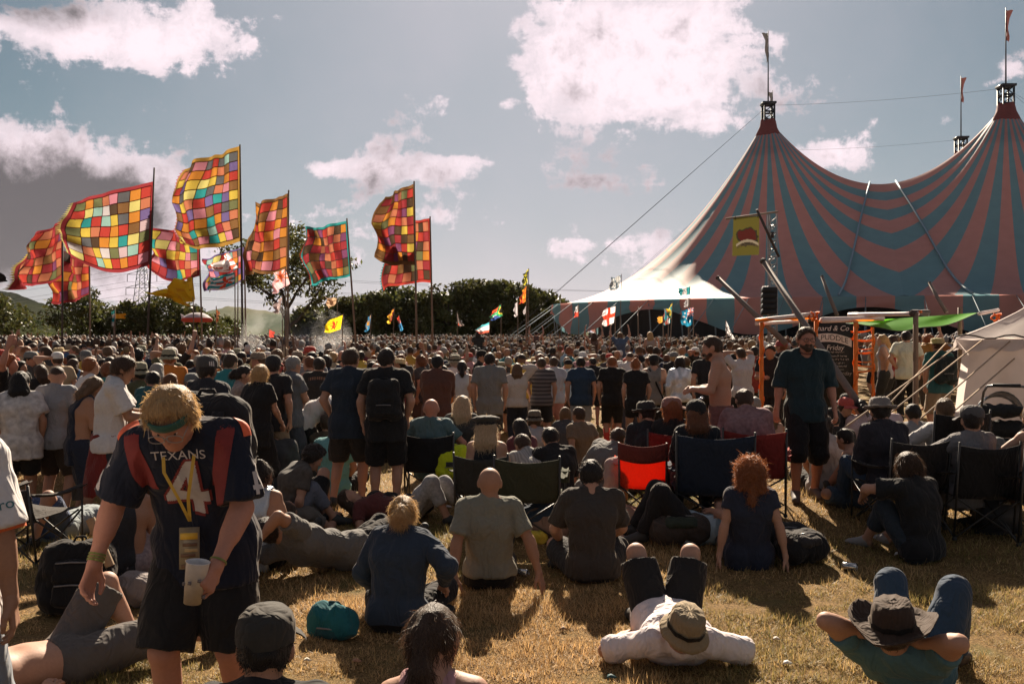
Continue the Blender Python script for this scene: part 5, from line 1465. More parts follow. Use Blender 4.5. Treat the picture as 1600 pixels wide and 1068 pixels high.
# ------------------------------------------------------------------ pole shelter with orange tape, green tarp, chalkboard
def shelter():
    d = 15.0; b = W(1340, 520, d); z0 = float(gz(b.x, d)); root = empty('pole_shelter', (b.x, d, z0)); tag(root, 'rough pole shelter wrapped in orange tape beside the chalkboard', 'shelter')
    def Q(px, py, dd=0): q = W(px, py, d + dd); return (q.x - b.x, dd, q.z - z0)
    def pole(name, a, c, r_, mat, bend=0):
        mb = MB(); a, c = np.array(a), np.array(c); mb.tube([tuple(a + (c - a) * t + np.array([0, 0, bend * math.sin(3.14 * t)])) for t in np.linspace(0, 1, 7)], [r_ * 1.1] * 3 + [r_] * 4, 7); return mb.build(name, mat, root, True)
    ORW = simple('orange_wrap', (.60, .15, .02), .7, bump=.6, nscale=14)
    def post(px, top, dd, wrapped, r_=.04):
        t = Q(px, top, dd); x = t[0]; gl = float(gz(b.x + x, d + dd)) - z0
        o = pole('post', (x, dd, gl), t, r_, ORW if wrapped else WOOD)
        if wrapped:
            m = MB(); n = 40
            m.tube([(x + math.cos(k * .8) * (r_ + .006), dd + math.sin(k * .8) * (r_ + .006), gl + (t[2] - gl) * k / n) for k in range(n + 1)], .012, 4); m.build('tape_wrap', ORANGE, o)
        return o
    post(1190, 503, 0, True, .034); post(1275, 500, -.3, True, .03); post(1337, 503, -.2, True, .036); post(1364, 488, .4, True, .022); post(1431, 488, -.8, False, .042); post(1500, 480, 1.4, False, .04)
    pole('beam', Q(1180, 501, 0), Q(1274, 490, -.3), .035, SILVER); pole('beam', Q(1180, 506, .2), Q(1262, 501, -.2), .03, SILVER)
    pole('beam', Q(1283, 500, -.3), Q(1380, 497, .1), .045, SILVER); pole('beam', Q(1326, 492, .3), Q(1435, 490, -.8), .035, SILVER); pole('beam', Q(1330, 496, .3), Q(1440, 487, -.8), .02, ORANGE)
    pole('beam', Q(1425, 489, -.8), Q(1450, 488, -.5), .05, DARKPOLE); pole('beam', Q(1530, 490, .6), Q(1560, 484, .9), .03, SILVER)
    for dd, pts in ((-.32, (1268, 488)), (.9, (1553, 490))):
        mb = MB(); c = Q(pts[0] + 4, pts[1] + 6, dd)
        for k in range(6):
            a = k * 1.05; mb.tube([tuple(np.array(c) + np.array([math.cos(a + t * 1.7) * .06 * (1 + .6 * math.sin(k * 2.3)), math.sin(t * 2) * .05, math.sin(a * 2 + t) * .07])) for t in np.linspace(0, 2.6, 7)], .013, 4)
        mb.build('tape_knot', ORANGE, root)
    # tape rungs between two posts
    for i, (py, w) in enumerate(((517, .03), (531, .035), (543, .018), (552, .04), (563, .022), (571, .03), (579, .035))):
        a, c = np.array(Q(1329 if i < 2 else 1337, py - (2 if i % 2 else -1), -.2)), np.array(Q(1366, py + (0 if i % 3 else -3), .4)); mb = MB()
        V = []; 
        for t in np.linspace(0, 1, 9):
            p = a + (c - a) * t - np.array([0, 0, .025 * math.sin(math.pi * t)])
            V += [p + np.array([0, .01 * math.sin(t * 9), w / 2]), p - np.array([0, .01 * math.cos(t * 7), w / 2])]
        mb.add([tuple(v) for v in V], [[2 * k, 2 * k + 1, 2 * k + 3, 2 * k + 2] for k in range(8)])
        o = mb.build('tape_rung', ORANGE, root); sm = o.modifiers.new('thickness', 'SOLIDIFY'); sm.thickness = .004
    mb = MB(); 
    for a, c, w in (((1180, 500), (1272, 497), .05), ((1276, 501), (1380, 500), .03)):
        A, C_ = np.array(Q(*a, -.05)), np.array(Q(*c, -.3)); V = []
        for t in np.linspace(0, 1, 13):
            p = A + (C_ - A) * t; h = w * (.6 + .5 * math.sin(t * 11)); V += [p + np.array([0, 0, h / 2]), p - np.array([0, 0, h / 2])]
        mb.add([tuple(v) for v in V], [[2 * k, 2 * k + 1, 2 * k + 3, 2 * k + 2] for k in range(12)])
    mb.build('tape_strip', ORANGE, root)
    # leaning stay poles, one thing each
    def lean(label, p, q, dd0, dd1, r_, mat):
        A = W(p[0], p[1], d + dd0); B = W(q[0], q[1], d + dd1); B.z = float(gz(B.x, B.y)) if q[2] else B.z
        r0 = empty('leaning_pole', (B.x, B.y, B.z)); tag(r0, label, 'pole', 'slanting poles around the shelter')
        mb = MB(); mb.tube([tuple(A - B), tuple((A - B) * .5 + Vector((0, 0, -.02))), (0, 0, 0)], [r_ * .8, r_, r_ * 1.1], 7); mb.build('shaft', mat, r0, True)
        m2 = MB(); m2.tube([tuple((A - B) * 1.0), tuple((A - B) * .985)], r_ * .95, 7); m2.build('end_cap', DARKPOLE, r0)
    GP = simple('grey_pole', (.13, .10, .085), .7, bump=.3)
    lean('longest dark pole slanting across the chalkboard down to the grass', (1191, 406), (1412, 695, 1), .0, -2.6, .055, GP)
    lean('slanting grey pole left of the orange wrapped post', (1121, 433), (1228, 536, 0), 1.0, -.1, .045, GP)
    lean('short slanting pole in front of the blue tent stripe', (1284, 431), (1308, 492, 0), 2.0, 1.5, .035, GP)
    lean('slanting pole below the right part of the tent behind the green tarp', (1452, 441), (1479, 488, 0), 2.5, 2, .035, GP)
    # green tarp
    tp = empty('green_tarp', (b.x, d, z0)); tag(tp, 'bright green tarp stretched from the shelter poles', 'tarp')
    c = [np.array(Q(1322, 505, .2)), np.array(Q(1532, 488, 1.2)), np.array(Q(1432, 526, -.75)), np.array(Q(1378, 499, .1))]
    def P(u, v):
        a = c[3] * (1 - u)[..., None] + c[1] * u[..., None]; e = c[0] * (1 - u)[..., None] + c[1] * u[..., None]
        low = c[0] * ((1 - u) ** 2)[..., None] + c[2] * (2 * u * (1 - u) * 1.75)[..., None] + c[1] * (u ** 2)[..., None]; s_ = ((1 - u) ** 2 + 2 * u * (1 - u) * 1.75 + u ** 2)[..., None]
        p = a * (1 - v)[..., None] + (low / s_) * v[..., None]
        p[..., 1] += .05 * np.sin(9 * u + 3 * v); p[..., 2] += .02 * np.sin(14 * u) * v
        return p
    o = grid_mesh('sheet', P, 0, 1, 0, 1, 24, 10, simple('tarp_green', (.13, .42, .035), .5, trans=.6, bump=.2, nscale=8, var=.1), tp, np.zeros(3))
    mb = MB(); mb.tube([tuple(P(np.array([t]), np.array([1.0]))[0]) for t in np.linspace(0, 1, 20)], .008, 4); mb.build('hem_cord', simple('cord_dark', (.04, .05, .03)), tp)
    # chalkboard
    D2 = 16.2; q = W(1293, 560, D2); zb = float(gz(q.x, D2)); cb = empty('chalkboard', (q.x, D2, zb)); tag(cb, 'tall black chalkboard with a white ribbon heading and the day programme', 'sign')
    def L2(px, py): w = W(px, py, D2); return (w.x - q.x, w.z - zb)
    x0, zt = L2(1253, 503); x1, zbm = L2(1333, 640)
    mb = MB(); mb.box(((x0 + x1) / 2, 0, (zt + zbm) / 2), (x1 - x0, .04, zt - zbm)); mb.build('board', simple('chalk_black', (.015, .014, .014), .85), cb)
    fr = simple('board_frame', (.05, .06, .035), .8)
    mb = MB()
    for xx in (x0 - .02, x1 + .02): mb.box((xx, -.005, (zt + zbm) / 2), (.05, .06, zt - zbm + .1))
    mb.box(((x0 + x1) / 2, -.005, zt + .03), (x1 - x0, .06, .05)); mb.build('frame', fr, cb)
    mb = MB()
    for xx in (x0 + .05, x1 - .05): mb.tube([(xx, .05, zbm + .1), (xx, .05, 0)], .03, 5)
    mb.build('leg', fr, cb)
    chalk = simple('chalk_white', (.55, .50, .48), .9); dim = simple('chalk_dim', (.24, .22, .21), .9)
    def write(s_, px, py, size, mat=chalk, sh=.2, arc=None):
        V, Fc = text_mesh(s_, size, 0, 'CENTER', sh); cx, cz = L2(px, py)
        x = V[:, 0].copy(); z = V[:, 1]
        if arc: z = z - arc * (x / .4) ** 2
        mesh_obj('print_lettering', np.stack([cx + x, np.full(len(x), -.0235), cz + z], 1), Fc, mat, cb, False)
    write('Leonard & Co', 1292, 513, .135, chalk, .25)
    cx, cz = L2(1292, 527); mb = MB(); V = []
    for t in np.linspace(-1, 1, 21):
        z = -.10 * t * t; V += [(cx + t * .44, -.0225, cz + z + .075), (cx + t * .44, -.0225, cz + z - .075)]
    mb.add(V, [[2 * k, 2 * k + 1, 2 * k + 3, 2 * k + 2] for k in range(20)]); mb.build('ribbon', chalk, cb)
    V, Fc = text_mesh('TOLPUDDLE', .135, 0, 'CENTER', 0); x = V[:, 0]
    mesh_obj('print_lettering', np.stack([cx + x, np.full(len(x), -.0265), cz + V[:, 1] - .10 * (x / .44) ** 2], 1), Fc, simple('ink_black', (.02, .02, .02)), cb, False)
    write('Sunday', 1272, 543, .12); write('Friday', 1304, 543, .13)
    r = random.Random(4)
    for k, py in enumerate((550, 556, 561, 567, 572)):
        # illegible chalk scribble lines, as small strokes
        mb = MB(); cx2, cz2 = L2(1298, py); x = cx2
        for w_ in range(r.randint(9, 14)):
            h = r.uniform(.02, .04); mb.box((x, -.0225, cz2 + r.uniform(-.006, .006)), (r.uniform(.006, .02), .003, h), Matrix.Rotation(r.uniform(-.6, .6), 3, 'Y')); x += r.uniform(.018, .034)
        mb.build('chalk_line', dim, cb)
    mb = MB(); a, z1 = L2(1292, 577); mb.box((a, -.0225, z1), (.6, .003, .01)); mb.build('rule', dim, cb)
    write('Saturday', 1315, 583, .10, dim)
shelter()

# ------------------------------------------------------------------ pale marquee on the right
def marquee():
    d = 13.0; c0 = W(1492, 560, d); z0 = .3; root = empty('marquee', (c0.x, d, z0)); tag(root, 'pale canvas marquee with scalloped edge at the right side of the photo', 'tent')
    canvas = simple('canvas', (.66, .58, .54), .85, trans=.45, bump=.35, nscale=6, var=.08)
    ez = CAMZ - (529 - HOR) / F * d - z0
    # wall: from the left corner to the right along +x, and back along +y
    def wall(p, q, n, seed):
        V = []
        for i in range(n + 1):
            t = i / n; 
            for j in range(11):
                v = j / 10
                a = np.array(p) * (1 - t) + np.array(q) * t
                fold = (.05 * math.sin(t * 31 + seed) + .03 * math.sin(t * 67 + 3 * v + seed)) * (.35 + .65 * v) + .06 * float(vnoise(np.array([[t * 6 + v * 2.2, v * 1.5, seed]]), 1.5, seed)[0]) * 2
                nrm = np.array([q[1] - p[1], -(q[0] - p[0])]); nrm = nrm / np.linalg.norm(nrm)
                V.append((a[0] + nrm[0] * fold - .25 * v * (1 if seed == 1 and t < .05 else 0), a[1] + nrm[1] * fold, ez * (1 - v) - .5 * v))
        i = (np.arange(n)[:, None] * 11 + np.arange(10)[None, :]).ravel()
        mesh_obj('wall', V, np.stack([i, i + 1, i + 12, i + 11], 1), canvas, root)
    wall((.12, 0), (3.6, -.5), 90, 1); wall((.12, 0), (2.9, 5), 60, 2)
    # roof panels up to a ridge
    rz_ = CAMZ + (HOR - 400) / F * d - z0
    E = [(-.02, -.06, ez), (3.7, -.6, ez), (6.5, 5, ez), (2.8, 5.1, ez)]; ap = (3.3, 1.6, 3.35 - z0)
    for k in range(4):
        a, b_ = np.array(E[k]), np.array(E[(k + 1) % 4]); V = []
        for i in range(17):
            for j in range(9):
                u, v = i / 16, j / 8; p = (a * (1 - u) + b_ * u) * (1 - v) + np.array(ap) * v
                p[2] -= .22 * math.sin(math.pi * v) + .02 * math.sin(u * 25) * (1 - v); V.append(tuple(p))
        i = (np.arange(16)[:, None] * 9 + np.arange(8)[None, :]).ravel(); mesh_obj('roof_panel', V, np.stack([i, i + 1, i + 10, i + 9], 1), canvas, root)
        V = []
        for i in range(41):
            u = i / 40
            for j in range(5):
                v = j / 4; p = a * (1 - u) + b_ * u; dr = .13 + .05 * abs(math.sin(u * math.pi * 8))
                out = np.array([0, -1, 0]) if k == 0 else np.array([-1, 0, 0]) if k == 3 else np.array([0, 1, 0]) if k == 2 else np.array([1, 0, 0])
                V.append(tuple(p + out * (.03 + .035 * math.sin(u * 50 + j)) * v - np.array([0, 0, dr * v])))
        i = (np.arange(40)[:, None] * 5 + np.arange(4)[None, :]).ravel(); mesh_obj('scalloped_edge', V, np.stack([i, i + 1, i + 6, i + 5], 1), canvas, root)
    mb = MB(); mb.tube([tuple(np.array(E[0]) * (1 - t) + np.array(E[1]) * t + np.array([0, -.03, .03 + .03 * math.sin(t * 40)])) for t in np.linspace(0, 1, 30)], .012, 4); mb.build('edge_rope', simple('rope_dark', (.07, .05, .04)), root)
    rp = simple('rope_tan', (.35, .25, .17), .85)
    for (px, py, gx, gy, dd) in ((1478, 536, 1409, 610, 0), (1497, 540, 1408, 604, 0), (1535, 531, 1440, 606, -.1), (1578, 533, 1475, 622, -.3), (1585, 560, 1493, 640, -.4)):
        a = W(px, py, d - .1 + dd * .2); b_ = W(gx, gy, d - .7 + dd)
        # carry the rope on along its line to the ground
        dv = b_ - a; k = (a.z - float(gz(b_.x, b_.y))) / -dv.z; e = a + dv * k
        mb = MB(); mb.tube([tuple(a - Vector((c0.x, d, z0))), tuple(e - Vector((c0.x, d, z0)))], .011, 5); mb.build('guy_rope', rp, root)
        mb = MB(); mb.tube([tuple(e - Vector((c0.x, d, z0)) + Vector((0, 0, -.1))), tuple(e - Vector((c0.x, d, z0)) + Vector((-.06, 0, .16)))], .016, 5); mb.build('peg', WOOD, root)
marquee()
# fence screen far behind the shelter: pale barrier seen under the tarp
def screen():
    d = 26.0; a = W(1365, 540, d); b_ = W(1500, 545, d); z0 = float(gz(a.x, d)); root = empty('barrier', (a.x, d, z0)); tag(root, 'grey blue barrier panels behind the people under the green tarp', 'barrier')
    n = 6
    for k in range(n):
        t0, t1 = k / n, (k + 1) / n; mb = MB(); x0 = (b_.x - a.x) * t0; x1 = (b_.x - a.x) * t1
        mb.box(((x0 + x1) / 2, 0, .9), (x1 - x0 - .03, .04, 1.3)); mb.build('panel', simple('barrier_grey', (.20, .24, .26), .6), root)
        mb = MB(); mb.box((x0, 0, .8), (.05, .06, 1.6)); mb.build('post', DARKPOLE, root)
screen()
# ------------------------------------------------------------------ decals that lie on a garment
def decal(part, V2, faces, o, right, up, dr, mat, name, off=.003, sc=1.0):
    """flat print laid on a surface: (u,v) points are cast along dr onto the part's mesh"""
    bv = bvh_of(part); o, right, up, dr = (Vector(k) for k in (o, right, up, dr)); dr.normalize()
    out = []; okv = []
    for u, v in V2:
        p = o + right * u + up * v
        hit = bv.ray_cast(p - dr * .6, dr)
        out.append(hit[0] - dr * off if hit[0] is not None else p); okv.append(hit[0] is not None)
    fs = [f for f in faces if all(okv[i] for i in f)]
    if not fs: return None
    return mesh_obj(name, [tuple(p) for p in out], fs, mat, part, True)
def mask_grid(fn, w, h, n):
    """cells of an n-wide grid where fn(u,v) holds (u,v in metres, centred)"""
    m = max(2, int(n * h / w)); V = [((i / n - .5) * w, (j / m - .5) * h) for i in range(n + 1) for j in range(m + 1)]; Fc = []
    for i in range(n):
        for j in range(m):
            if fn(((i + .5) / n - .5) * w, ((j + .5) / m - .5) * h): a = i * (m + 1) + j; Fc.append([a, a + m + 1, a + m + 2, a + 1])
    return V, Fc
def in_poly(P, x, y):
    c = False; j = len(P) - 1
    for i in range(len(P)):
        if (P[i][1] > y) != (P[j][1] > y) and x < (P[j][0] - P[i][0]) * (y - P[i][1]) / (P[j][1] - P[i][1]) + P[i][0]: c = not c
        j = i
    return c
FOUR_O = [(-.5, -.18), (.12, .5), (.34, .5), (.34, -.08), (.5, -.08), (.5, -.28), (.34, -.28), (.34, -.5), (.08, -.5), (.08, -.28), (-.5, -.28)]
FOUR_I = [(-.16, -.08), (.08, -.08), (.08, .22)]
def four(w, h): return lambda u, v: in_poly(FOUR_O, u / w, v / h) and not in_poly(FOUR_I, u / w, v / h)
def at(px, d, dz=0.0):
    d = nd(d)
    x = (px - 800) / F * d; OCC.append((x, d)); return (x, d, float(gz(x, d)) + dz)
def gd(py, z=0.0): return F * (CAMZ - z) / (py - HOR)
def striped(name, a, b, n, axis=2):
    if name in MATS: return MATS[name]
    m = simple(name, a, .9, bump=.3, nscale=40); nt = m.node_tree; p = next(k for k in nt.nodes if k.type == 'BSDF_PRINCIPLED')
    w = nt.nodes.new('ShaderNodeTexWave'); w.bands_direction = 'XYZ'[axis]; w.inputs['Scale'].default_value = n / 6.283; w.inputs['Distortion'].default_value = .6
    tc = nt.nodes.new('ShaderNodeTexCoord'); nt.links.new(tc.outputs['Object'], w.inputs['Vector'])
    mx = nt.nodes.new('ShaderNodeMix'); mx.data_type = 'RGBA'; mx.inputs[6].default_value = a + (1,); mx.inputs[7].default_value = b + (1,); nt.links.new(w.outputs['Fac'], mx.inputs[0]); nt.links.new(mx.outputs[2], p.inputs['Base Color']); return m
OCC = []
BLACK, NAVY, DENIM, OLIVE = (.014, .014, .015), (.018, .024, .045), (.035, .055, .085), (.075, .075, .04)
BACK = dict(R_arm=(.36, -.26, .05), L_arm=(-.36, -.26, .05), R_el=(1, -.6, 0), L_el=(-1, -.6, 0), R_palm=(0, 0, -1), L_palm=(0, 0, -1))
NEAR = dict(res=.0125)
MID = dict(res=.017)
FARP = dict(res=.022)

# ---- the stooping man with the drink
jm = person(at(322, 4.12), 178, dict(lean=25, bend=22, twist=-3, head=(45, -4, 4), R_arm=(.33, .32, .90), L_arm=(-.20, .42, .93), R_el=(.5, -.6, -.2), L_el=(-.55, -.5, -.3), R_foot=(.13, .04, .085), L_foot=(-.12, -.12, .085), R_palm=(-.8, .2, 0), L_palm=(.85, -.1, -.3)),
    dict(c=(.012, .015, .026), sleeve=.9, t=.020, hem=.17, loose=.026, fold=.014, name='jersey'), dict(c=BLACK, len=.98, t=.024, loose=.022), ('thick', 'blond'), None, (.05, .05, .05), 'red', H=1.86, res=.0115, strands=5200, hands=('relaxed', 'grip'), eyes=True,
    label='stooping blond man in a black number 4 sports jersey holding a white cup', seed=3, fat=.012)
def dress_jersey(m):
    s, sc, top = m['s'], m['sc'], m['top']
    white = simple('print_jersey', (.40, .36, .34), .8); redm = simple('print_red', (.16, .018, .016), .8)
    Fs, up, Rs = s['Fs'], s['up'], s['Rs']
    o = (s['Ch'] + Fs * .1 + up * .01) * sc; o = o - up * .0
    V2, Fc = mask_grid(four(.19, .25), .20, .26, 40); decal(top, V2, Fc, o + up * .015, Rs * -1, up, -Fs, white, 'number')
    def outl(u, v): return any(four(.19, .25)(u + a, v + b) for a, b in ((.012, 0), (-.012, 0), (0, .012), (0, -.012))) and not four(.19, .25)(u, v)
    V2, Fc = mask_grid(outl, .23, .29, 48); decal(top, V2, Fc, o + up * .015, Rs * -1, up, -Fs, redm, 'number_outline')
    V, Fc = text_mesh('TEXANS', .050); decal(top, V[:, :2] * np.array([1.25, 1]), Fc, o + up * .165, Rs * -1, up, -Fs, white, 'print_lettering')
    def shield(u, v): return abs(u) < .016 * (1 if v > -.002 else max(0, 1 - (-.002 - v) / .022)) and -.024 < v < .022
    V2, Fc = mask_grid(shield, .05, .056, 22); decal(top, V2, Fc, o + up * .212, Rs * -1, up, -Fs, white, 'league_badge')
    V2, Fc = mask_grid(lambda u, v: shield(u * 1.4, v * 1.4) and v < .004, .05, .056, 22); decal(top, V2, Fc, o + up * .212, Rs * -1, up, -Fs, redm, 'badge_field', .005)
    for sg in (-1, 1):
        V2, Fc = mask_grid(lambda u, v: abs(u + sg * v * .25) < .034 + .016 * (v + .1), .12, .22, 64)
        decal(top, V2, Fc, o + Rs * (sg * .165 * sc) + up * .12, Rs * -1, up, -Fs, redm, 'side_panel')
    # sleeve numbers and tick marks
    for nm, sg in (('R', 1), ('L', -1)):
        sh, E = s[nm + 'S'] * sc, s[nm + 'e'] * sc; ax = nz(E - sh); out = nz(Rs * sg * 1.0 + Fs * .55); out = nz(out - ax * (out @ ax)); rt = np.cross(out, -ax) 
        c = sh * .35 + E * .65
        V2, Fc = mask_grid(four(.075, .10), .08, .105, 24); decal(top, V2, Fc, c + ax * .02, rt * 1, -ax, -out, white, 'sleeve_number')
        tick = [(-.5, -.1), (-.1, -.5), (.5, .5), (-.08, -.14)]
        V2, Fc = mask_grid(lambda u, v: in_poly(tick, u / .05, v / .06), .052, .062, 20); decal(top, V2, Fc, c - ax * .075, rt, -ax, -out, white, 'tick_mark')
        V2, Fc = mask_grid(lambda u, v: True, .05, .12, 8); decal(top, V2, Fc, sh + ax * .0 + out * .0 - nz(np.cross(ax, out)) * .0, rt, -ax, -nz(out + v3(0, 0, .6)), simple('print_orange', (.62, .10, .03), .7) , 'shoulder_stripe')
    # head band and glasses
    hc, hF, hU, hR = (s[k] for k in ('hc', 'hF', 'hU', 'hR'))
    M4 = Matrix([list(hR) + [0], list(hF) + [0], list(hU) + [0], [0, 0, 0, 1]]).transposed(); M4.translation = Vector(hc)
    mb = MB(); mb.lathe([(.0905, .022), (.0935, .032), (.0935, .056), (.0895, .064)], 28, M4, 0, lambda p: Vector((p.x * .96, p.y * 1.16, p.z + p.y * .12)))
    o_ = mb_scaled(mb, sc).build('head_band', cloth((.03, .085, .07)), m['root'], True); sm = o_.modifiers.new('t', 'SOLIDIFY'); sm.thickness = .004
    fr = simple('spectacle_frame', (.25, .23, .22), .3, .5); mb = MB()
    for sg in (-1, 1):
        c = hc + hR * (.034 * sg) + hF * .112 + hU * .004
        mb.tube([tuple(c + hR * (.029 * math.cos(t)) + hU * (.021 * math.copysign(abs(math.sin(t)) ** .6, math.sin(t)))) for t in np.linspace(0, 6.283, 17)], .0022, 5)
        mb.tube([tuple(c + hR * (.029 * sg)), tuple(hc + hR * (.082 * sg) + hF * .02 + hU * .012)], .002, 4)
    mb.tube([tuple(hc - hR * .006 + hF * .113 + hU * .008), tuple(hc + hR * .006 + hF * .113 + hU * .008)], .0022, 4)
    gl = mb_scaled(mb, sc).build('glasses', fr, m['root'], True)
    # lanyard with a pass
    yl = simple('lanyard_yellow', (.42, .26, .03), .6)
    n0 = s['N'] + Fs * .02
    for sg in (-1, 1):
        pts = [n0 + Rs * (.07 * sg) + up * .02, s['Ch'] + Fs * .15 + Rs * (.055 * sg) + up * .13, s['Ch'] + Fs * .20 + Rs * (.02 * sg) + up * .02, s['Ch'] + Fs * .235 - up * .10 * 1 + Rs * .0]
        mb = MB()
        V = []
        for k, p in enumerate(pts): V += [tuple(p - Rs * .007), tuple(p + Rs * .007)]
        mb.add(V, [[0, 1, 3, 2], [2, 3, 5, 4], [4, 5, 7, 6]]); mb_scaled(mb, sc).build('lanyard_strap', yl, m['root'])
    pc = s['Ch'] + Fs * .245 - up * .10
    Md = Matrix([list(Rs) + [0], list(nz(np.cross(v3(0, 0, 1), Rs))) + [0], [0, 0, 1, 0], [0, 0, 0, 1]]).transposed()
    def pb(c, size, name, mat, par=m['root']):
        mb = MB(); mb.box(c, size); mb.v = [tuple((Md @ Vector(p)) + Vector(pc)) for p in mb.v]; return mb_scaled(mb, sc).build(name, mat, par)
    pas = pb((0, 0, -.10), (.082, .004, .17), 'pass_card', simple('pass_paper', (.20, .16, .10), .4))
    pb((0, .0045, -.05), (.07, .003, .026), 'pass_heading', simple('pass_gold', (.55, .33, .03), .5), pas); 
    for k in range(5): pb((rnd.uniform(-.012, .012), .0045, -.085 - k * .022), (.06 - .008 * (k % 2), .003, .013), 'pass_print', simple('pass_print_%d' % (k % 2), ((.12, .06, .03), (.35, .25, .12))[k % 2], .5), pas)
    # wrist bands
    for nm in 'RL':
        w, e = s[nm + 'w'], s[nm + 'e']; a = nz(e - w); mb = MB()
        for k in range(3 if nm == 'R' else 1): mb.tube([tuple(w + a * (.018 + .012 * k - .004)), tuple(w + a * (.018 + .012 * k + .004))], .0335, 14, cap=False)
        mb_scaled(mb, sc).build('wrist_band', cloth((.16, .17, .05)), m['root'])
    # rucksack straps over the shoulders
    for sg in (-1, 1):
        mb = MB(); V = []
        for t in np.linspace(0, 1, 9):
            a = math.pi * (.98 - .95 * t); p = s['N'] - up * .10 + Rs * (sg * .115) + Fs * (math.cos(a) * -.155) + up * (math.sin(a) * .165)
            V += [tuple(p - Rs * .026), tuple(p + Rs * .026)]
        mb.add(V, [[2 * k, 2 * k + 1, 2 * k + 3, 2 * k + 2] for k in range(8)])
dress_jersey(jm)

# ---- nearest partial figures
el = person(at(-94, 3.4), -18, dict(lean=2, L_arm='down', R_arm=(.285, .06, .90), R_el=(1, -.4, 0)), dict(c=(.50, .47, .46), sleeve=.92, t=.022, loose=.035, hem=.16), dict(c=(.20, .22, .25), len=1.95), ('short', 'dark'), None, (.1, .1, .1), 'tan', H=1.78, label='person at the left edge, white football shirt with orange cuffs and pale jeans', seed=5, **NEAR)
def dress_edge(m):
    s, sc, top = m['s'], m['sc'], m['top']
    sh, E = s['RS'] * sc, s['Re'] * sc; ax = nz(E - sh); end = sh + (E - sh) * .90
    mb = MB(); mb.tube([tuple(end - ax * .022), tuple(end + ax * .022)], .0905, 20, cap=False); mb.build('cuff', cloth((.50, .10, .03)), m['root'], True)
    for out in (nz(v3(.75, -.75, 0)), nz(v3(.1, -1, 0))):
        out = nz(out - ax * (out @ ax)); rt = np.cross(-ax, out) ; V, Fc = text_mesh('umbro', .055)
        decal(top, V[:, :2], Fc, sh * .35 + E * .65, rt, -ax, -out, simple('print_teal', (.03, .12, .13), .7), 'print_lettering')
        break
dress_edge(el)
person(at(398, 3.02), 4, sit_ground('cross', 10, bend=12, head=(2, 0, 0), R_arm='lap', L_arm='lap'), dict(c=BLACK, sleeve=1.0, t=.02), dict(c=(.02, .02, .022), len=1.9), ('short', 'black'), ('cap', (.035, .032, .028), {'tilt': 3}), (.02, .02, .02), 'tan', H=1.84, label='person at the bottom edge in a dark cap and black top, seen from behind', strands=3000, seed=8, **NEAR)
pw = person(at(692, 3.25), -10, sit_ground('cross', 4, bend=14, side=-6, head=(12, 8, -8), R_arm='lap', L_arm='lap'), dict(c=(.45, .24, .24), sleeve=0, t=.010, strap=.105, neck=.11, neckdeep=.11), dict(c=(.03, .03, .04), len=1.9), ('pony', 'brown'), None, (.02, .02, .02), 'fair', True, H=1.82, label='woman at the bottom edge with dark hair and a pale pink strappy top', strands=2500, seed=9, **NEAR)
person(at(104, 4.6), -40, lie_back(R_foot=(.14, .86, .07), L_foot=(-.06, .44, .085), R_knee=(.2, 0, 1), L_knee=(-.12, .1, 1), R_toe=(.3, .2, 1), R_arm=(.30, -.28, .07), L_arm=(-.5, -.2, .06), headF=(.1, .3, .9)), None, dict(c=(.085, .075, .07), len=.93, t=.022, loose=.025), ('short', 'brown'), None, (.06, .04, .03), 'fair', H=1.8, label='shirtless man lying in grey shorts with one knee raised, bottom left corner', seed=10, **NEAR)
hatm = person(at(1420, 4.5), -33, lie_back(pel=(0, .14, .12), U=(0, -.96, .26), Fw=(0, .26, .96), lean=5, bend=10, headF=(.0, .92, .12), headU=(0, -.12, 1), R_foot=(.17, .50, .085), L_foot=(-.15, .52, .085), R_knee=(.12, 0, 1), L_knee=(-.08, 0, 1), R_arm=(.11, -.40, .40), L_arm=(-.11, -.40, .40), R_el=(1, -.22, -.12), L_el=(-1, -.22, -.12)), dict(c=(.075, .145, .165), sleeve=.6, t=.016), dict(c=DENIM, len=1.95, t=.02), ('short', 'brown'), ('wide', (.045, .028, .02), {'warp': .36, 'back': .015}), (.05, .03, .02), 'fair', H=1.82, label='man in a wide brown leather hat and teal shirt lying with jeans knees up', seed=11, **NEAR)
person(at(1044, 5.22), -2, lie_back(pel=(0, .05, .12), U=(0, -1, .04), Fw=(0, .04, 1), lean=0, bend=6, headF=(-.15, .90, .30), headU=(.15, -.35, .92), R_foot=(.17, .31, .085), L_foot=(-.16, .31, .085), R_knee=(.08, 0, 1), L_knee=(-.08, 0, 1), R_arm=(.31, -.12, .07), L_arm=(-.31, -.12, .07), R_el=(.7, -1, -.1), L_el=(-.7, -1, -.1)), dict(c=(.62, .54, .53), sleeve=.97, t=.016, loose=.018, hem=.16, fold=.013), dict(c=BLACK, len=.88, t=.022, loose=.02), ('short', 'grey'), ('bucket', (.22, .165, .10), {'tilt': 6, 'warp': .12}), (.05, .04, .03), 'fair', H=1.8, fat=.02, label='man in a white shirt and khaki sun hat lying on his back, knees raised', seed=12, **NEAR)
person(at(622, 5.45), -8, sit_ground('cross', 8, bend=14, head=(6, -22, 0), R_arm=(.30, .14, .30), L_arm=(-.20, .26, .22)), dict(c=(.026, .038, .058), sleeve=1.93, t=.024, fold=.013, hem=.05, name='jacket'), dict(c=(.015, .015, .017), len=1.95, t=.02), ('bun', 'blond'), None, (.02, .02, .02), 'fair', True, H=1.68, label='woman with a blond bun in a dark denim jacket beside the teal bag', strands=4200, seed=13, **NEAR)
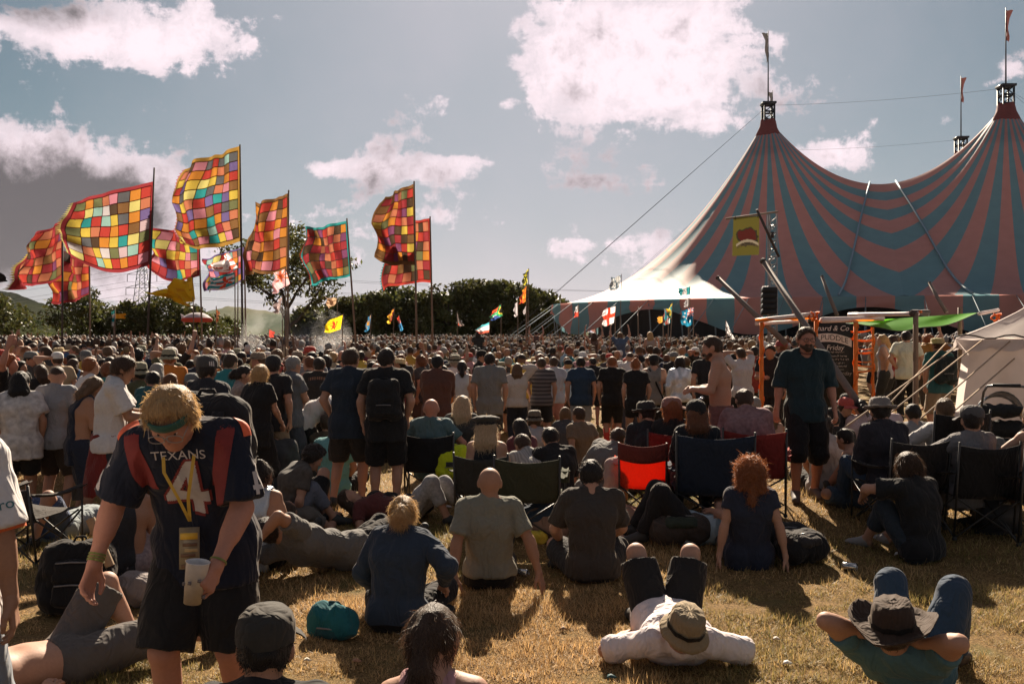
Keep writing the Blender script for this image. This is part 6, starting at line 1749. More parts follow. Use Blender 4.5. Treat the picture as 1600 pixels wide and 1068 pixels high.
person(at(765, 6.35), 0, sit_ground('straight', -13, bend=9, head=(4, 6, 0), R_arm=(.42, -.20, .05), L_arm=(-.28, -.24, .05), R_palm=(0, 0, -1), L_palm=(0, 0, -1), R_el=(1, -.5, .2), L_el=(-1, -.6, .2)), dict(c=(.17, .165, .13), sleeve=.75, t=.014, hem=.02, loose=.02), dict(c=(.015, .015, .015), len=.9), ('bald', 'brown'), None, (.02, .02, .02), 'tan', H=1.78, hands=('flat', 'flat'), label='bald man in a grey olive t-shirt leaning back on his hands', seed=14, **NEAR)
person(at(926, 6.5), 2, sit_ground('cross', 4, bend=16, head=(6, 8, 0), R_arm=(.16, .36, .25), L_arm=(-.22, .32, .22)), dict(c=(.045, .038, .033), sleeve=.82, t=.018, hem=.08, loose=.02), dict(c=(.03, .03, .032), len=.88, t=.02, loose=.02), ('short', 'black'), None, (.03, .03, .03), 'fair', H=1.8, label='man in a dark brown t-shirt sitting cross-legged before the lying man in pale blue', strands=4500, seed=15, **NEAR)
person(at(1170, 6.85), -3, sit_ground('straight', -10, bend=4, head=(6, 6, 0), R_arm=(.30, -.16, .05), L_arm=(-.29, -.10, .05), R_el=(.6, -1, 0), L_el=(-.6, -1, 0), R_palm=(0, 0, -1), L_palm=(0, 0, -1)), dict(c=(.022, .026, .042), sleeve=.42, t=.014, hem=.12, neckdeep=.06), dict(c=(.02, .022, .03), len=1.9), ('bigcurl', 'ginger'), None, (.02, .02, .02), 'fair', True, H=1.7, hands=('flat', 'flat'), label='woman with curly ginger hair and navy top leaning back on straight arms', strands=6500, seed=16, **NEAR)
person(at(1440, 6.9), 26, sit_ground('knees', 6, bend=14, head=(10, 18, 0), R_arm=(.12, .46, .36), L_arm=(-.16, .50, .50), L_el=(-1, -.1, .35)), dict(c=(.014, .015, .017), sleeve=.66, t=.02, hem=.08, loose=.03), dict(c=(.022, .03, .04), len=1.55, t=.02), ('bob', 'brown'), None, (.25, .23, .22), 'fair', H=1.72, label='person in black sitting side-on with one arm over a raised knee', strands=4500, seed=17, **NEAR)
person(at(505, 6.75), -40, lie_back(pel=(.12, .18, .15), U=(-.25, -.9, .18), Fw=(-.55, .2, .8), bend=10, lean=6, headF=(-.35, .3, .3), headU=(-.1, -.9, .3), R_foot=(.10, .95, .08), L_foot=(-.06, .95, .10), R_knee=(.3, 0, 1), L_knee=(.2, 0, 1), R_toe=(.4, .3, .8), L_toe=(.4, .3, .8), L_arm=(-.18, -.60, .22), R_arm=(.0, -.62, .36), L_el=(-1, -.7, -.5), R_el=(.6, -.1, 1)), dict(c=(.11, .105, .10), sleeve=.62, t=.018, hem=.1), dict(c=BLACK, len=1.9, t=.02), ('short', 'dark'), None, (.02, .02, .02), 'tan', H=1.78, label='man in a grey t-shirt lying with his arms folded round his head', strands=3500, seed=18, **NEAR)
person(at(408, 6.85), -10, sit_ground('straight', -6, bend=8, head=(6, -12, 0), R_arm=(.30, .05, .08), L_arm=(-.28, -.05, .06)), dict(c=(.30, .32, .33), sleeve=0, t=.016, hem=.12, mat=simple('silver_sequin', (.42, .44, .46), .32, .55, bump=.9, nscale=170, var=.5), strap=.12), dict(c=BLACK, len=1.9), ('topknot', 'dark'), None, (.02, .02, .02), 'tan', True, H=1.68, label='woman in a glittering silver sleeveless top behind the stooping man', strands=1800, seed=19, **NEAR)
person(at(196, 6.65), 14, sit_ground('knees', 4, bend=14, head=(8, -14, 0)), dict(c=(.03, .028, .03), sleeve=0, t=.012, strap=.10, neckdeep=.08), dict(c=(.20, .16, .16), len=1.9, t=.03, loose=.03, mat=simple('patterned_linen', (.22, .17, .17), .9, var=.7, nscale=38)), ('topknot', 'black'), None, (.1, .07, .05), 'tan', True, H=1.67, label='dark haired woman in a strappy top sitting behind the big black rucksack', strands=2600, seed=20, **NEAR)

# ---- standing figures in the middle distance
person(at(545, 10.2), -6, dict(lean=1, R_arm=(.42, .16, 1.34), L_arm='pocket', R_el=(1, -.6, -.6), R_foot=(.13, .05, .085), L_foot=(-.17, -.03, .085), head=(4, 10, 0)), dict(c=(.022, .03, .042), sleeve=.7, t=.016, hem=.16, loose=.02, name='polo_shirt'), dict(c=(.03, .027, .024), len=.92, t=.02, loose=.02), ('short', 'brown'), None, (.03, .03, .03), 'fair', H=1.80, fat=.012, label='man in a navy polo shirt and shorts, arm towards his neighbour in black', res=.0145, strands=2500, seed=30)
tm = person(at(603, 9.95), 3, dict(lean=1, R_arm='pocket', L_arm='down', head=(2, -4, 0), R_foot=(.11, .02, .085), L_foot=(-.12, 0, .085)), dict(c=(.016, .016, .017), sleeve=.72, t=.018, hem=.17, loose=.022), dict(c=(.013, .013, .014), len=.95, t=.022, loose=.02), ('short', 'dark'), None, (.012, .012, .012), 'fair', H=1.80, fat=.012, label='man in black shirt, shorts and boots with a black rucksack, in front of the crowd', res=.0145, strands=2500, seed=31)
gm = person(at(1258, 9.55), 176, dict(lean=-1, bend=3, head=(6, -4, 0), R_arm=(.30, .02, .86), L_arm=(-.29, .05, .88), R_foot=(.12, .1, .085), L_foot=(-.12, -.1, .085)), dict(c=(.017, .032, .038), sleeve=1.15, t=.017, hem=.13, loose=.02, neckdeep=.10), dict(c=(.012, .012, .013), len=1.22, t=.024, loose=.03), ('short', 'brown'), None, (.09, .06, .05), 'red', H=1.86, label='bearded man in glasses and a dark green v-neck top walking towards the camera', beard='brown', eyes=True, res=.012, strands=3500, seed=32)
def dress_walker(m):
    s, sc = m['s'], m['sc']; hc, hF, hU, hR = (s[k] for k in ('hc', 'hF', 'hU', 'hR'))
    fr = simple('spectacle_dark', (.03, .025, .02), .3); mb = MB()
    for sg in (-1, 1):
        c = hc + hR * (.034 * sg) + hF * .108 + hU * .004
        mb.tube([tuple(c + hR * (.027 * math.cos(t)) + hU * (.020 * math.sin(t))) for t in np.linspace(0, 6.283, 13)], .003, 4); mb.tube([tuple(c + hR * (.027 * sg)), tuple(hc + hR * (.082 * sg) + hF * .02 + hU * .012)], .0025, 4)
    mb_scaled(mb, sc).build('glasses', fr, m['root'], True)
    mb = MB(); n = s['N']; 
    mb.tube([tuple(n + s['Rs'] * (.072 * math.cos(t)) + s['Fs'] * (.085 * math.sin(t) + .01) + s['up'] * (.02 - .035 * math.sin(t))) for t in np.linspace(0, 6.283, 19)], .005, 5); mb_scaled(mb, sc).build('necklace', cloth((.10, .03, .025)), m['root'], True)
dress_walker(gm)
person(at(1126, 9.7), 76, dict(lean=1, bend=8, head=(16, 4, 0), R_arm='phone', L_arm='phone'), None, dict(c=(.10, .04, .035), len=.95, t=.02, mat=simple('plaid_cloth', (.16, .07, .06), .9, var=.6, nscale=30)), ('short', 'brown'), None, (.03, .03, .03), 'fair', H=1.80, hands=('phone', 'phone'), beard='brown', label='shirtless man in checked shorts looking down at his phone', seed=33, strands=700, res=.0145)
wm = person(at(172, 7.9), -68, dict(lean=3, bend=8, head=(22, -4, 0), R_arm=(.10, .40, 1.17), L_arm=(-.08, .40, 1.20), R_el=(.5, -.6, -1), L_el=(-.5, -.6, -1)), dict(c=(.50, .47, .45), sleeve=.78, t=.018, hem=.06, loose=.03), dict(c=(.025, .028, .035), len=1.95, t=.018), ('thick', 'brown'), None, (.05, .05, .05), 'tan', H=1.80, hands=('grip', 'grip'), label='man in a white t-shirt with a dark red jacket tied at his waist', strands=2200, seed=34, res=.0125)
def dress_waist(m):
    s, sc = m['s'], m['sc']; P = s['P']; U = s['U']
    pr = [cap(P + U * .06 + s['Rt'] * .07 * q - s['Fw'] * .02, P - U * .42 + s['Rt'] * .12 * q - s['Fw'] * (.09), .125, .13) for q in (-1, -.3, .4, 1)]
    V, Q = skin([(pr, [(P - U * .46, -U), (P + U * .10, U), (P + s['Fw'] * .06, nz(s['Fw'] - U * .4))])], .015, .03); V = ruffle(V, Q, .02, 7, (1, 1, .4), 5)
    o = mesh_obj('tied_jacket', V * sc, Q, cloth((.15, .022, .018)), m['root'])
    mb = MB(); mb.tube([tuple(P + U * .07 + s['Fw'] * .15 + s['Rt'] * .06), tuple(P + U * .0 + s['Fw'] * .17), tuple(P - U * .16 + s['Fw'] * .18 - s['Rt'] * .03)], [.03, .04, .025], 7); mb_scaled(mb, sc).build('jacket_knot', cloth((.15, .022, .018)), o, True)
dress_waist(wm)
person(at(30, 10.1), 28, dict(head=(2, 35, 0), R_arm='down', L_arm='hip'), dict(c=(.5, .5, .5), sleeve=.72, t=.026, hem=.18, loose=.035, mat=simple('floral_print', (.42, .39, .37), .9, var=.75, nscale=16)), dict(c=BLACK, len=.8), ('long', 'black'), None, (.03, .03, .03), 'tan', True, H=1.70, fat=.03, label='woman with long black hair in a loose white floral top at the far left', seed=35, hairlen=.22, strands=900, **MID)
person(at(86, 10.4), -4, dict(head=(5, -25, 0), R_arm='down', L_arm='down'), dict(c=(.21, .21, .22), sleeve=.66, t=.016, hem=.12), dict(c=(.04, .03, .025), len=.95), ('buzz', 'brown'), None, (.03, .03, .03), 'fair', H=1.76, label='man with cropped hair in a plain grey t-shirt beside the floral top', seed=36, **MID)
person(at(124, 9.9), -52, dict(head=(24, -4, 0), lean=6, bend=12, R_arm='phone', L_arm='phone'), dict(c=(.018, .022, .035), sleeve=0, t=.014, hem=.22, strap=.12), dict(c=(.018, .022, .035), len=.95, skirt=True), ('long', 'light brown'), None, (.03, .03, .03), 'tan', True, H=1.66, label='woman with long light brown hair in a sleeveless navy dress looking down', seed=37, hairlen=.12, strands=1100, **MID)
cm = person(at(318, 7.9), -16, dict(head=(2, -14, 0), R_arm='down', L_arm='pocket'), dict(c=(.022, .024, .03), sleeve=1.9, t=.02, hem=.1, name='jacket'), dict(c=(.03, .03, .04), len=1.9), ('short', 'dark'), ('cap', (.06, .056, .055)), (.03, .03, .03), 'tan', H=1.76, label='person in a grey cap with three white bars behind the stooping man', seed=38, res=.0145)
def cap_bars(m):
    s, sc = m['s'], m['sc']; hc, hF, hU, hR = (s[k] for k in ('hc', 'hF', 'hU', 'hR')); wm_ = simple('print_white', (.55, .50, .48), .8)
    cap_o = next(c for c in m['root'].children if c.name.startswith('cap'))
    for k in range(3):
        V2, Fc = mask_grid(lambda u, v: True, .010, .038 + .006 * k, 3); decal(cap_o, V2, Fc, (hc + hU * .066 + hR * (.028 + .018 * k)) * sc, hR + hU * .12, hU - hR * .12, nz(hF - hR * .35), wm_, 'cap_bar', .002)
cap_bars(cm)
person(at(232, 11.2), -20, dict(head=(18, -30, 0), lean=5, R_arm='phone', L_arm='cross'), dict(c=(.02, .075, .085), sleeve=1.9, t=.02, name='hooded_top'), dict(c=(.03, .03, .035), len=1.9), ('short', 'black'), None, (.03, .03, .03), 'tan', H=1.66, label='person in a dark teal hooded top between the white t-shirt and stooping man', seed=39, **MID)
person(at(372, 11.0), -70, dict(head=(8, 0, 0), R_arm='cross', L_arm='cross'), dict(c=(.22, .18, .16), sleeve=.5, t=.014, mat=simple('speckle_print', (.24, .19, .17), .9, var=.7, nscale=30)), dict(c=(.03, .03, .03), len=1.9), ('bun', 'dark'), None, (.03, .03, .03), 'fair', True, H=1.66, label='woman in sunglasses and a speckled top seen in profile facing right', seed=40, eyes=True, **MID)
person(at(402, 10.6), -28, dict(head=(6, -20, 0), R_arm=(.12, .30, 1.02), L_arm='down'), dict(c=(.015, .015, .016), sleeve=.6, t=.014, hem=.2), dict(c=(.015, .015, .016), len=1.3, skirt=True), ('bob', 'blond'), None, (.03, .03, .03), 'fair', True, H=1.64, label='blond bobbed woman in a long black dress beside the man in a dark cap', seed=41, strands=900, **MID)
person(at(424, 11.3), -14, dict(head=(4, -20, 0), R_arm='down', L_arm='pocket'), dict(c=(.02, .02, .022), sleeve=.62, t=.016), dict(c=(.22, .16, .11), len=.95), ('short', 'dark'), ('cap', (.03, .03, .032)), (.03, .03, .03), 'fair', H=1.74, label='man in a dark cap, black t-shirt and tan shorts left of the grey haired man', seed=42, **MID)
person(at(452, 11.9), -48, dict(head=(4, -10, 0), R_arm='cross', L_arm='down'), dict(c=(.11, .115, .125), sleeve=.62, t=.016), dict(c=(.05, .055, .07), len=1.9), ('short', 'grey'), None, (.03, .03, .03), 'fair', H=1.76, fat=.015, label='grey haired man in a slate t-shirt half turned to the right', seed=43, **MID)
person(at(490, 12.2), -80, dict(pel=(0, -.12, .90), lean=72, bend=24, head=(60, 0, 0), R_arm=(.2, .42, .50), L_arm=(-.2, .45, .50), R_foot=(.12, .08, .085), L_foot=(-.12, -.1, .085)), dict(c=(.44, .42, .42), sleeve=.6, t=.016), dict(c=(.016, .016, .017), len=1.9), ('short', 'dark'), None, (.03, .03, .03), 'fair', H=1.72, label='person bending right over, white t-shirt and dark trousers, beside the two standing men', seed=44, **MID)
tour = person(at(498, 13.6), 4, dict(R_arm='down', L_arm='down'), dict(c=(.02, .018, .018), sleeve=.6), dict(c=BLACK, len=1.9), ('short', 'dark'), None, (.03, .03, .03), 'fair', H=1.74, label='person in a black tour t-shirt with a faded back print behind the bending person', seed=45, **MID)
def back_print(m):
    s, sc = m['s'], m['sc']; o = (s['Ch'] - s['Fs'] * .1 + s['up'] * .1) * sc
    V2, Fc = mask_grid(lambda u, v: abs(v + .9 * u * u - .02) < .022 and (int((u + 1) * 90) % 3 != 0), .28, .10, 56); decal(m['top'], V2, Fc, o, s['Rs'], s['up'], s['Fs'], simple('print_faded', (.16, .08, .05), .9), 'back_print')
back_print(tour)
person(at(487, 15.0), 8, dict(R_arm='pocket', L_arm='down'), dict(c=(.14, .14, .15), sleeve=1.9, mat=simple('check_cloth', (.14, .14, .15), .9, var=.5, nscale=40)), dict(c=BLACK, len=1.9), ('short', 'black'), None, None, 'fair', H=1.80, label='tall person in a grey checked shirt behind the black tour t-shirt', seed=46, **FARP)
person(at(683, 13.3), 2, dict(R_arm='cross', L_arm='cross', head=(3, 0, 0)), dict(c=(.09, .04, .03), sleeve=1.5, t=.02), dict(c=BLACK, len=1.9), ('short', 'black'), None, (.02, .02, .02), 'fair', H=1.76, fat=.02, label='broad person in a dark rust coloured top with arms folded, right of the two men', seed=47, **MID)
person(at(722, 15.4), 4, dict(R_arm='down', L_arm='cross'), dict(c=(.42, .40, .40), sleeve=0, strap=.125), dict(c=(.05, .06, .08), len=1.9), ('pony', 'dark'), None, None, 'fair', True, H=1.68, label='woman with dark tied hair in a white vest, left of the tall grey shirt', seed=48, **FARP)
person(at(765, 15.2), -3, dict(R_arm='down', L_arm='down', head=(2, -10, 0)), dict(c=(.16, .155, .145), sleeve=.75, t=.022, hem=.17), dict(c=(.03, .03, .035), len=1.0), ('short', 'dark'), None, (.03, .03, .03), 'fair', H=1.82, label='tall man in a loose grey short sleeved shirt left of the cream sweater', seed=49, **MID)
person(at(808, 17.6), 0, dict(lean=1, R_arm='head', L_arm='down', head=(2, 10, 0)), dict(c=(.42, .37, .33), sleeve=1.95, t=.02, hem=.06), dict(c=(.022, .025, .035), len=1.95), ('long', 'light brown'), None, (.03, .03, .03), 'fair', True, H=1.68, label='woman in a cream sweater with one hand raised to her long hair', seed=50, strands=500, res=.018)
person(at(846, 17.8), -4, dict(R_arm='down', L_arm='pocket'), dict(c=(.07, .065, .07), sleeve=.65, t=.018, mat=striped('striped_tee', (.035, .03, .032), (.14, .12, .12), 26)), dict(c=(.022, .022, .025), len=.95), ('short', 'brown'), None, (.03, .03, .03), 'fair', H=1.78, label='man in a dark striped t-shirt and black shorts right of the cream sweater', seed=51, **FARP)
person(at(866, 18.4), 6, dict(R_arm='down', L_arm='down'), dict(c=(.34, .34, .36), sleeve=.65), dict(c=(.38, .18, .15), len=.98), ('short', 'brown'), None, (.03, .03, .03), 'fair', H=1.78, label='man in a pale grey t-shirt and salmon shorts', seed=52, **FARP)
person(at(908, 17.6), 2, dict(R_arm='down', L_arm='down', head=(0, 10, 0)), dict(c=(.025, .045, .075), sleeve=.62, t=.018), dict(c=(.24, .26, .29), len=.92), ('short', 'dark'), None, (.05, .05, .05), 'fair', H=1.78, label='man in a dark blue t-shirt with pale grey shorts', seed=53, **FARP)
rs = person(at(957, 17.4), -4, dict(R_arm='cross', L_arm='down', head=(10, -4, 0)), dict(c=(.016, .015, .015), sleeve=.65, t=.018), dict(c=(.016, .016, .016), len=1.05), ('short', 'ginger'), None, (.02, .02, .02), 'fair', H=1.78, label='person in black t-shirt and shorts with bright red socks', seed=54, **FARP)
for nm in 'RL':
    s_ = rs['s']; mb = MB(); K, A = s_[nm + 'k'], s_[nm + 'a']; mb.tube([tuple(K * .75 + A * .25), tuple(K * .45 + A * .55), tuple(A * .95 + K * .05)], [.066, .062, .047], 9); mb_scaled(mb, rs['sc']).build('sock', cloth((.45, .05, .04)), rs['root'], True)
person(at(994, 16.2), 3, dict(R_arm='down', L_arm='down', head=(4, 8, 0)), dict(c=(.015, .015, .016), sleeve=.62, t=.016, hem=.16), dict(c=(.015, .015, .016), len=.55), ('topknot', 'ginger'), None, (.03, .03, .03), 'fair', True, H=1.68, label='woman with reddish hair knotted up in black t-shirt and short skirt', seed=55, **FARP)
person(at(985, 19.6), 0, dict(R_arm='down', L_arm='down'), dict(c=(.46, .42, .40), sleeve=.65), dict(c=(.05, .05, .06), len=1.9), ('buzz', 'brown'), None, None, 'fair', H=1.82, label='big man in a plain white t-shirt behind the woman with knotted hair', seed=56, **FARP)
sl = person(at(1022, 17.2), -6, dict(R_arm='down', L_arm='down'), dict(c=(.18, .165, .15), sleeve=0, strap=.13), dict(c=(.02, .02, .022), len=.95), ('short', 'dark'), ('cap', (.02, .02, .02)), None, 'fair', H=1.76, label='man in a grey vest and black cap with a bag strap across his back', seed=57, **FARP)
s_ = sl['s']; mb = MB(); a, b_ = s_['N'] + s_['Rs'] * -.09 - s_['Fs'] * .06, s_['P'] + s_['Rs'] * .17 - s_['Fs'] * .10
mb.tube([tuple(a), tuple((a + b_) / 2 - s_['Fs'] * .065), tuple(b_)], .018, 6); mb_scaled(mb, sl['sc']).build('bag_strap', cloth(BLACK), sl['root'], True)
person(at(1063, 17.0), 2, dict(R_arm='cross', L_arm='down'), dict(c=(.4, .4, .4), sleeve=1.95, t=.02, hem=.04, mat=simple('silver_jacket', (.55, .55, .55), .35, .5, bump=.5, nscale=40, var=.3), name='jacket'), dict(c=(.02, .02, .022), len=1.9), ('bob', 'dark'), None, None, 'fair', True, H=1.70, label='person in a shiny silver jacket with dark hair', seed=58, **FARP)
person(at(1105, 16.0), 6, dict(R_arm='down', L_arm='down'), dict(c=(.02, .02, .022), sleeve=.65), dict(c=BLACK, len=1.9), ('short', 'dark'), None, None, 'fair', H=1.76, label='person in black just left of the shirtless man', seed=59, **FARP)
person(at(1160, 17.0), 18, dict(R_arm='shade', L_arm='shade', head=(-4, 0, 0)), dict(c=(.45, .43, .43), sleeve=.7), dict(c=(.02, .02, .022), len=1.9), ('short', 'brown'), None, None, 'fair', H=1.76, label='person in a white shirt raising both arms to the face near the orange post', seed=60, **FARP)
person(at(1180, 18.2), -5, dict(R_arm='down', L_arm='down'), dict(c=(.22, .04, .03), sleeve=.65), dict(c=(.03, .03, .03), len=1.9), ('short', 'dark'), None, None, 'fair', H=1.76, label='person in a brick red t-shirt beside the orange wrapped post', seed=61, **FARP)
person(at(1226, 17.4), 40, dict(R_arm='phone', L_arm='down'), dict(c=(.018, .018, .02), sleeve=.65), dict(c=BLACK, len=1.9), ('short', 'ginger'), ('cap', (.25, .05, .05)), None, 'red', H=1.78, label='person in black and a red cap standing left of the bearded man', seed=62, **FARP)
person(at(1205, 15.4), 150, dict(R_arm='phone', L_arm='down', head=(12, 0, 0)), dict(c=(.02, .02, .022), sleeve=.65), dict(c=BLACK, len=1.9), ('short', 'dark'), None, None, 'tan', H=1.72, label='person in a black t-shirt facing back between the tower and bearded man', seed=63, **FARP)
person(at(1383, 18.2), 62, dict(R_arm='down', L_arm='hip', head=(-2, 0, 0)), dict(c=(.30, .27, .28), sleeve=0), dict(c=(.03, .03, .03), len=1.9), ('pony', 'blond'), None, None, 'fair', True, H=1.68, label='blond woman in a pale vest in profile under the green tarp', seed=64, **FARP)
person(at(1397, 19.2), 20, dict(R_arm='down', L_arm='down'), dict(c=(.25, .04, .03), sleeve=.65), dict(c=(.03, .03, .03), len=1.9), ('long', 'brown'), None, None, 'fair', True, H=1.66, label='person in red behind the blond woman under the green tarp', seed=65, **FARP)
person(at(1417, 17.4), -12, dict(R_arm='down', L_arm='hip'), dict(c=(.50, .48, .38), sleeve=.7, t=.02), dict(c=(.016, .016, .017), len=1.9), ('short', 'dark'), None, (.03, .03, .03), 'fair', H=1.76, label='person in a pale cream t-shirt standing behind the dark shelter post', seed=66, **FARP)
person(at(1452, 19.5), 0, dict(R_arm='up', L_arm='down'), dict(c=(.25, .12, .03), sleeve=.65), dict(c=(.05, .04, .03), len=1.9), ('curly', 'ginger'), None, None, 'fair', True, H=1.66, label='curly ginger haired person with a raised arm under the green tarp', seed=67, **FARP)
bp = person(at(1468, 15.2), 4, dict(R_arm='down', L_arm='down'), dict(c=(.03, .10, .11), sleeve=.65), dict(c=(.22, .17, .12), len=.98), ('short', 'brown'), ('straw', (.30, .22, .13)), (.06, .05, .04), 'fair', H=1.74, label='person in a straw hat and teal top with a dark rucksack near the marquee', seed=68, **FARP)

# ---- sitting and lying figures in the middle distance
def S(px, d, rz, pose, top, bottom, hair, label, **k):
    k.setdefault('res', .018 if d < 11 else .022); k.setdefault('shoes', (.03, .03, .03))
    return person(at(px, d), rz, pose, top, bottom, hair, label=label, **k)
S(675, 10.6, -2, sit_chair(pel=(0, -.02, .38), R_arm=(.30, .16, .62), L_arm=(-.30, .18, .62), head=(4, 0, 0)), dict(c=(.07, .12, .13), sleeve=.7), dict(c=(.03, .03, .03), len=.95), ('bald', 'brown'), 'bald man in a dusty teal t-shirt sitting in a black camp chair', tone='red', H=1.76, seed=70, res=.0145)
S(722, 11.0, 3, sit_chair(head=(2, 12, 0)), dict(c=(.03, .03, .032), sleeve=.6, mat=simple('dark_floral', (.035, .033, .032), .9, var=.7, nscale=26)), dict(c=BLACK, len=1.9), ('long', 'fair'), 'woman with long wavy fair hair sitting above the yellow rucksack', fem=True, H=1.66, seed=71, strands=2600, hairlen=.22, res=.0145)
S(763, 8.55, -8, sit_chair(pel=(0, -.02, .34), head=(2, -16, 0), lean=-14), dict(c=(.02, .02, .022), sleeve=0, strap=.11), dict(c=BLACK, len=1.9), ('long', 'fair'), 'woman in a dark peaked cap with straight pale hair in a camp chair', fem=True, hat=('peaked', (.05, .048, .045), {'tilt': -4}), H=1.70, seed=72, hairlen=.16, strands=3000, res=.0135)
S(838, 9.5, 30, sit_ground('knees', 14, bend=26, head=(42, 4, 0)), dict(c=(.30, .28, .25), sleeve=.7, t=.02, mat=striped('pale_stripe', (.34, .32, .29), (.22, .205, .19), 60, 0)), dict(c=(.04, .04, .05), len=1.9), ('short', 'brown'), 'person in a pale striped shirt slumped forward behind the empty chair', H=1.74, seed=73, res=.0145)
S(874, 9.6, 28, sit_ground('knees', 10, bend=18, head=(16, 16, 0)), dict(c=(.016, .016, .017), sleeve=.9, t=.022), dict(c=(.03, .03, .03), len=1.9), ('short', 'black'), 'person in a baggy black t-shirt sitting beside the slumped striped shirt', H=1.78, seed=74, res=.0145)
S(925, 10.4, -50, sit_ground('straight', 22, bend=22, side=12, head=(30, -10, 0), R_arm=(.34, .2, .06)), dict(c=(.13, .125, .12), sleeve=.9, t=.022), dict(c=(.06, .06, .07), len=1.9), ('short', 'brown'), 'man in a grey sweatshirt leaning on one arm before the red sock wearer', tone='red', H=1.76, seed=75, res=.0145)
S(430, 11.2, -6, sit_ground('cross', 4, head=(2, -20, 0)), dict(c=(.05, .055, .06), sleeve=.7), dict(c=BLACK, len=1.9), ('short', 'dark'), 'dark haired person in a slate grey shirt sitting left of the raised knees', H=1.76, seed=76)
S(464, 12.4, -24, sit_ground('cross', 0, head=(0, -20, 0)), dict(c=(.02, .21, .20), sleeve=.7), dict(c=(.03, .03, .04), len=1.9), ('buzz', 'brown'), 'man in a bright turquoise polo shirt sitting behind the raised knees', H=1.78, seed=77)
S(511, 12.0, -18, sit_ground('cross', -6, head=(0, -10, 0), L_arm=(-.34, .3, .2)), dict(c=(.075, .06, .045), sleeve=.8), dict(c=BLACK, len=1.9), ('short', 'brown'), 'man in a brown top and brown cap seated next to the pale turquoise shirt', hat=('cap', (.06, .045, .035)), H=1.78, seed=78)
S(521, 10.9, -4, sit_ground('cross', 2, head=(4, 6, 0)), dict(c=(.12, .30, .31), sleeve=.7, t=.018), dict(c=BLACK, len=1.9), ('short', 'dark'), 'person in a pale turquoise shirt sitting behind the two standing men', H=1.74, seed=79)
S(478, 9.4, 0, lie_back(pel=(0, -.1, .12), R_foot=(.13, .42, .085), L_foot=(-.13, .42, .085)), dict(c=(.10, .09, .08), sleeve=.6), dict(c=BLACK, len=.8), ('short', 'brown'), 'person lying with two bare knees raised behind the stooping man', tone='fair', H=1.78, seed=80, res=.0145)
S(444, 8.7, -60, sit_ground('knees', 18, bend=22, head=(34, 0, 0)), dict(c=(.06, .05, .04), sleeve=.6, mat=simple('dark_pattern', (.06, .05, .042), .9, var=.7, nscale=30)), dict(c=(.10, .11, .14), len=1.6), ('curly', 'dark'), 'curly haired person in a dark patterned top crouching beside the raised knees', H=1.7, seed=81, strands=700, res=.0145)
S(640, 9.0, -100, lie_back(R_foot=(.13, .46, .085), L_foot=(-.13, .60, .08), L_knee=(-.2, .2, 1)), dict(c=(.10, .03, .028), sleeve=.6), dict(c=(.24, .22, .21), len=1.6, mat=simple('pale_pattern', (.26, .24, .23), .9, var=.6, nscale=36)), ('long', 'brown'), 'person lying behind the two men, pale patterned trousers with one knee up', fem=True, H=1.68, seed=82, res=.0145)
S(92, 8.4, 158, lie_back(R_foot=(.16, .46, .085), L_foot=(-.14, .40, .085)), dict(c=(.22, .25, .26), sleeve=.6), dict(c=(.06, .085, .15), len=.85), ('short', 'brown'), 'man lying in blue shorts and a pale teal grey t-shirt near the left edge', H=1.76, seed=83, res=.0145)
S(1018, 9.9, 10, sit_chair(pel=(0, -.02, .30), R_foot=(.2, .5, .085), L_foot=(-.2, .5, .085), lean=6, bend=14, head=(8, -20, 0)), dict(c=(.02, .021, .024), sleeve=.9, t=.02), dict(c=BLACK, len=1.9), ('short', 'dark'), 'man in a small brimmed dark felt hat and black top behind the red chair', hat=('trilby', (.03, .028, .027)), H=1.76, seed=84, res=.0145)
S(1049, 9.95, -4, sit_chair(pel=(0, -.02, .36), head=(6, -4, 0)), dict(c=(.022, .02, .02), sleeve=.7), dict(c=BLACK, len=1.9), ('bob', 'ginger'), 'person with bushy ginger hair under a patterned cap in a dark red chair', fem=True, hat=('cap', (.24, .13, .11), {'turn': -70}), H=1.70, seed=85, strands=1800, res=.0145)
S(1088, 8.35, -6, sit_chair(head=(2, -16, 0)), dict(c=(.016, .017, .02), sleeve=1.95, t=.02), dict(c=BLACK, len=1.9), ('long', 'auburn'), 'woman in a black beanie with long auburn hair in the big navy chair', fem=True, hat=('beanie', (.016, .016, .017)), H=1.68, seed=86, strands=1500, hairlen=.1, res=.0135)
S(1166, 8.9, -10, sit_chair(lean=6, bend=16, head=(20, -10, 0)), dict(c=(.16, .09, .09), sleeve=1.0, t=.026, mat=simple('nordic_knit', (.20, .11, .11), .95, var=.7, nscale=24, bump=.7)), dict(c=(.03, .03, .04), len=1.9), ('short', 'brown'), 'person hunched in a patterned maroon and pale knit in a red chair', H=1.74, fat=.02, seed=87, res=.0145)
S(1205, 12.4, 10, sit_ground('cross', 2), None, dict(c=(.03, .03, .03), len=.9), ('long', 'light brown'), 'bare backed person with long light brown hair sitting left of the bearded man', fem=True, H=1.66, seed=88)
S(1185, 13.6, 20, sit_ground('cross', 2), dict(c=(.35, .30, .24), sleeve=1.0, mat=simple('pale_floral', (.34, .29, .24), .9, var=.6, nscale=20)), dict(c=(.03, .03, .03), len=1.9), ('short', 'grey'), 'grey haired person in a pale floral shirt sitting behind the bare back', H=1.74, seed=89)
S(1383, 8.35, 16, sit_chair(pel=(0, -.02, .33), lean=2, bend=12, head=(10, 22, 0)), dict(c=(.028, .025, .03), sleeve=1.95, t=.024, name='jacket'), dict(c=DENIM, len=1.95), ('short', 'dark'), 'man in a grey felt hat and dark jacket turned left in a camp chair', hat=('trilby', (.16, .14, .13), {'bandc': (.05, .045, .04)}), H=1.80, beard='dark', seed=90, res=.0135)
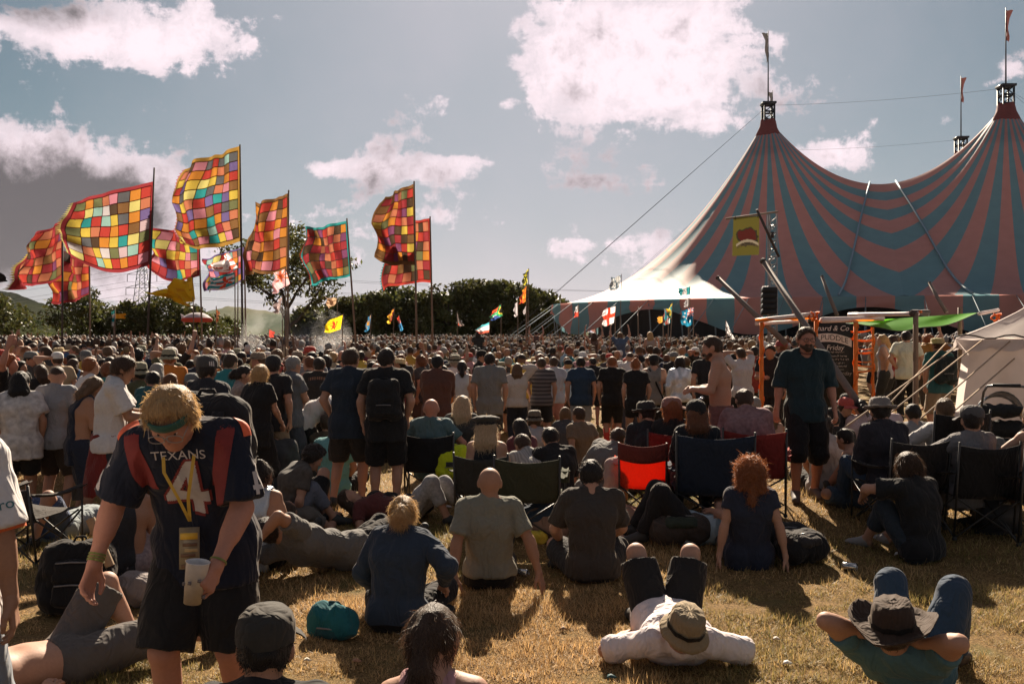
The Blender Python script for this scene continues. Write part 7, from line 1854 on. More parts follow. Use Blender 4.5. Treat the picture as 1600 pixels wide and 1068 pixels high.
S(1343, 9.1, 52, sit_ground('mixed', 8, bend=16, head=(8, 14, 0)), None, dict(c=(.05, .07, .10), len=.95), ('short', 'dark'), 'bare chested boy sitting on the grass left of the felt hat', H=1.52, seed=91, res=.0145)
S(1432, 11.2, 6, sit_ground('cross', 0, head=(0, 18, 0)), dict(c=(.19, .18, .18), sleeve=.7), dict(c=(.05, .05, .06), len=1.9), ('short', 'dark'), 'man in a light grey t-shirt sitting on the grass behind the high-backed chair', H=1.80, seed=92)
S(1462, 8.9, 26, sit_chair(pel=(0, -.02, .36), lean=-14, head=(4, 40, 0), L_arm=(-.36, .3, .6)), dict(c=(.40, .38, .37), sleeve=1.5), dict(c=(.03, .07, .075), len=1.9), ('short', 'light brown'), 'person mostly hidden by the high-backed black chair, pale sleeve reaching left', H=1.74, seed=93, res=.0145)
S(1508, 7.95, 14, sit_chair(pel=(0, -.02, .34), lean=-12, head=(6, 30, 0), L_arm=(-.42, .30, .60)), dict(c=(.15, .14, .14), sleeve=1.6), dict(c=(.10, .09, .09), len=1.9), ('short', 'dark'), 'man in a grey flat peaked cap sitting in a black chair on the right', hat=('cap', (.085, .08, .08), {'turn': 30}), H=1.78, seed=94, res=.0135)
S(1541, 9.3, 10, sit_ground('cross', 2, head=(8, 0, 0)), dict(c=(.09, .09, .085), sleeve=.8, mat=simple('grey_pattern', (.10, .10, .095), .9, var=.6, nscale=26)), dict(c=(.03, .03, .03), len=1.9), ('curly', 'black'), 'curly black haired person in a mottled grey shirt before the pushchair', H=1.76, seed=95, strands=700, res=.0145)
S(1604, 7.7, 18, sit_chair(lean=-12, head=(2, 10, 0), L_arm=(-.40, .34, .56)), dict(c=(.05, .03, .03), sleeve=0), dict(c=(.10, .06, .05), len=1.9), ('long', 'light brown'), 'woman with light brown hair cut off by the right edge in a camp chair', fem=True, H=1.68, tone='fair', seed=96, strands=900, res=.0135)
S(1310, 13.2, -150, sit_ground('cross', 4, head=(4, 0, 0)), dict(c=(.022, .022, .026), sleeve=.7), dict(c=BLACK, len=1.9), ('short', 'brown'), 'person in a red cap and sunglasses facing back below the chalkboard', hat=('cap', (.36, .07, .06)), H=1.76, seed=97)
S(1334, 14.0, 30, sit_ground('cross', 4), dict(c=(.42, .11, .025), sleeve=.7), dict(c=(.03, .03, .03), len=1.9), ('short', 'brown'), 'person in an orange top sitting left of two people in pale pink', hat=('cap', (.05, .05, .05)), H=1.74, seed=98)
S(1347, 13.0, 2, sit_ground('cross', -4), dict(c=(.36, .28, .29), sleeve=.7), dict(c=(.016, .016, .017), len=1.9), ('bun', 'dark'), 'person with a dark hair bun in a dusty pink t-shirt, back to us', fem=True, H=1.74, seed=99)
S(1382, 12.9, -6, sit_ground('cross', 2), dict(c=(.48, .38, .39), sleeve=.8, t=.02), dict(c=(.05, .05, .06), len=1.9), ('short', 'brown'), 'man in a pale pink and white t-shirt right of the dusty pink one', tone='red', H=1.80, seed=100)
S(1310, 10.2, 12, sit_ground('cross', 6, head=(10, 10, 0)), dict(c=(.016, .016, .017), sleeve=.7), dict(c=BLACK, len=1.9), ('short', 'black'), 'person in black sitting just right of the bearded man', hat=('cap', (.02, .02, .02)), H=1.74, seed=101)
S(1290, 9.9, -10, sit_ground('cross', 2, bend=18), dict(c=(.28, .27, .27), sleeve=.7), dict(c=BLACK, len=1.9), ('bob', 'dark'), 'person in a light grey t-shirt with a black strap behind the bearded man', fem=True, H=1.66, seed=102)
S(1078, 7.75, 84, lie_back(R_foot=(.13, .50, .085), L_foot=(-.13, .44, .085), R_arm=(.0, -.26, .30), L_arm=(-.04, -.20, .30), R_el=(1, 0, .2), L_el=(-1, 0, .2), headF=(.0, .3, .9)), dict(c=(.30, .38, .43), sleeve=.6, t=.02, hem=.1), dict(c=(.014, .014, .015), len=1.95, t=.022), ('short', 'dark'), 'person in a pale blue shirt lying with hands on the chest, dark trousered knees up', H=1.78, seed=103, res=.0135)
S(915, 8.2, 100, lie_back(R_foot=(.12, .80, .08), L_foot=(-.10, .82, .08), R_toe=(.3, .2, 1), L_toe=(-.3, .2, 1), R_arm=(.2, -.5, .2)), dict(c=(.30, .20, .14), sleeve=.6), dict(c=DENIM, len=1.9), ('long', 'brown'), 'person lying flat in blue jeans behind the dark brown t-shirt', fem=True, H=1.68, seed=104, res=.0145)
S(905, 13.0, 40, sit_ground('straight', -8, **BACK), dict(c=(.14, .10, .07), sleeve=.6), dict(c=(.16, .05, .05), len=1.6), ('short', 'brown'), 'person in a khaki top and reddish trousers leaning back below the dark blue t-shirt', tone='tan', H=1.74, seed=105)
S(833, 13.0, -10, sit_ground('cross', 6), dict(c=(.30, .28, .28), sleeve=.6), dict(c=BLACK, len=1.9), ('bob', 'brown'), 'person in a pale top under a small brimmed hat sitting by the cream sweater', hat=('bucket', (.12, .10, .08)), fem=True, H=1.66, seed=106)
S(820, 11.4, 30, sit_ground('mixed', 6), dict(c=(.12, .04, .045), sleeve=.6), dict(c=BLACK, len=1.9), ('long', 'dark'), 'person in a dark red top sitting at the feet of the cream sweater', fem=True, H=1.66, seed=107)
S(884, 14.4, 0, sit_ground('cross', 4), dict(c=(.05, .05, .055), sleeve=.6), dict(c=BLACK, len=1.9), ('bob', 'light brown'), 'light brown haired person in charcoal sitting below the salmon shorts', fem=True, H=1.66, seed=108)
S(1050, 12.6, 20, sit_ground('cross', 4), dict(c=(.03, .03, .035), sleeve=.7), dict(c=BLACK, len=1.9), ('short', 'black'), 'dark haired person in black sitting behind the felt hat and red chairs', hat=('cap', (.02, .02, .022)), H=1.72, seed=109)
S(1100, 12.2, 60, sit_ground('cross', 4), dict(c=(.20, .06, .06), sleeve=.7), dict(c=BLACK, len=1.9), ('short', 'brown'), 'person in dull red sitting left of the shirtless standing man', H=1.7, seed=110)

# people lifted on shoulders above the far crowd
def rider(px, d, label, under, top, hair, armup=True, **k):
    x = (px - 800) / F * d; z = float(gz(x, d))
    person((x, d, z + 1.30), k.pop('rz', 0), sit_chair(pel=(0, 0, .12), lean=0, R_foot=(.13, .22, -.30), L_foot=(-.13, .22, -.30), R_knee=(.1, 1, .4), L_knee=(-.1, 1, .4), R_arm='up' if armup else 'lap', L_arm='up' if armup else 'lap'), top, dict(c=BLACK, len=.9), hair, None, None, res=.026, label=label, **k)
    person((x, d + .06, z), 0, dict(R_arm='up', L_arm='up'), dict(c=(.03, .03, .035)), dict(c=BLACK, len=1.9), ('short', 'dark'), None, None, res=.028, label=under)
rider(928, 33, 'long haired person on shoulders, arms raised, left of the red cross flag', 'person in charcoal carrying the long haired arm raiser on the shoulders', dict(c=(.10, .06, .045), sleeve=0), ('long', 'brown'), fem=True)
rider(969, 32, 'person in a blue top on shoulders with both arms spread high', 'person in charcoal carrying the blue topped rider on the shoulders', dict(c=(.06, .09, .14), sleeve=.6), ('bob', 'light brown'))
rider(1016, 31, 'blond long haired person on shoulders before the dark tent opening', 'person in charcoal carrying the blond rider before the tent opening', dict(c=(.30, .22, .18), sleeve=0), ('long', 'blond'), False, fem=True)
rider(747, 38, 'dark topped person raised on shoulders below the pale blue flag', 'person in charcoal carrying the rider below the pale blue flag', dict(c=(.03, .03, .03), sleeve=.6), ('long', 'dark'), False)
rider(838, 44, 'person on shoulders waving both arms below the left tent corner', 'person in charcoal carrying the waving rider below the tent corner', dict(c=(.10, .06, .05), sleeve=0), ('short', 'dark'))
# ------------------------------------------------------------------ camp chairs
FRAME = simple('chair_frame', (.05, .045, .04), .45, .5)
def camp_chair(px, d, rz, c, label, back=.86, w=.54, c2=None, arm=True, low=0.0, frame=FRAME, seat_z=.40):
    d = nd(d); x = (px - 800) / F * d; z = float(gz(x, d)); root = empty('camp_chair', (x, d, z), R(rz)); tag(root, label, 'chair', 'folding camp chairs on the grass')
    fab = cloth(c, sheen=.1, trans=.5 if c[0] > .5 else .15); hw = w / 2
    def sheet(name, P, nu, nv, mat, th=.006, par=root):
        U_, V_ = np.meshgrid(np.linspace(0, 1, nu + 1), np.linspace(0, 1, nv + 1), indexing='ij'); V = P(U_, V_).reshape(-1, 3)
        i = (np.arange(nu)[:, None] * (nv + 1) + np.arange(nv)[None, :]).ravel()
        o = mesh_obj(name, V, np.stack([i, i + 1, i + nv + 2, i + nv + 1], 1), mat, par); sm = o.modifiers.new('thickness', 'SOLIDIFY'); sm.thickness = th; return o
    sz = seat_z
    bk = sheet('backrest', lambda u, v: np.stack([(u - .5) * (w + .02), -.24 - .10 * v - .05 * np.sin(math.pi * u) + .008 * np.sin(9 * u + 7 * v), sz - .02 + (back - sz) * v - .035 * np.sin(math.pi * u) * v], -1), 10, 8, fab)
    if c2: sheet('head_panel', lambda u, v: np.stack([(u - .5) * (w + .03), -.335 - .035 * v - .055 * np.sin(math.pi * u), back - .16 + .17 * v - .035 * np.sin(math.pi * u)], -1), 10, 3, cloth(c2, sheen=.1))
    sheet('seat', lambda u, v: np.stack([(u - .5) * w, -.24 + .50 * v, sz - .06 * np.sin(math.pi * u) * np.sin(math.pi * (v * .8 + .1)) + .02 * v], -1), 8, 6, fab)
    for s_ in (-1, 1):
        mb = MB(); mb.tube([(s_ * hw, -.24, .02), (s_ * (hw + .005), -.34, back + .01)], .011, 6); mb.build('back_post', frame, root, True)
        mb = MB(); mb.tube([(s_ * (hw + .03), .27, .02), (s_ * (hw + .03), .26, .60)], .010, 6); mb.build('front_post', frame, root, True)
        for a, b_ in (((s_ * (hw + .02), .27, .02), (-s_ * hw, .25, sz)), ((s_ * hw, -.25, .02), (-s_ * hw, -.25, sz)), ((s_ * (hw + .02), .27, .02), (s_ * hw, -.25, sz)), ((s_ * hw, -.25, .02), (s_ * (hw + .02), .26, sz))):
            mb = MB(); mb.tube([a, b_], .009, 6); mb.build('leg', frame, root, True)
        if arm:
            sheet('armrest', lambda u, v: np.stack([s_ * (hw + .03) + (u - .5) * .07, -.31 + .60 * v, .62 - .035 * np.sin(math.pi * v) + .012 * np.cos(6 * u)], -1), 3, 6, fab)
        for y_ in (-.25, .27):
            mb = MB(); mb.lathe([(.02, 0), (.022, .02), (.012, .035)], 8, Matrix.Translation((s_ * (hw + (.02 if y_ > 0 else 0)), y_, 0))); mb.build('foot', simple('rubber', (.02, .02, .02)), root, True)
    if arm:
        mb = MB(); mb.lathe([(.045, .50), (.048, .60), (.052, .615), (.045, .61)], 12, Matrix.Translation((hw + .03, .20, 0))); mb.build('cup_holder', fab, root, True)
    return root
camp_chair(828, 8.05, -6, (.045, .047, .03), 'empty olive green camp chair behind the bald man', .82, .60)
camp_chair(760, 8.5, -8, (.04, .038, .034), 'dark grey camp chair holding the woman in the peaked cap', .80, .52)
camp_chair(675, 10.55, -2, (.015, .016, .018), 'black camp chair under the bald man in dusty teal', .84, .56)
camp_chair(722, 10.95, 3, (.02, .02, .022), 'dark camp chair behind the yellow rucksack', .70, .52, arm=False)
camp_chair(1004, 8.85, -8, (.62, .07, .03), 'empty bright red camp chair with a dark red top panel', .84, .46, (.12, .025, .02))
camp_chair(1049, 9.9, -4, (.16, .025, .022), 'dark red camp chair of the ginger haired person', .84, .56)
camp_chair(1110, 8.2, -4, (.018, .026, .042), 'big navy camp chair with a high wide back', .98, .72)
camp_chair(1178, 8.85, -14, (.22, .03, .025), 'red camp chair beside the bearded man', .88, .60)
camp_chair(1405, 8.1, 12, (.02, .018, .018), 'black camp chair with reddish piping under the felt hat man', .88, .62)
camp_chair(1470, 8.75, 10, (.018, .017, .017), 'high-backed black camp chair standing behind the others', 1.08, .60)
camp_chair(1512, 7.85, 6, (.016, .015, .015), 'black camp chair under the man in the grey peaked cap', .90, .58)
camp_chair(1606, 7.6, 10, (.014, .013, .013), 'dark camp chair cut off by the right edge of the photo', .92, .60)
camp_chair(50, 7.3, -16, (.05, .045, .042), 'grey mesh camp chair near the left edge', .70, .56, low=.1)

# ------------------------------------------------------------------ bags
def bag(px, d, rz, size, c, label, cat='backpack', name='backpack', pockets=1, straps=2, c2=None, lay=0, seed=0, z=0.0, xyz=None, par=None, handle=True):
    d = nd(d); x = (px - 800) / F * d
    root = empty(name, xyz or (x, d, float(gz(x, d)) + z), R(rz)); tag(root, label, cat)
    w, t, h = size; Mx = Matrix.Rotation(R(-lay), 4, 'X')
    pr = [cap((-w * .32, 0, t * .5), (w * .32, 0, t * .5), t * .5), cap((-w * .3, 0, h * .5), (w * .3, 0, h * .5), t * .52), cap((-w * .25, .0, h - t * .45), (w * .25, 0, h - t * .45), t * .42)]
    pr += [cap((sx * w * .3, 0, t * .5), (sx * w * .27, 0, h - t * .5), t * .48) for sx in (-1, 1)]
    V, Q = skin([(pr,)], .014, .05); V = ruffle(V, Q, .016, 8, (1, 1, 1), seed)
    def put(V): return np.array([(Mx @ Vector(p))[:] for p in V]) + np.array([0, 0, t * .5 if lay > 45 else 0])
    mesh_obj('sack', put(V), Q, cloth(c), root)
    for k in range(pockets):
        pr = [cap((-w * .2, -t * .42, h * (.2 + .3 * k)), (w * .2, -t * .42, h * (.2 + .3 * k)), t * .22), cap((-w * .2, -t * .42, h * (.34 + .3 * k)), (w * .2, -t * .42, h * (.34 + .3 * k)), t * .2)]
        V, Q = skin([(pr,)], .012, .03); V = ruffle(V, Q, .008, 12, (1, 1, 1), seed + 3 + k); pk = mesh_obj('pocket', put(V), Q, cloth(c2 or c), root)
        mb = MB(); mb.tube([(-w * .25, -t * .63, h * (.39 + .3 * k)), (0, -t * .66, h * (.40 + .3 * k)), (w * .25, -t * .63, h * (.39 + .3 * k))], .006, 5); mb.v = [tuple(p) for p in put(mb.v)]; mb.build('zip', simple('zip_grey', (.16, .15, .15), .4), pk)
    for sx in ((-1, 1) if straps == 2 else (0,) if straps else ()):
        mb = MB(); V = []
        for q in np.linspace(0, 1, 11):
            a = math.pi * q; p = np.array([sx * w * .24 + .01 * math.sin(5 * q), t * .45 + math.sin(a) * t * .35, h * .88 - q * h * .75]); V += [tuple(p - np.array([.028, 0, 0])), tuple(p + np.array([.028, 0, 0]))]
        mb.add(V, [[2 * k, 2 * k + 1, 2 * k + 3, 2 * k + 2] for k in range(10)]); mb.v = [tuple(p) for p in put(mb.v)]; o = mb.build('strap', cloth(c2 or c), root); sm = o.modifiers.new('t', 'SOLIDIFY'); sm.thickness = .008
    if handle:
        mb = MB(); mb.tube([(-.05, .02, h * .96), (-.03, .02, h * 1.04), (.03, .02, h * 1.04), (.05, .02, h * .96)], .009, 6); mb.v = [tuple(p) for p in put(mb.v)]; mb.build('carry_handle', cloth(c2 or c), root, True)
    return root
bag(118, 5.75, 10, (.44, .26, .52), (.012, .012, .013), 'big black rucksack with a cardboard tube stuck in it, lower left', pockets=2, seed=1, lay=12)
bag(520, 5.3, -16, (.27, .15, .22), (.014, .10, .115), 'teal zipped bag on the grass beside the denim jacket', 'bag', 'shoulder_bag', 1, 1, (.015, .06, .07), seed=2)
bag(1268, 6.75, 20, (.36, .22, .30), (.014, .014, .016), 'black rucksack with red and yellow trim beside the ginger curly woman', pockets=1, seed=3, lay=70, c2=(.03, .028, .03))
bag(1232, 7.1, -10, (.30, .2, .24), (.016, .016, .017), 'small black bag right behind the ginger curly woman', 'bag', 'bag', 1, 0, seed=4, lay=60)
yb = bag(708, 10.3, 3, (.38, .16, .38), (.42, .50, .02), 'bright yellow rucksack hanging on the back of a dark camp chair', pockets=1, straps=0, c2=(.38, .46, .02), seed=5, z=.30)
mb = MB(); mb.box((0, -.148, .19), (.16, .012, .05)); mb.build('name_patch', cloth((.03, .03, .035)), yb)
def on_back(m, size, c, label, seed):
    """rucksack carried by a person: placed at the shoulder blades"""
    s, sc, r0 = m['s'], m['sc'], m['root']; p = Matrix.LocRotScale(r0.location, r0.rotation_euler, None) @ Vector((s['Ch'] * .6 + s['P'] * .4 - s['Fs'] * .20) * sc)
    return bag(0, 0, math.degrees(r0.rotation_euler.z), size, c, label, seed=seed, xyz=(p.x, p.y, p.z - size[2] * .42))
on_back(tm, (.32, .17, .44), (.016, .016, .017), 'plain black rucksack on the back of the man in black boots', 6)
on_back(bp, (.32, .17, .46), (.02, .028, .03), 'dark rucksack on the back of the straw hat wearer', 7)
on_back(jm, (.34, .20, .48), (.02, .02, .022), 'dark rucksack on the back of the stooping man', 8)
bag(655, 9.3, 30, (.30, .18, .24), (.02, .02, .024), 'black bag lying between the legs of the two standing men', 'bag', 'bag', 1, 0, seed=9, lay=70)
bag(590, 9.1, -20, (.34, .2, .26), (.016, .016, .018), 'black rucksack on the ground behind the man in boots', pockets=1, seed=10, lay=60)
bag(1065, 7.45, 0, (.5, .24, .26), (.05, .04, .035), 'heap of dark patterned bags under the big navy chair', 'bag', 'bag', 1, 0, (.03, .04, .03), seed=11, lay=70)
bag(855, 8.0, 0, (.30, .22, .28), (.26, .17, .13), 'tan shopping bag behind the olive chair legs', 'bag', 'bag', 0, 0, seed=12, handle=False)
bag(868, 8.25, 30, (.22, .16, .20), (.52, .30, .03), 'crumpled yellow carrier bag near the olive chair', 'bag', 'carrier_bag', 0, 0, seed=13, handle=False)
bag(840, 7.75, 10, (.12, .10, .10), (.50, .38, .05), 'small yellow and white wrapper below the olive chair', 'wrapper', 'wrapper', 0, 0, seed=14, handle=False)
bag(1070, 4.36, 0, (.32, .14, .14), (.016, .02, .024), 'black bag used as a pillow under the khaki sun hat', 'bag', 'bag', 0, 0, seed=15, lay=75, handle=False)
bag(330, 6.15, 20, (.40, .24, .30), (.014, .014, .015), 'black rucksack on the ground right of the stooping man', pockets=1, seed=16, lay=35)
bag(215, 5.95, -20, (.22, .2, .22), (.20, .17, .16), 'pale crumpled cloth bundle beside the big black rucksack', 'bundle', 'bundle', 0, 0, seed=17, handle=False)
bag(962, 8.75, 20, (.14, .14, .36), (.30, .20, .18), 'pinkish cloth hanging over the arm of the red chair', 'cloth', 'cloth', 0, 0, seed=18, z=.32, handle=False)

# cardboard tube
def tube():
    p = W(152, 832, nd(5.75)); root = empty('cardboard_tube', W(172, 884, nd(5.72))); tag(root, 'brown cardboard tube sticking up out of the black rucksack', 'tube')
    a = Vector((0, 0, 0)); b_ = W(141, 810, nd(5.75)) - root.location; mb = MB(); mb.tube([tuple(a), tuple(b_)], .032, 14, cap=False); mb.tube([tuple(b_), tuple(a)], .028, 14, cap=False); mb.build('tube_wall', simple('cardboard', (.28, .18, .10), .8), root, True)
    mb = MB(); mb.tube([tuple(b_ * .985), tuple(b_ * .995)], .029, 14); mb.build('end_cap', simple('cap_plastic', (.35, .28, .22), .5), root)
tube()
# drinks
def cup(loc, label, tilt=0, c=(.55, .52, .50), h=.135, r0=.031, r1=.043, stack=1):
    root = empty('paper_cup', loc); tag(root, label, 'cup'); root.rotation_euler = (R(tilt), R(8), 0)
    mb = MB(); mb.lathe([(0, .003), (r0, .003), (r0, 0), (r1, h), (r1 + .003, h + .003), (r1, h + .004), (r1 - .003, h - .004), (r0 - .002, .006)], 20); mb.build('cup_wall', simple('cup_paper', c, .5), root, True)
    mb = MB(); mb.lathe([(r1 * .92, h * .78), (0, h * .78)], 20); mb.build('drink', simple('beer', (.25, .12, .02), .15), root)
    mb = MB()
    for k in range(7):
        a = k * .9; mb.box((math.cos(a) * (r0 + .007), math.sin(a) * (r0 + .007), .03 + .012 * k), (.012, .012, .012))
    mb.build('printed_mark', simple('cup_print', (.16, .13, .12), .6), root)
    return root
s_, sc_ = jm['s'], jm['sc']; r0 = jm['root']
hp = Matrix.LocRotScale(r0.location, r0.rotation_euler, None) @ Vector((s_['Lw'] + nz(s_['Lw'] - s_['Le']) * .075 + v3(.055, .015, -.07)) * sc_)
cup((hp.x, hp.y, hp.z), 'white printed paper cup held by the stooping man', 0, h=.165, r0=.034, r1=.046)
q = at(1378, 12.3); OCC.pop(); cup((q[0], q[1], q[2]), 'pale cup standing on the grass below the long slanting pole')
q = at(838, 10.0); OCC.pop(); cup((q[0] + .55, q[1], q[2]), 'small cup on the grass near the leaning grey sweatshirt')
def can(px, d, label, c, lay=True):
    d = nd(d); x = (px - 800) / F * d; root = empty('drinks_can', (x, d, float(gz(x, d)) + (.035 if lay else 0))); tag(root, label, 'can')
    M4 = Matrix.Rotation(R(90), 4, 'Y') @ Matrix.Rotation(R(30), 4, 'X') if lay else Matrix.Identity(4)
    mb = MB(); mb.lathe([(0, 0), (.024, .0), (.033, .008), (.033, .108), (.027, .118), (.026, .115), (0, .115)], 16, M4); mb.build('can_wall', simple('can_%d' % int(c[0] * 100), c, .25, .8), root, True)
    mb = MB(); mb.box((M4 @ Vector((0, .008, .119))), (.012, .02, .002), M4.to_3x3()); mb.build('ring_pull', simple('alu', (.6, .6, .6), .3, .9), root)
can(806, 6.6, 'crushed silver can beside the bald man', (.45, .43, .42)); can(1316, 6.7, 'pale tin lying right of the black rucksack with red trim', (.5, .48, .46)); can(223, 5.6, 'shiny can lying below the cloth bundle', (.45, .42, .4)); can(150, 7.6, 'small can standing near the man lying in blue shorts', (.3, .2, .1), False)
def bottle(px, d, label, z):
    x = (px - 800) / F * d; root = empty('plastic_bottle', (x, d, z)); tag(root, label, 'bottle')
    mb = MB(); mb.lathe([(0, 0), (.034, 0), (.036, .02), (.036, .13), (.03, .16), (.014, .19), (.014, .21)], 16)
    m, N, L = new_mat('clear_plastic'); out = N.new('ShaderNodeOutputMaterial'); a = N.new('ShaderNodeBsdfTransparent'); b_ = N.new('ShaderNodeBsdfGlossy'); b_.inputs['Roughness'].default_value = .1; mx = N.new('ShaderNodeMixShader'); mx.inputs[0].default_value = .3
    L.new(a.outputs[0], mx.inputs[1]); L.new(b_.outputs[0], mx.inputs[2]); L.new(mx.outputs[0], out.inputs[0]); mb.build('bottle_wall', m, root, True)
    mb = MB(); mb.lathe([(0, .004), (.032, .004), (.033, .10), (0, .10)], 16); mb.build('orange_drink', simple('orange_drink', (.70, .18, .04), .2, trans=.6), root, True)
    mb = MB(); mb.lathe([(.016, .205), (.016, .225), (0, .225)], 12); mb.build('cap', simple('cap_white', (.6, .6, .6), .5), root, True)
bx = (1562 - 800) / F * 8.5
bottle(1562, 8.55, 'clear bottle of orange drink on a box between the right hand chairs', float(gz(bx, 8.55)) + .36)
def crate():
    d = 8.55; root = empty('storage_box', (bx, d, float(gz(bx, d)))); tag(root, 'dark storage box under the orange drink bottle', 'box')
    mb = MB(); mb.box((0, 0, .16), (.34, .26, .32)); mb.build('body', simple('box_dark', (.03, .028, .03), .6), root)
    mb = MB(); mb.box((0, 0, .34), (.36, .28, .035)); mb.build('lid', simple('box_lid', (.05, .048, .05), .5), root)
    mb = MB(); mb.box((0, -.136, .30), (.10, .015, .03)); mb.build('latch', simple('zip_grey', (.16, .15, .15), .4), root)
crate()
# phone in the shirtless man's hands is hidden; sunglasses on the profile woman are part of her
def phone():
    q = W(1094, 623, 9.75); root = empty('phone', q); tag(root, 'pale mobile phone in the hands of the shirtless man', 'phone'); mb = MB(); mb.box((0, 0, 0), (.075, .14, .009), Matrix.Rotation(R(-35), 3, 'Y')); mb.build('case', simple('phone_case', (.45, .43, .43), .4), root)
    mb = MB(); mb.box((.004, 0, .0065), (.068, .13, .003), Matrix.Rotation(R(-35), 3, 'Y')); mb.build('screen', simple('phone_screen', (.02, .02, .025), .1), root)
phone()
# ------------------------------------------------------------------ pushchair
def pushchair():
    d = 12.0; x = (1562 - 800) / F * d; z = float(gz(x, d)) + .12; root = empty('pushchair', (x, d, z), R(160)); tag(root, 'dark pushchair with a curved hood frame in front of the pale marquee', 'pushchair')
    fr = simple('buggy_frame', (.16, .16, .165), .35, .6); blk = cloth((.02, .022, .024))
    mb = MB()
    for s_ in (-1, 1): mb.tube([(s_ * .26, -.42, .18), (s_ * .26, .1, .55), (s_ * .25, .42, .98), (s_ * .22, .50, 1.06)], .016, 7)
    mb.tube([(-.22, .50, 1.06), (0, .52, 1.08), (.22, .50, 1.06)], .018, 7); mb.build('frame', fr, root, True)
    mb = MB(); mb.tube([(-.16, .52, 1.075), (.16, .52, 1.075)], .024, 8); mb.build('handle_grip', simple('rubber', (.02, .02, .02)), root, True)
    V = [];  n = 12
    for i in range(n + 1):
        u = i / n
        for j in range(7):
            v = j / 6; a = math.pi * u; V.append((math.cos(a) * .27, .18 - .42 * v * (.4 + .6 * math.sin(a)), .62 + math.sin(a) * (.36 - .10 * v)))
    i = (np.arange(n)[:, None] * 7 + np.arange(6)[None, :]).ravel(); o = mesh_obj('hood', V, np.stack([i, i + 1, i + 8, i + 7], 1), simple('rain_cover', (.16, .18, .19), .25, trans=.3, bump=.6, nscale=14), root); sm = o.modifiers.new('t', 'SOLIDIFY'); sm.thickness = .006
    mb = MB(); mb.tube([(math.cos(a) * .275, -.1 - .1 * math.sin(a), .60 + math.sin(a) * .30) for a in np.linspace(0, math.pi, 15)], .02, 7); mb.build('hood_rim', simple('reflective_trim', (.42, .42, .42), .35), root, True)
    V, Q = skin([([cap((-.18, -.28, .42), (.18, -.28, .42), .09), cap((-.18, .08, .48), (.18, .08, .48), .11), cap((-.18, .2, .72), (.18, .2, .72), .09)],)], .02, .08); V = ruffle(V, Q, .02, 7, (1, 1, 1), 4); mesh_obj('seat', V, Q, blk, root)
    mb = MB(); mb.box((0, 0, .26), (.42, .5, .12)); mb.build('basket', cloth((.03, .03, .03)), root)
    for (wx, wy, r_) in ((-.3, .25, .17), (.3, .25, .17), (0, -.48, .14)):
        w = MB(); w.tube([(wx + 0, wy + math.cos(a) * r_, r_ + math.sin(a) * r_) for a in np.linspace(0, 6.283, 21)], .022, 6); wo = w.build('wheel', simple('rubber', (.02, .02, .02)), root, True)
        sp = MB()
        for k in range(6): a = k * math.pi / 3; sp.tube([(wx, wy, r_), (wx, wy + math.cos(a) * r_, r_ + math.sin(a) * r_)], .005, 4)
        sp.tube([(wx - .03, wy, r_), (wx + .03, wy, r_)], .018, 7); sp.build('spokes', fr, wo)
pushchair()
# small litter on the trampled grass
def leaf_litter(px, py, label, c, s_=.05):
    d = gd(py, -.2); x = (px - 800) / F * d; root = empty('litter', (x, d, float(gz(x, d)) + .015)); tag(root, label, 'litter')
    V = [(math.cos(a) * s_ * r_, math.sin(a) * s_ * r_ * .8, .012 * math.sin(3 * a) + .01) for a, r_ in ((0, 1), (.8, .5), (1.7, .9), (2.6, .6), (3.4, 1), (4.3, .55), (5.2, .85))] + [(0, 0, .03)]
    o = mesh_obj('scrap', V, [[k, (k + 1) % 7, 7] for k in range(7)], simple('litter_%d' % int(c[0] * 100), c, .7), root, False); sm = o.modifiers.new('t', 'SOLIDIFY'); sm.thickness = .002
leaf_litter(557, 1040, 'dry curled leaf on the shaded grass near the bottom centre', (.30, .15, .08), .04)
leaf_litter(1213, 1004, 'pale scrap on the bright grass left of the leather hat', (.55, .48, .42), .03)
leaf_litter(955, 1062, 'dark teal scrap on the grass at the bottom edge', (.03, .08, .09), .035)
leaf_litter(1402, 880, 'white scrap of paper by the raised jeans knees', (.6, .57, .55), .03)
leaf_litter(272, 942, 'white paper scrap right of the stooping man', (.55, .52, .5), .06)
leaf_litter(880, 985, 'brown scrap between the hat man and the shadow of the dark t-shirt', (.22, .13, .07), .03)
leaf_litter(1230, 1040, 'pale crumpled tissue on the grass at the bottom right', (.6, .57, .54), .035)
leaf_litter(1330, 805, 'small white wrapper on the grass left of the person in black', (.6, .58, .55), .04)
leaf_litter(700, 800, 'flattened grey wrapper on the grass left of the olive chair', (.4, .38, .36), .05)
leaf_litter(1600, 985, 'brown curled leaf at the right edge of the grass', (.28, .15, .07), .04)
leaf_litter(480, 1040, 'small torn ticket on the grass right of the dark cap', (.5, .45, .35), .03)
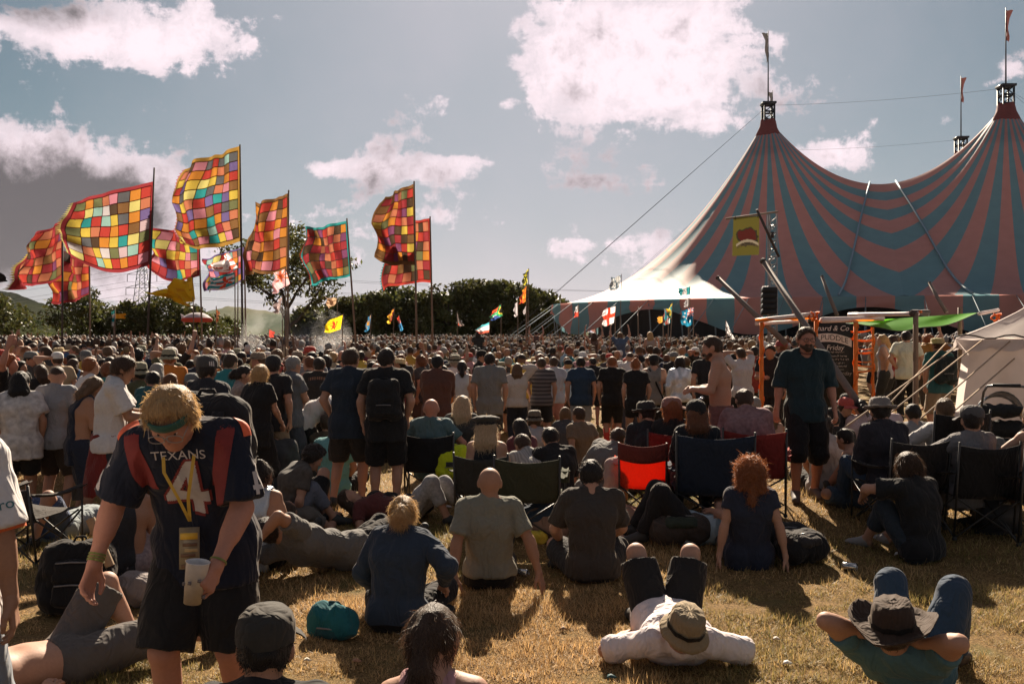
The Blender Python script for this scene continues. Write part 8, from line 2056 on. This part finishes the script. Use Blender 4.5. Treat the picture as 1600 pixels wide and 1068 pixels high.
# smoke drifting over the crowd
def smoke():
    d = 28.0; c = W(462, 548, d); V, Q = skin([([cap((0, 0, 0), (.9, .3, .5), .55, .8), cap((.9, .3, .5), (-.9, .2, .7), .5, .8), cap((-.9, 0, .2), (-1.9, .2, -.1), .5, .3)],)], .12, .4)
    m, N, L = new_mat('smoke'); out = N.new('ShaderNodeOutputMaterial'); pv = N.new('ShaderNodeVolumePrincipled'); pv.inputs['Color'].default_value = (.8, .78, .78, 1); pv.inputs['Anisotropy'].default_value = .55
    tc = N.new('ShaderNodeTexCoord'); nn = N.new('ShaderNodeTexNoise'); nn.inputs['Scale'].default_value = 1.6; nn.inputs['Detail'].default_value = 4; L.new(tc.outputs['Object'], nn.inputs['Vector'])
    mr = N.new('ShaderNodeMapRange'); mr.inputs[1].default_value = .42; mr.inputs[2].default_value = .75; mr.inputs[4].default_value = .28; L.new(nn.outputs[0], mr.inputs[0]); L.new(mr.outputs[0], pv.inputs['Density']); L.new(pv.outputs[0], out.inputs[1])
    o = mesh_obj('smoke', V, Q, m, None, True, c); tag(o, 'pale wisp of smoke drifting above the crowd below the pink ensign', 'smoke', kind='stuff')
smoke()
NCROWD = 195
# ------------------------------------------------------------------ the standing crowd
SHIRTS = {'black': (.018, .017, .018), 'navy': (.02, .028, .055), 'charcoal': (.05, .048, .047), 'grey': (.20, .19, .185), 'white': (.58, .55, .53), 'maroon': (.14, .025, .025), 'red': (.38, .05, .035),
          'teal': (.03, .16, .17), 'olive': (.09, .085, .045), 'brown': (.11, .065, .04), 'tan': (.34, .25, .16), 'blue': (.05, .11, .22), 'pale blue': (.28, .38, .44), 'pink': (.45, .24, .24), 'orange': (.45, .15, .03), 'mustard': (.42, .27, .05)}
PANTS = [(.02, .02, .022), (.03, .035, .05), (.16, .13, .09), (.06, .07, .10), (.08, .05, .04), (.22, .20, .18)]
HAIRN = ['brown', 'dark', 'black', 'blond', 'light brown', 'ginger', 'grey', 'auburn']
HATS = {'black cap': ('cap', (.015, .015, .016)), 'grey cap': ('cap', (.13, .13, .13)), 'straw hat': ('straw', (.45, .33, .18)), 'bucket hat': ('bucket', (.22, .20, .14)), 'white cap': ('cap', (.5, .48, .46)), 'red cap': ('cap', (.35, .05, .04)), 'trilby': ('trilby', (.2, .15, .11))}
def lay_crowd():
    protos = []
    def P_(gar, hairst, hatn=None, fem=False, **k):
        pose = dict(k.pop('pose', {}))
        T = {'t-shirt': dict(sleeve=.6), 'vest': dict(sleeve=0), 'jumper': dict(sleeve=1.95, t=.016), 'polo shirt': dict(sleeve=.6, loose=.02)}[gar]
        m = person((0, 0, -50), 0, pose, dict(T, c=(.1, .1, .1)), dict(c=(.03, .03, .03), len=k.pop('leg', .9)), (hairst, 'brown'), HATS[hatn] if hatn else None, None, 'fair', fem, res=.026, seed=len(protos), **k)
        protos.append((m['root'], gar, hairst, hatn, fem))
    P_('t-shirt', 'short', pose=dict(head=(12, 25, 0), side=4)); P_('t-shirt', 'short', pose=dict(R_arm='pocket', L_arm='pocket', head=(2, -35, 6), lean=6)); P_('polo shirt', 'short', pose=dict(R_arm='cross', L_arm='cross'))
    P_('t-shirt', 'thick', pose=dict(R_arm='hip', L_arm='down', twist=12)); P_('t-shirt', 'buzz', pose=dict(R_arm='drink', L_arm='pocket'), fat=.03)
    P_('vest', 'long', fem=True, pose=dict(R_arm='cross', L_arm='cross', head=(4, 40, -6), side=-5)); P_('t-shirt', 'bob', fem=True, pose=dict(L_arm='hip')); P_('jumper', 'long', fem=True, leg=1.9, pose=dict(R_arm='down', L_arm='phone'))
    P_('vest', 'pony', fem=True, pose=dict(R_arm='down', L_arm='down')); P_('t-shirt', 'bun', fem=True, pose=dict(R_arm='shade', L_arm='down'), leg=.5)
    P_('t-shirt', 'short', 'black cap', pose=dict(R_arm='down', L_arm='pocket')); P_('jumper', 'short', 'grey cap', leg=1.9, pose=dict(R_arm='cross', L_arm='cross'))
    P_('t-shirt', 'bob', 'straw hat', fem=True, pose=dict(R_arm='hip', L_arm='drink', head=(-6, -20, 0))); P_('polo shirt', 'short', 'bucket hat', pose=dict(R_arm='phone', L_arm='phone')); P_('t-shirt', 'curly', pose=dict(R_arm='up', L_arm='down'))
    P_('t-shirt', 'short', 'white cap', pose=dict(R_arm='down', L_arm='head')); P_('jumper', 'curly', fem=True, leg=1.9); P_('vest', 'short', pose=dict(R_arm='hip', L_arm='hip', head=(-8, 0, 0))); P_('t-shirt', 'bald', fat=.03)
    P_('t-shirt', 'short', 'red cap', pose=dict(R_arm='pocket')); P_('polo shirt', 'short', 'trilby', fat=.02)
    def dmin(px): return float(np.interp(px, [-50, 0, 120, 330, 480, 620, 800, 1000, 1150, 1250, 1700], [11.8, 11.8, 11.2, 11.5, 13.0, 15.5, 18.8, 20.5, 21, 23, 24]))
    LAND = [(-40, 60, 'under the leftmost patchwork flag'), (60, 125, 'below the ragged red flag'), (125, 190, 'before the light leafy tree'), (190, 250, 'below the electricity pylon'), (250, 310, 'below the crumpled golden flag'),
            (310, 370, 'below the striped star flag'), (370, 430, 'below the tallest patchwork flag'), (430, 500, 'before the tall open tree'), (500, 560, 'below the yellow lion flag'), (560, 630, 'before the limp blue flag'), (630, 700, 'by the twin red patchwork flags'),
            (700, 760, 'below the pale blue and white flag'), (760, 830, 'below the orange and black flags'), (830, 900, 'before the left tent corner'), (900, 970, 'below the white red cross flag'), (970, 1030, 'before the dark tent opening'), (1030, 1100, 'below the stacked bird flag'), (1100, 1160, 'below the slanting black flag'),
            (1160, 1230, 'at the foot of the speaker tower'), (1230, 1330, 'near the chalkboard'), (1330, 1450, 'behind the orange taped shelter'), (1450, 1700, 'beside the pale marquee')]
    r = random.Random(21)
    spots = []
    y = 10.5
    while y < 26.5:
        dens_step = .80
        x = -y * .66
        while x < y * .66:
            xx = x + r.uniform(-.3, .3); yy = y + r.uniform(-.34, .34); px = 800 + F * xx / yy
            if yy >= dmin(px) and -45 < px < 1645 and all((xx - a) ** 2 + (yy - b) ** 2 > .40 ** 2 for a, b in OCC):
                # keep clear of the shelter, chalkboard and marquee
                if not (1170 < px and yy < 19.5): spots.append((yy, xx, px)); OCC.append((xx, yy))
            x += dens_step
        y += .80
    spots.sort()
    seen = set(); used = set(); first = set()
    ncopy = NCROWD
    for (yy, xx, px) in spots[:ncopy]:
        land = next((l for a, b, l in LAND if a <= px < b), LAND[-1][2])
        for tries in range(200):
            pi = r.randrange(len(protos)); root0, gar, hs, hat, fem = protos[pi]
            sc_ = r.choice(list(SHIRTS) + ['black', 'navy', 'grey', 'white', 'charcoal', 'brown', 'black', 'charcoal', 'grey', 'navy', 'white', 'tan', 'olive']); hc_ = r.choice(HAIRN)
            hd = {'long': 'long %s hair', 'bob': '%s bobbed hair', 'pony': '%s ponytail', 'bun': '%s hair bun', 'curly': 'curly %s hair', 'thick': 'thick %s hair', 'buzz': 'cropped %s hair', 'short': 'short %s hair', 'bald': 'a bald head'}[hs]
            hd = hd % hc_ if '%' in hd else hd
            act = ''
            lab = '%s %s, %s, %s' % (sc_, gar, hat if hat else hd, land)
            if lab not in seen: break
        seen.add(lab)
        if pi in first: o = copy_tree(root0)
        else: o = root0; first.add(pi)
        o['label'] = 'person in ' + lab; o['group'] = 'people standing in the crowd'; o['category'] = 'person'
        o.location = (xx, yy, float(gz(xx, yy)) - .02)
        o.rotation_euler = (0, 0, R(r.gauss(0, 30) + r.choice((0, 0, 0, 0, 0, 0, 70, -70, 180))))
        k = r.uniform(.90, 1.06) * (.95 if fem else 1.0); o.scale = (k, k, k)
        sm = cloth(SHIRTS[sc_]); pm = cloth(r.choice(PANTS)); tn = r.choice(['fair', 'fair', 'tan', 'red', 'fair', 'dark'])
        for ch in o.children:
            st = ch.name.split('.')[0]
            m = sm if st == 'shirt' else pm if st in ('shorts', 'trousers') else skin_mat(tn) if st == 'body' else hair_mat(hc_) if st == 'hair' else None
            if m: ch.material_slots[0].link = 'OBJECT'; ch.material_slots[0].material = m
    for i, p in enumerate(protos):
        if i not in first:
            for ch in list(p[0].children):
                for c2 in list(ch.children): bpy.data.objects.remove(c2)
                bpy.data.objects.remove(ch)
            bpy.data.objects.remove(p[0])
    rest = spots[ncopy:]
    # everyone farther off: one mass
    y = 26.6; pts = [(a, b) for a, b, _ in rest]
    while y < 88:
        step = .66 if y < 45 else .72
        x = -y * .62 - 2
        while x < y * .62 + 2:
            xx = x + r.uniform(-.3, .3); yy = y + r.uniform(-.3, .3)
            lim = np.interp(800 + F * xx / yy, [0, 150, 450, 800, 900, 1600], [72, 76, 82, 86, 88, 86])
            if yy < lim and r.random() < .84 + .9 * float(vnoise(np.array([[xx * .35, yy * .35, 2.0]]), 1.0, 4)[0]): pts.append((yy, xx))
            x += step
        y += step
    n = len(pts); Y = np.array([p[0] for p in pts]); X = np.array([p[1] for p in pts]); Z = gz(X, Y)
    ring = np.arange(8) * math.pi / 4; cv, sv = np.cos(ring), np.sin(ring)
    def build(rings):
        V = np.concatenate([np.stack([cx + rx * cv, cy + ry * sv, np.full(8, z)], 1) for (z, rx, ry, cx, cy) in rings])
        m = len(rings); q = [[i * 8 + k, i * 8 + (k + 1) % 8, (i + 1) * 8 + (k + 1) % 8, (i + 1) * 8 + k] for i in range(m - 1) for k in range(8)]
        return V, np.array(q)
    tor = [(.95, .18, .12, 0, 0), (1.15, .19, .125, 0, 0), (1.33, .235, .13, 0, -.01), (1.42, .20, .105, 0, 0), (1.475, .09, .07, 0, 0), (1.55, .055, .06, 0, .01)]
    hd = [(1.51, .035, .045, 0, .03), (1.54, .058, .075, 0, .02), (1.59, .076, .094, 0, .01), (1.645, .084, .102, 0, .005), (1.69, .080, .096, 0, 0), (1.73, .058, .07, 0, 0), (1.752, .02, .025, 0, 0)]
    Vt, Qt = build(tor); Vh, Qh = build(hd); V0 = np.concatenate([Vt, Vh]); Q0 = np.concatenate([Qt, Qh + len(Vt)])
    m = len(V0)
    isneck = (np.arange(m) >= 40) & (np.arange(m) < 48); ishead = np.arange(m) >= 48
    ang = np.arctan2(V0[:, 1] - .01, V0[:, 0]); facing = (V0[:, 1] > .035) & (V0[:, 2] < 1.66) & ishead; lowface = ishead & (V0[:, 2] < 1.57)
    yaw = nrs.normal(0, .45, n) + (nrs.rand(n) < .05) * 3.1; s_ = np.clip(nrs.normal(.975, .05, n), .85, 1.1); wd = nrs.uniform(.88, 1.1, n)
    c, si = np.cos(yaw)[:, None], np.sin(yaw)[:, None]
    vx = V0[None, :, 0] * wd[:, None] * s_[:, None]; vy = V0[None, :, 1] * s_[:, None]; vz = V0[None, :, 2] * s_[:, None]
    jit = nrs.normal(0, .012, (n, m)) * ishead[None] * .5
    hx = nrs.normal(0, .02, n)[:, None] * ishead[None]
    hl = 1 + (nrs.rand(n) < .3)[:, None] * .13 * (ishead & ~facing)[None]
    vx = vx * hl + hx + jit; vy = vy * hl + jit
    Vx = vx * c - vy * si + X[:, None]; Vy = vx * si + vy * c + Y[:, None]; Vz = vz + Z[:, None] + jit * .6
    V = np.stack([Vx, Vy, Vz], -1).reshape(-1, 3)
    Q = (Q0[None] + (np.arange(n) * m)[:, None, None]).reshape(-1, 4)
    sh = np.array([SHIRTS[k] for k in SHIRTS] + [SHIRTS['black'], SHIRTS['navy'], SHIRTS['grey'], SHIRTS['charcoal'], SHIRTS['black'], SHIRTS['white'], SHIRTS['brown'], SHIRTS['charcoal'], SHIRTS['black'], SHIRTS['tan'], SHIRTS['olive'], SHIRTS['grey']])
    hr = np.array([(.03, .02, .014), (.018, .012, .01), (.012, .01, .01), (.055, .03, .018), (.09, .05, .03), (.22, .15, .08), (.14, .05, .025), (.2, .19, .18), (.35, .24, .15), (.05, .03, .02), (.4, .38, .36), (.07, .045, .03)])
    sk = np.array([(.29, .155, .10), (.25, .13, .08), (.30, .15, .10), (.12, .06, .04)])
    ci = sh[nrs.randint(0, len(sh), n)] * nrs.uniform(.7, 1.15, (n, 1)); hi = hr[nrs.randint(0, len(hr), n)]; ki = sk[nrs.choice(4, n, p=[.4, .3, .22, .08])]
    bald = nrs.rand(n) < .03; hi[bald] = ki[bald]
    hatc = nrs.rand(n) < .08; hi[hatc] = sh[-nrs.randint(1, 12, hatc.sum())]
    C = np.where((ishead & ~facing & ~lowface)[None, :, None], hi[:, None, :], np.where((isneck | facing | lowface)[None, :, None], ki[:, None, :], ci[:, None, :]))
    # raised arms here and there
    VV = [V]; QQ = [Q]; CC = [C.reshape(-1, 3)]; off = len(V)
    up = np.where((nrs.rand(n) < .014) & (Y > 30))[0]
    mb = MB(); cc = []
    for i in up:
        for sg in ((-1, 1) if r.random() < .5 else (r.choice((-1, 1)),)):
            a = np.array([X[i] + sg * .2, Y[i], Z[i] + 1.38 * s_[i]]); e = a + np.array([sg * r.uniform(.05, .22), .03, .24]); w = e + np.array([sg * r.uniform(-.12, .12), .02, .26])
            mb.tube([tuple(a), tuple(e), tuple(w), tuple(w + np.array([0, 0, .12]))], [.05, .042, .03, .04], 5); k = 20
            cc += [ki[i]] * k
    if mb.n:
        f4 = [f for f in mb.f if len(f) == 4]
        VV.append(np.array(mb.v)); QQ.append(np.array(f4) + off); CC.append(np.array(cc))
    o = mesh_obj('crowd', np.concatenate(VV), np.concatenate(QQ), attr_mat('crowd_surface', .72, bump=.4, nscale=45, spec=.22))
    set_col(o.data, np.concatenate(CC)); tag(o, 'dense crowd of festival goers seen from behind, reaching to the tent and trees', 'crowd', kind='stuff')
    print('crowd individuals', ncopy, 'mass', n)
lay_crowd()
# ------------------------------------------------------------------ air: thin warm haze over the whole field
def haze():
    lo, hi = (-1500.0, -12.0, -3.0), (2600.0, 4200.0, 150.0)
    mb = MB(); mb.box([(a + b) / 2 for a, b in zip(lo, hi)], [b - a for a, b in zip(lo, hi)])
    m, N, L = new_mat('haze_air'); out = N.new('ShaderNodeOutputMaterial'); pv = N.new('ShaderNodeVolumePrincipled')
    pv.inputs['Color'].default_value = (.92, .86, .88, 1); pv.inputs['Density'].default_value = .00002; pv.inputs['Anisotropy'].default_value = .2
    L.new(pv.outputs[0], out.inputs[1])
    o = mb.build('haze', m); tag(o, kind='stuff'); o['label'] = 'thin pale haze in the air over the whole field'
haze()
for o in bpy.data.objects:
    if o.name.startswith(('print_lettering', 'printed_mark')): o['kind'] = 'stuff'
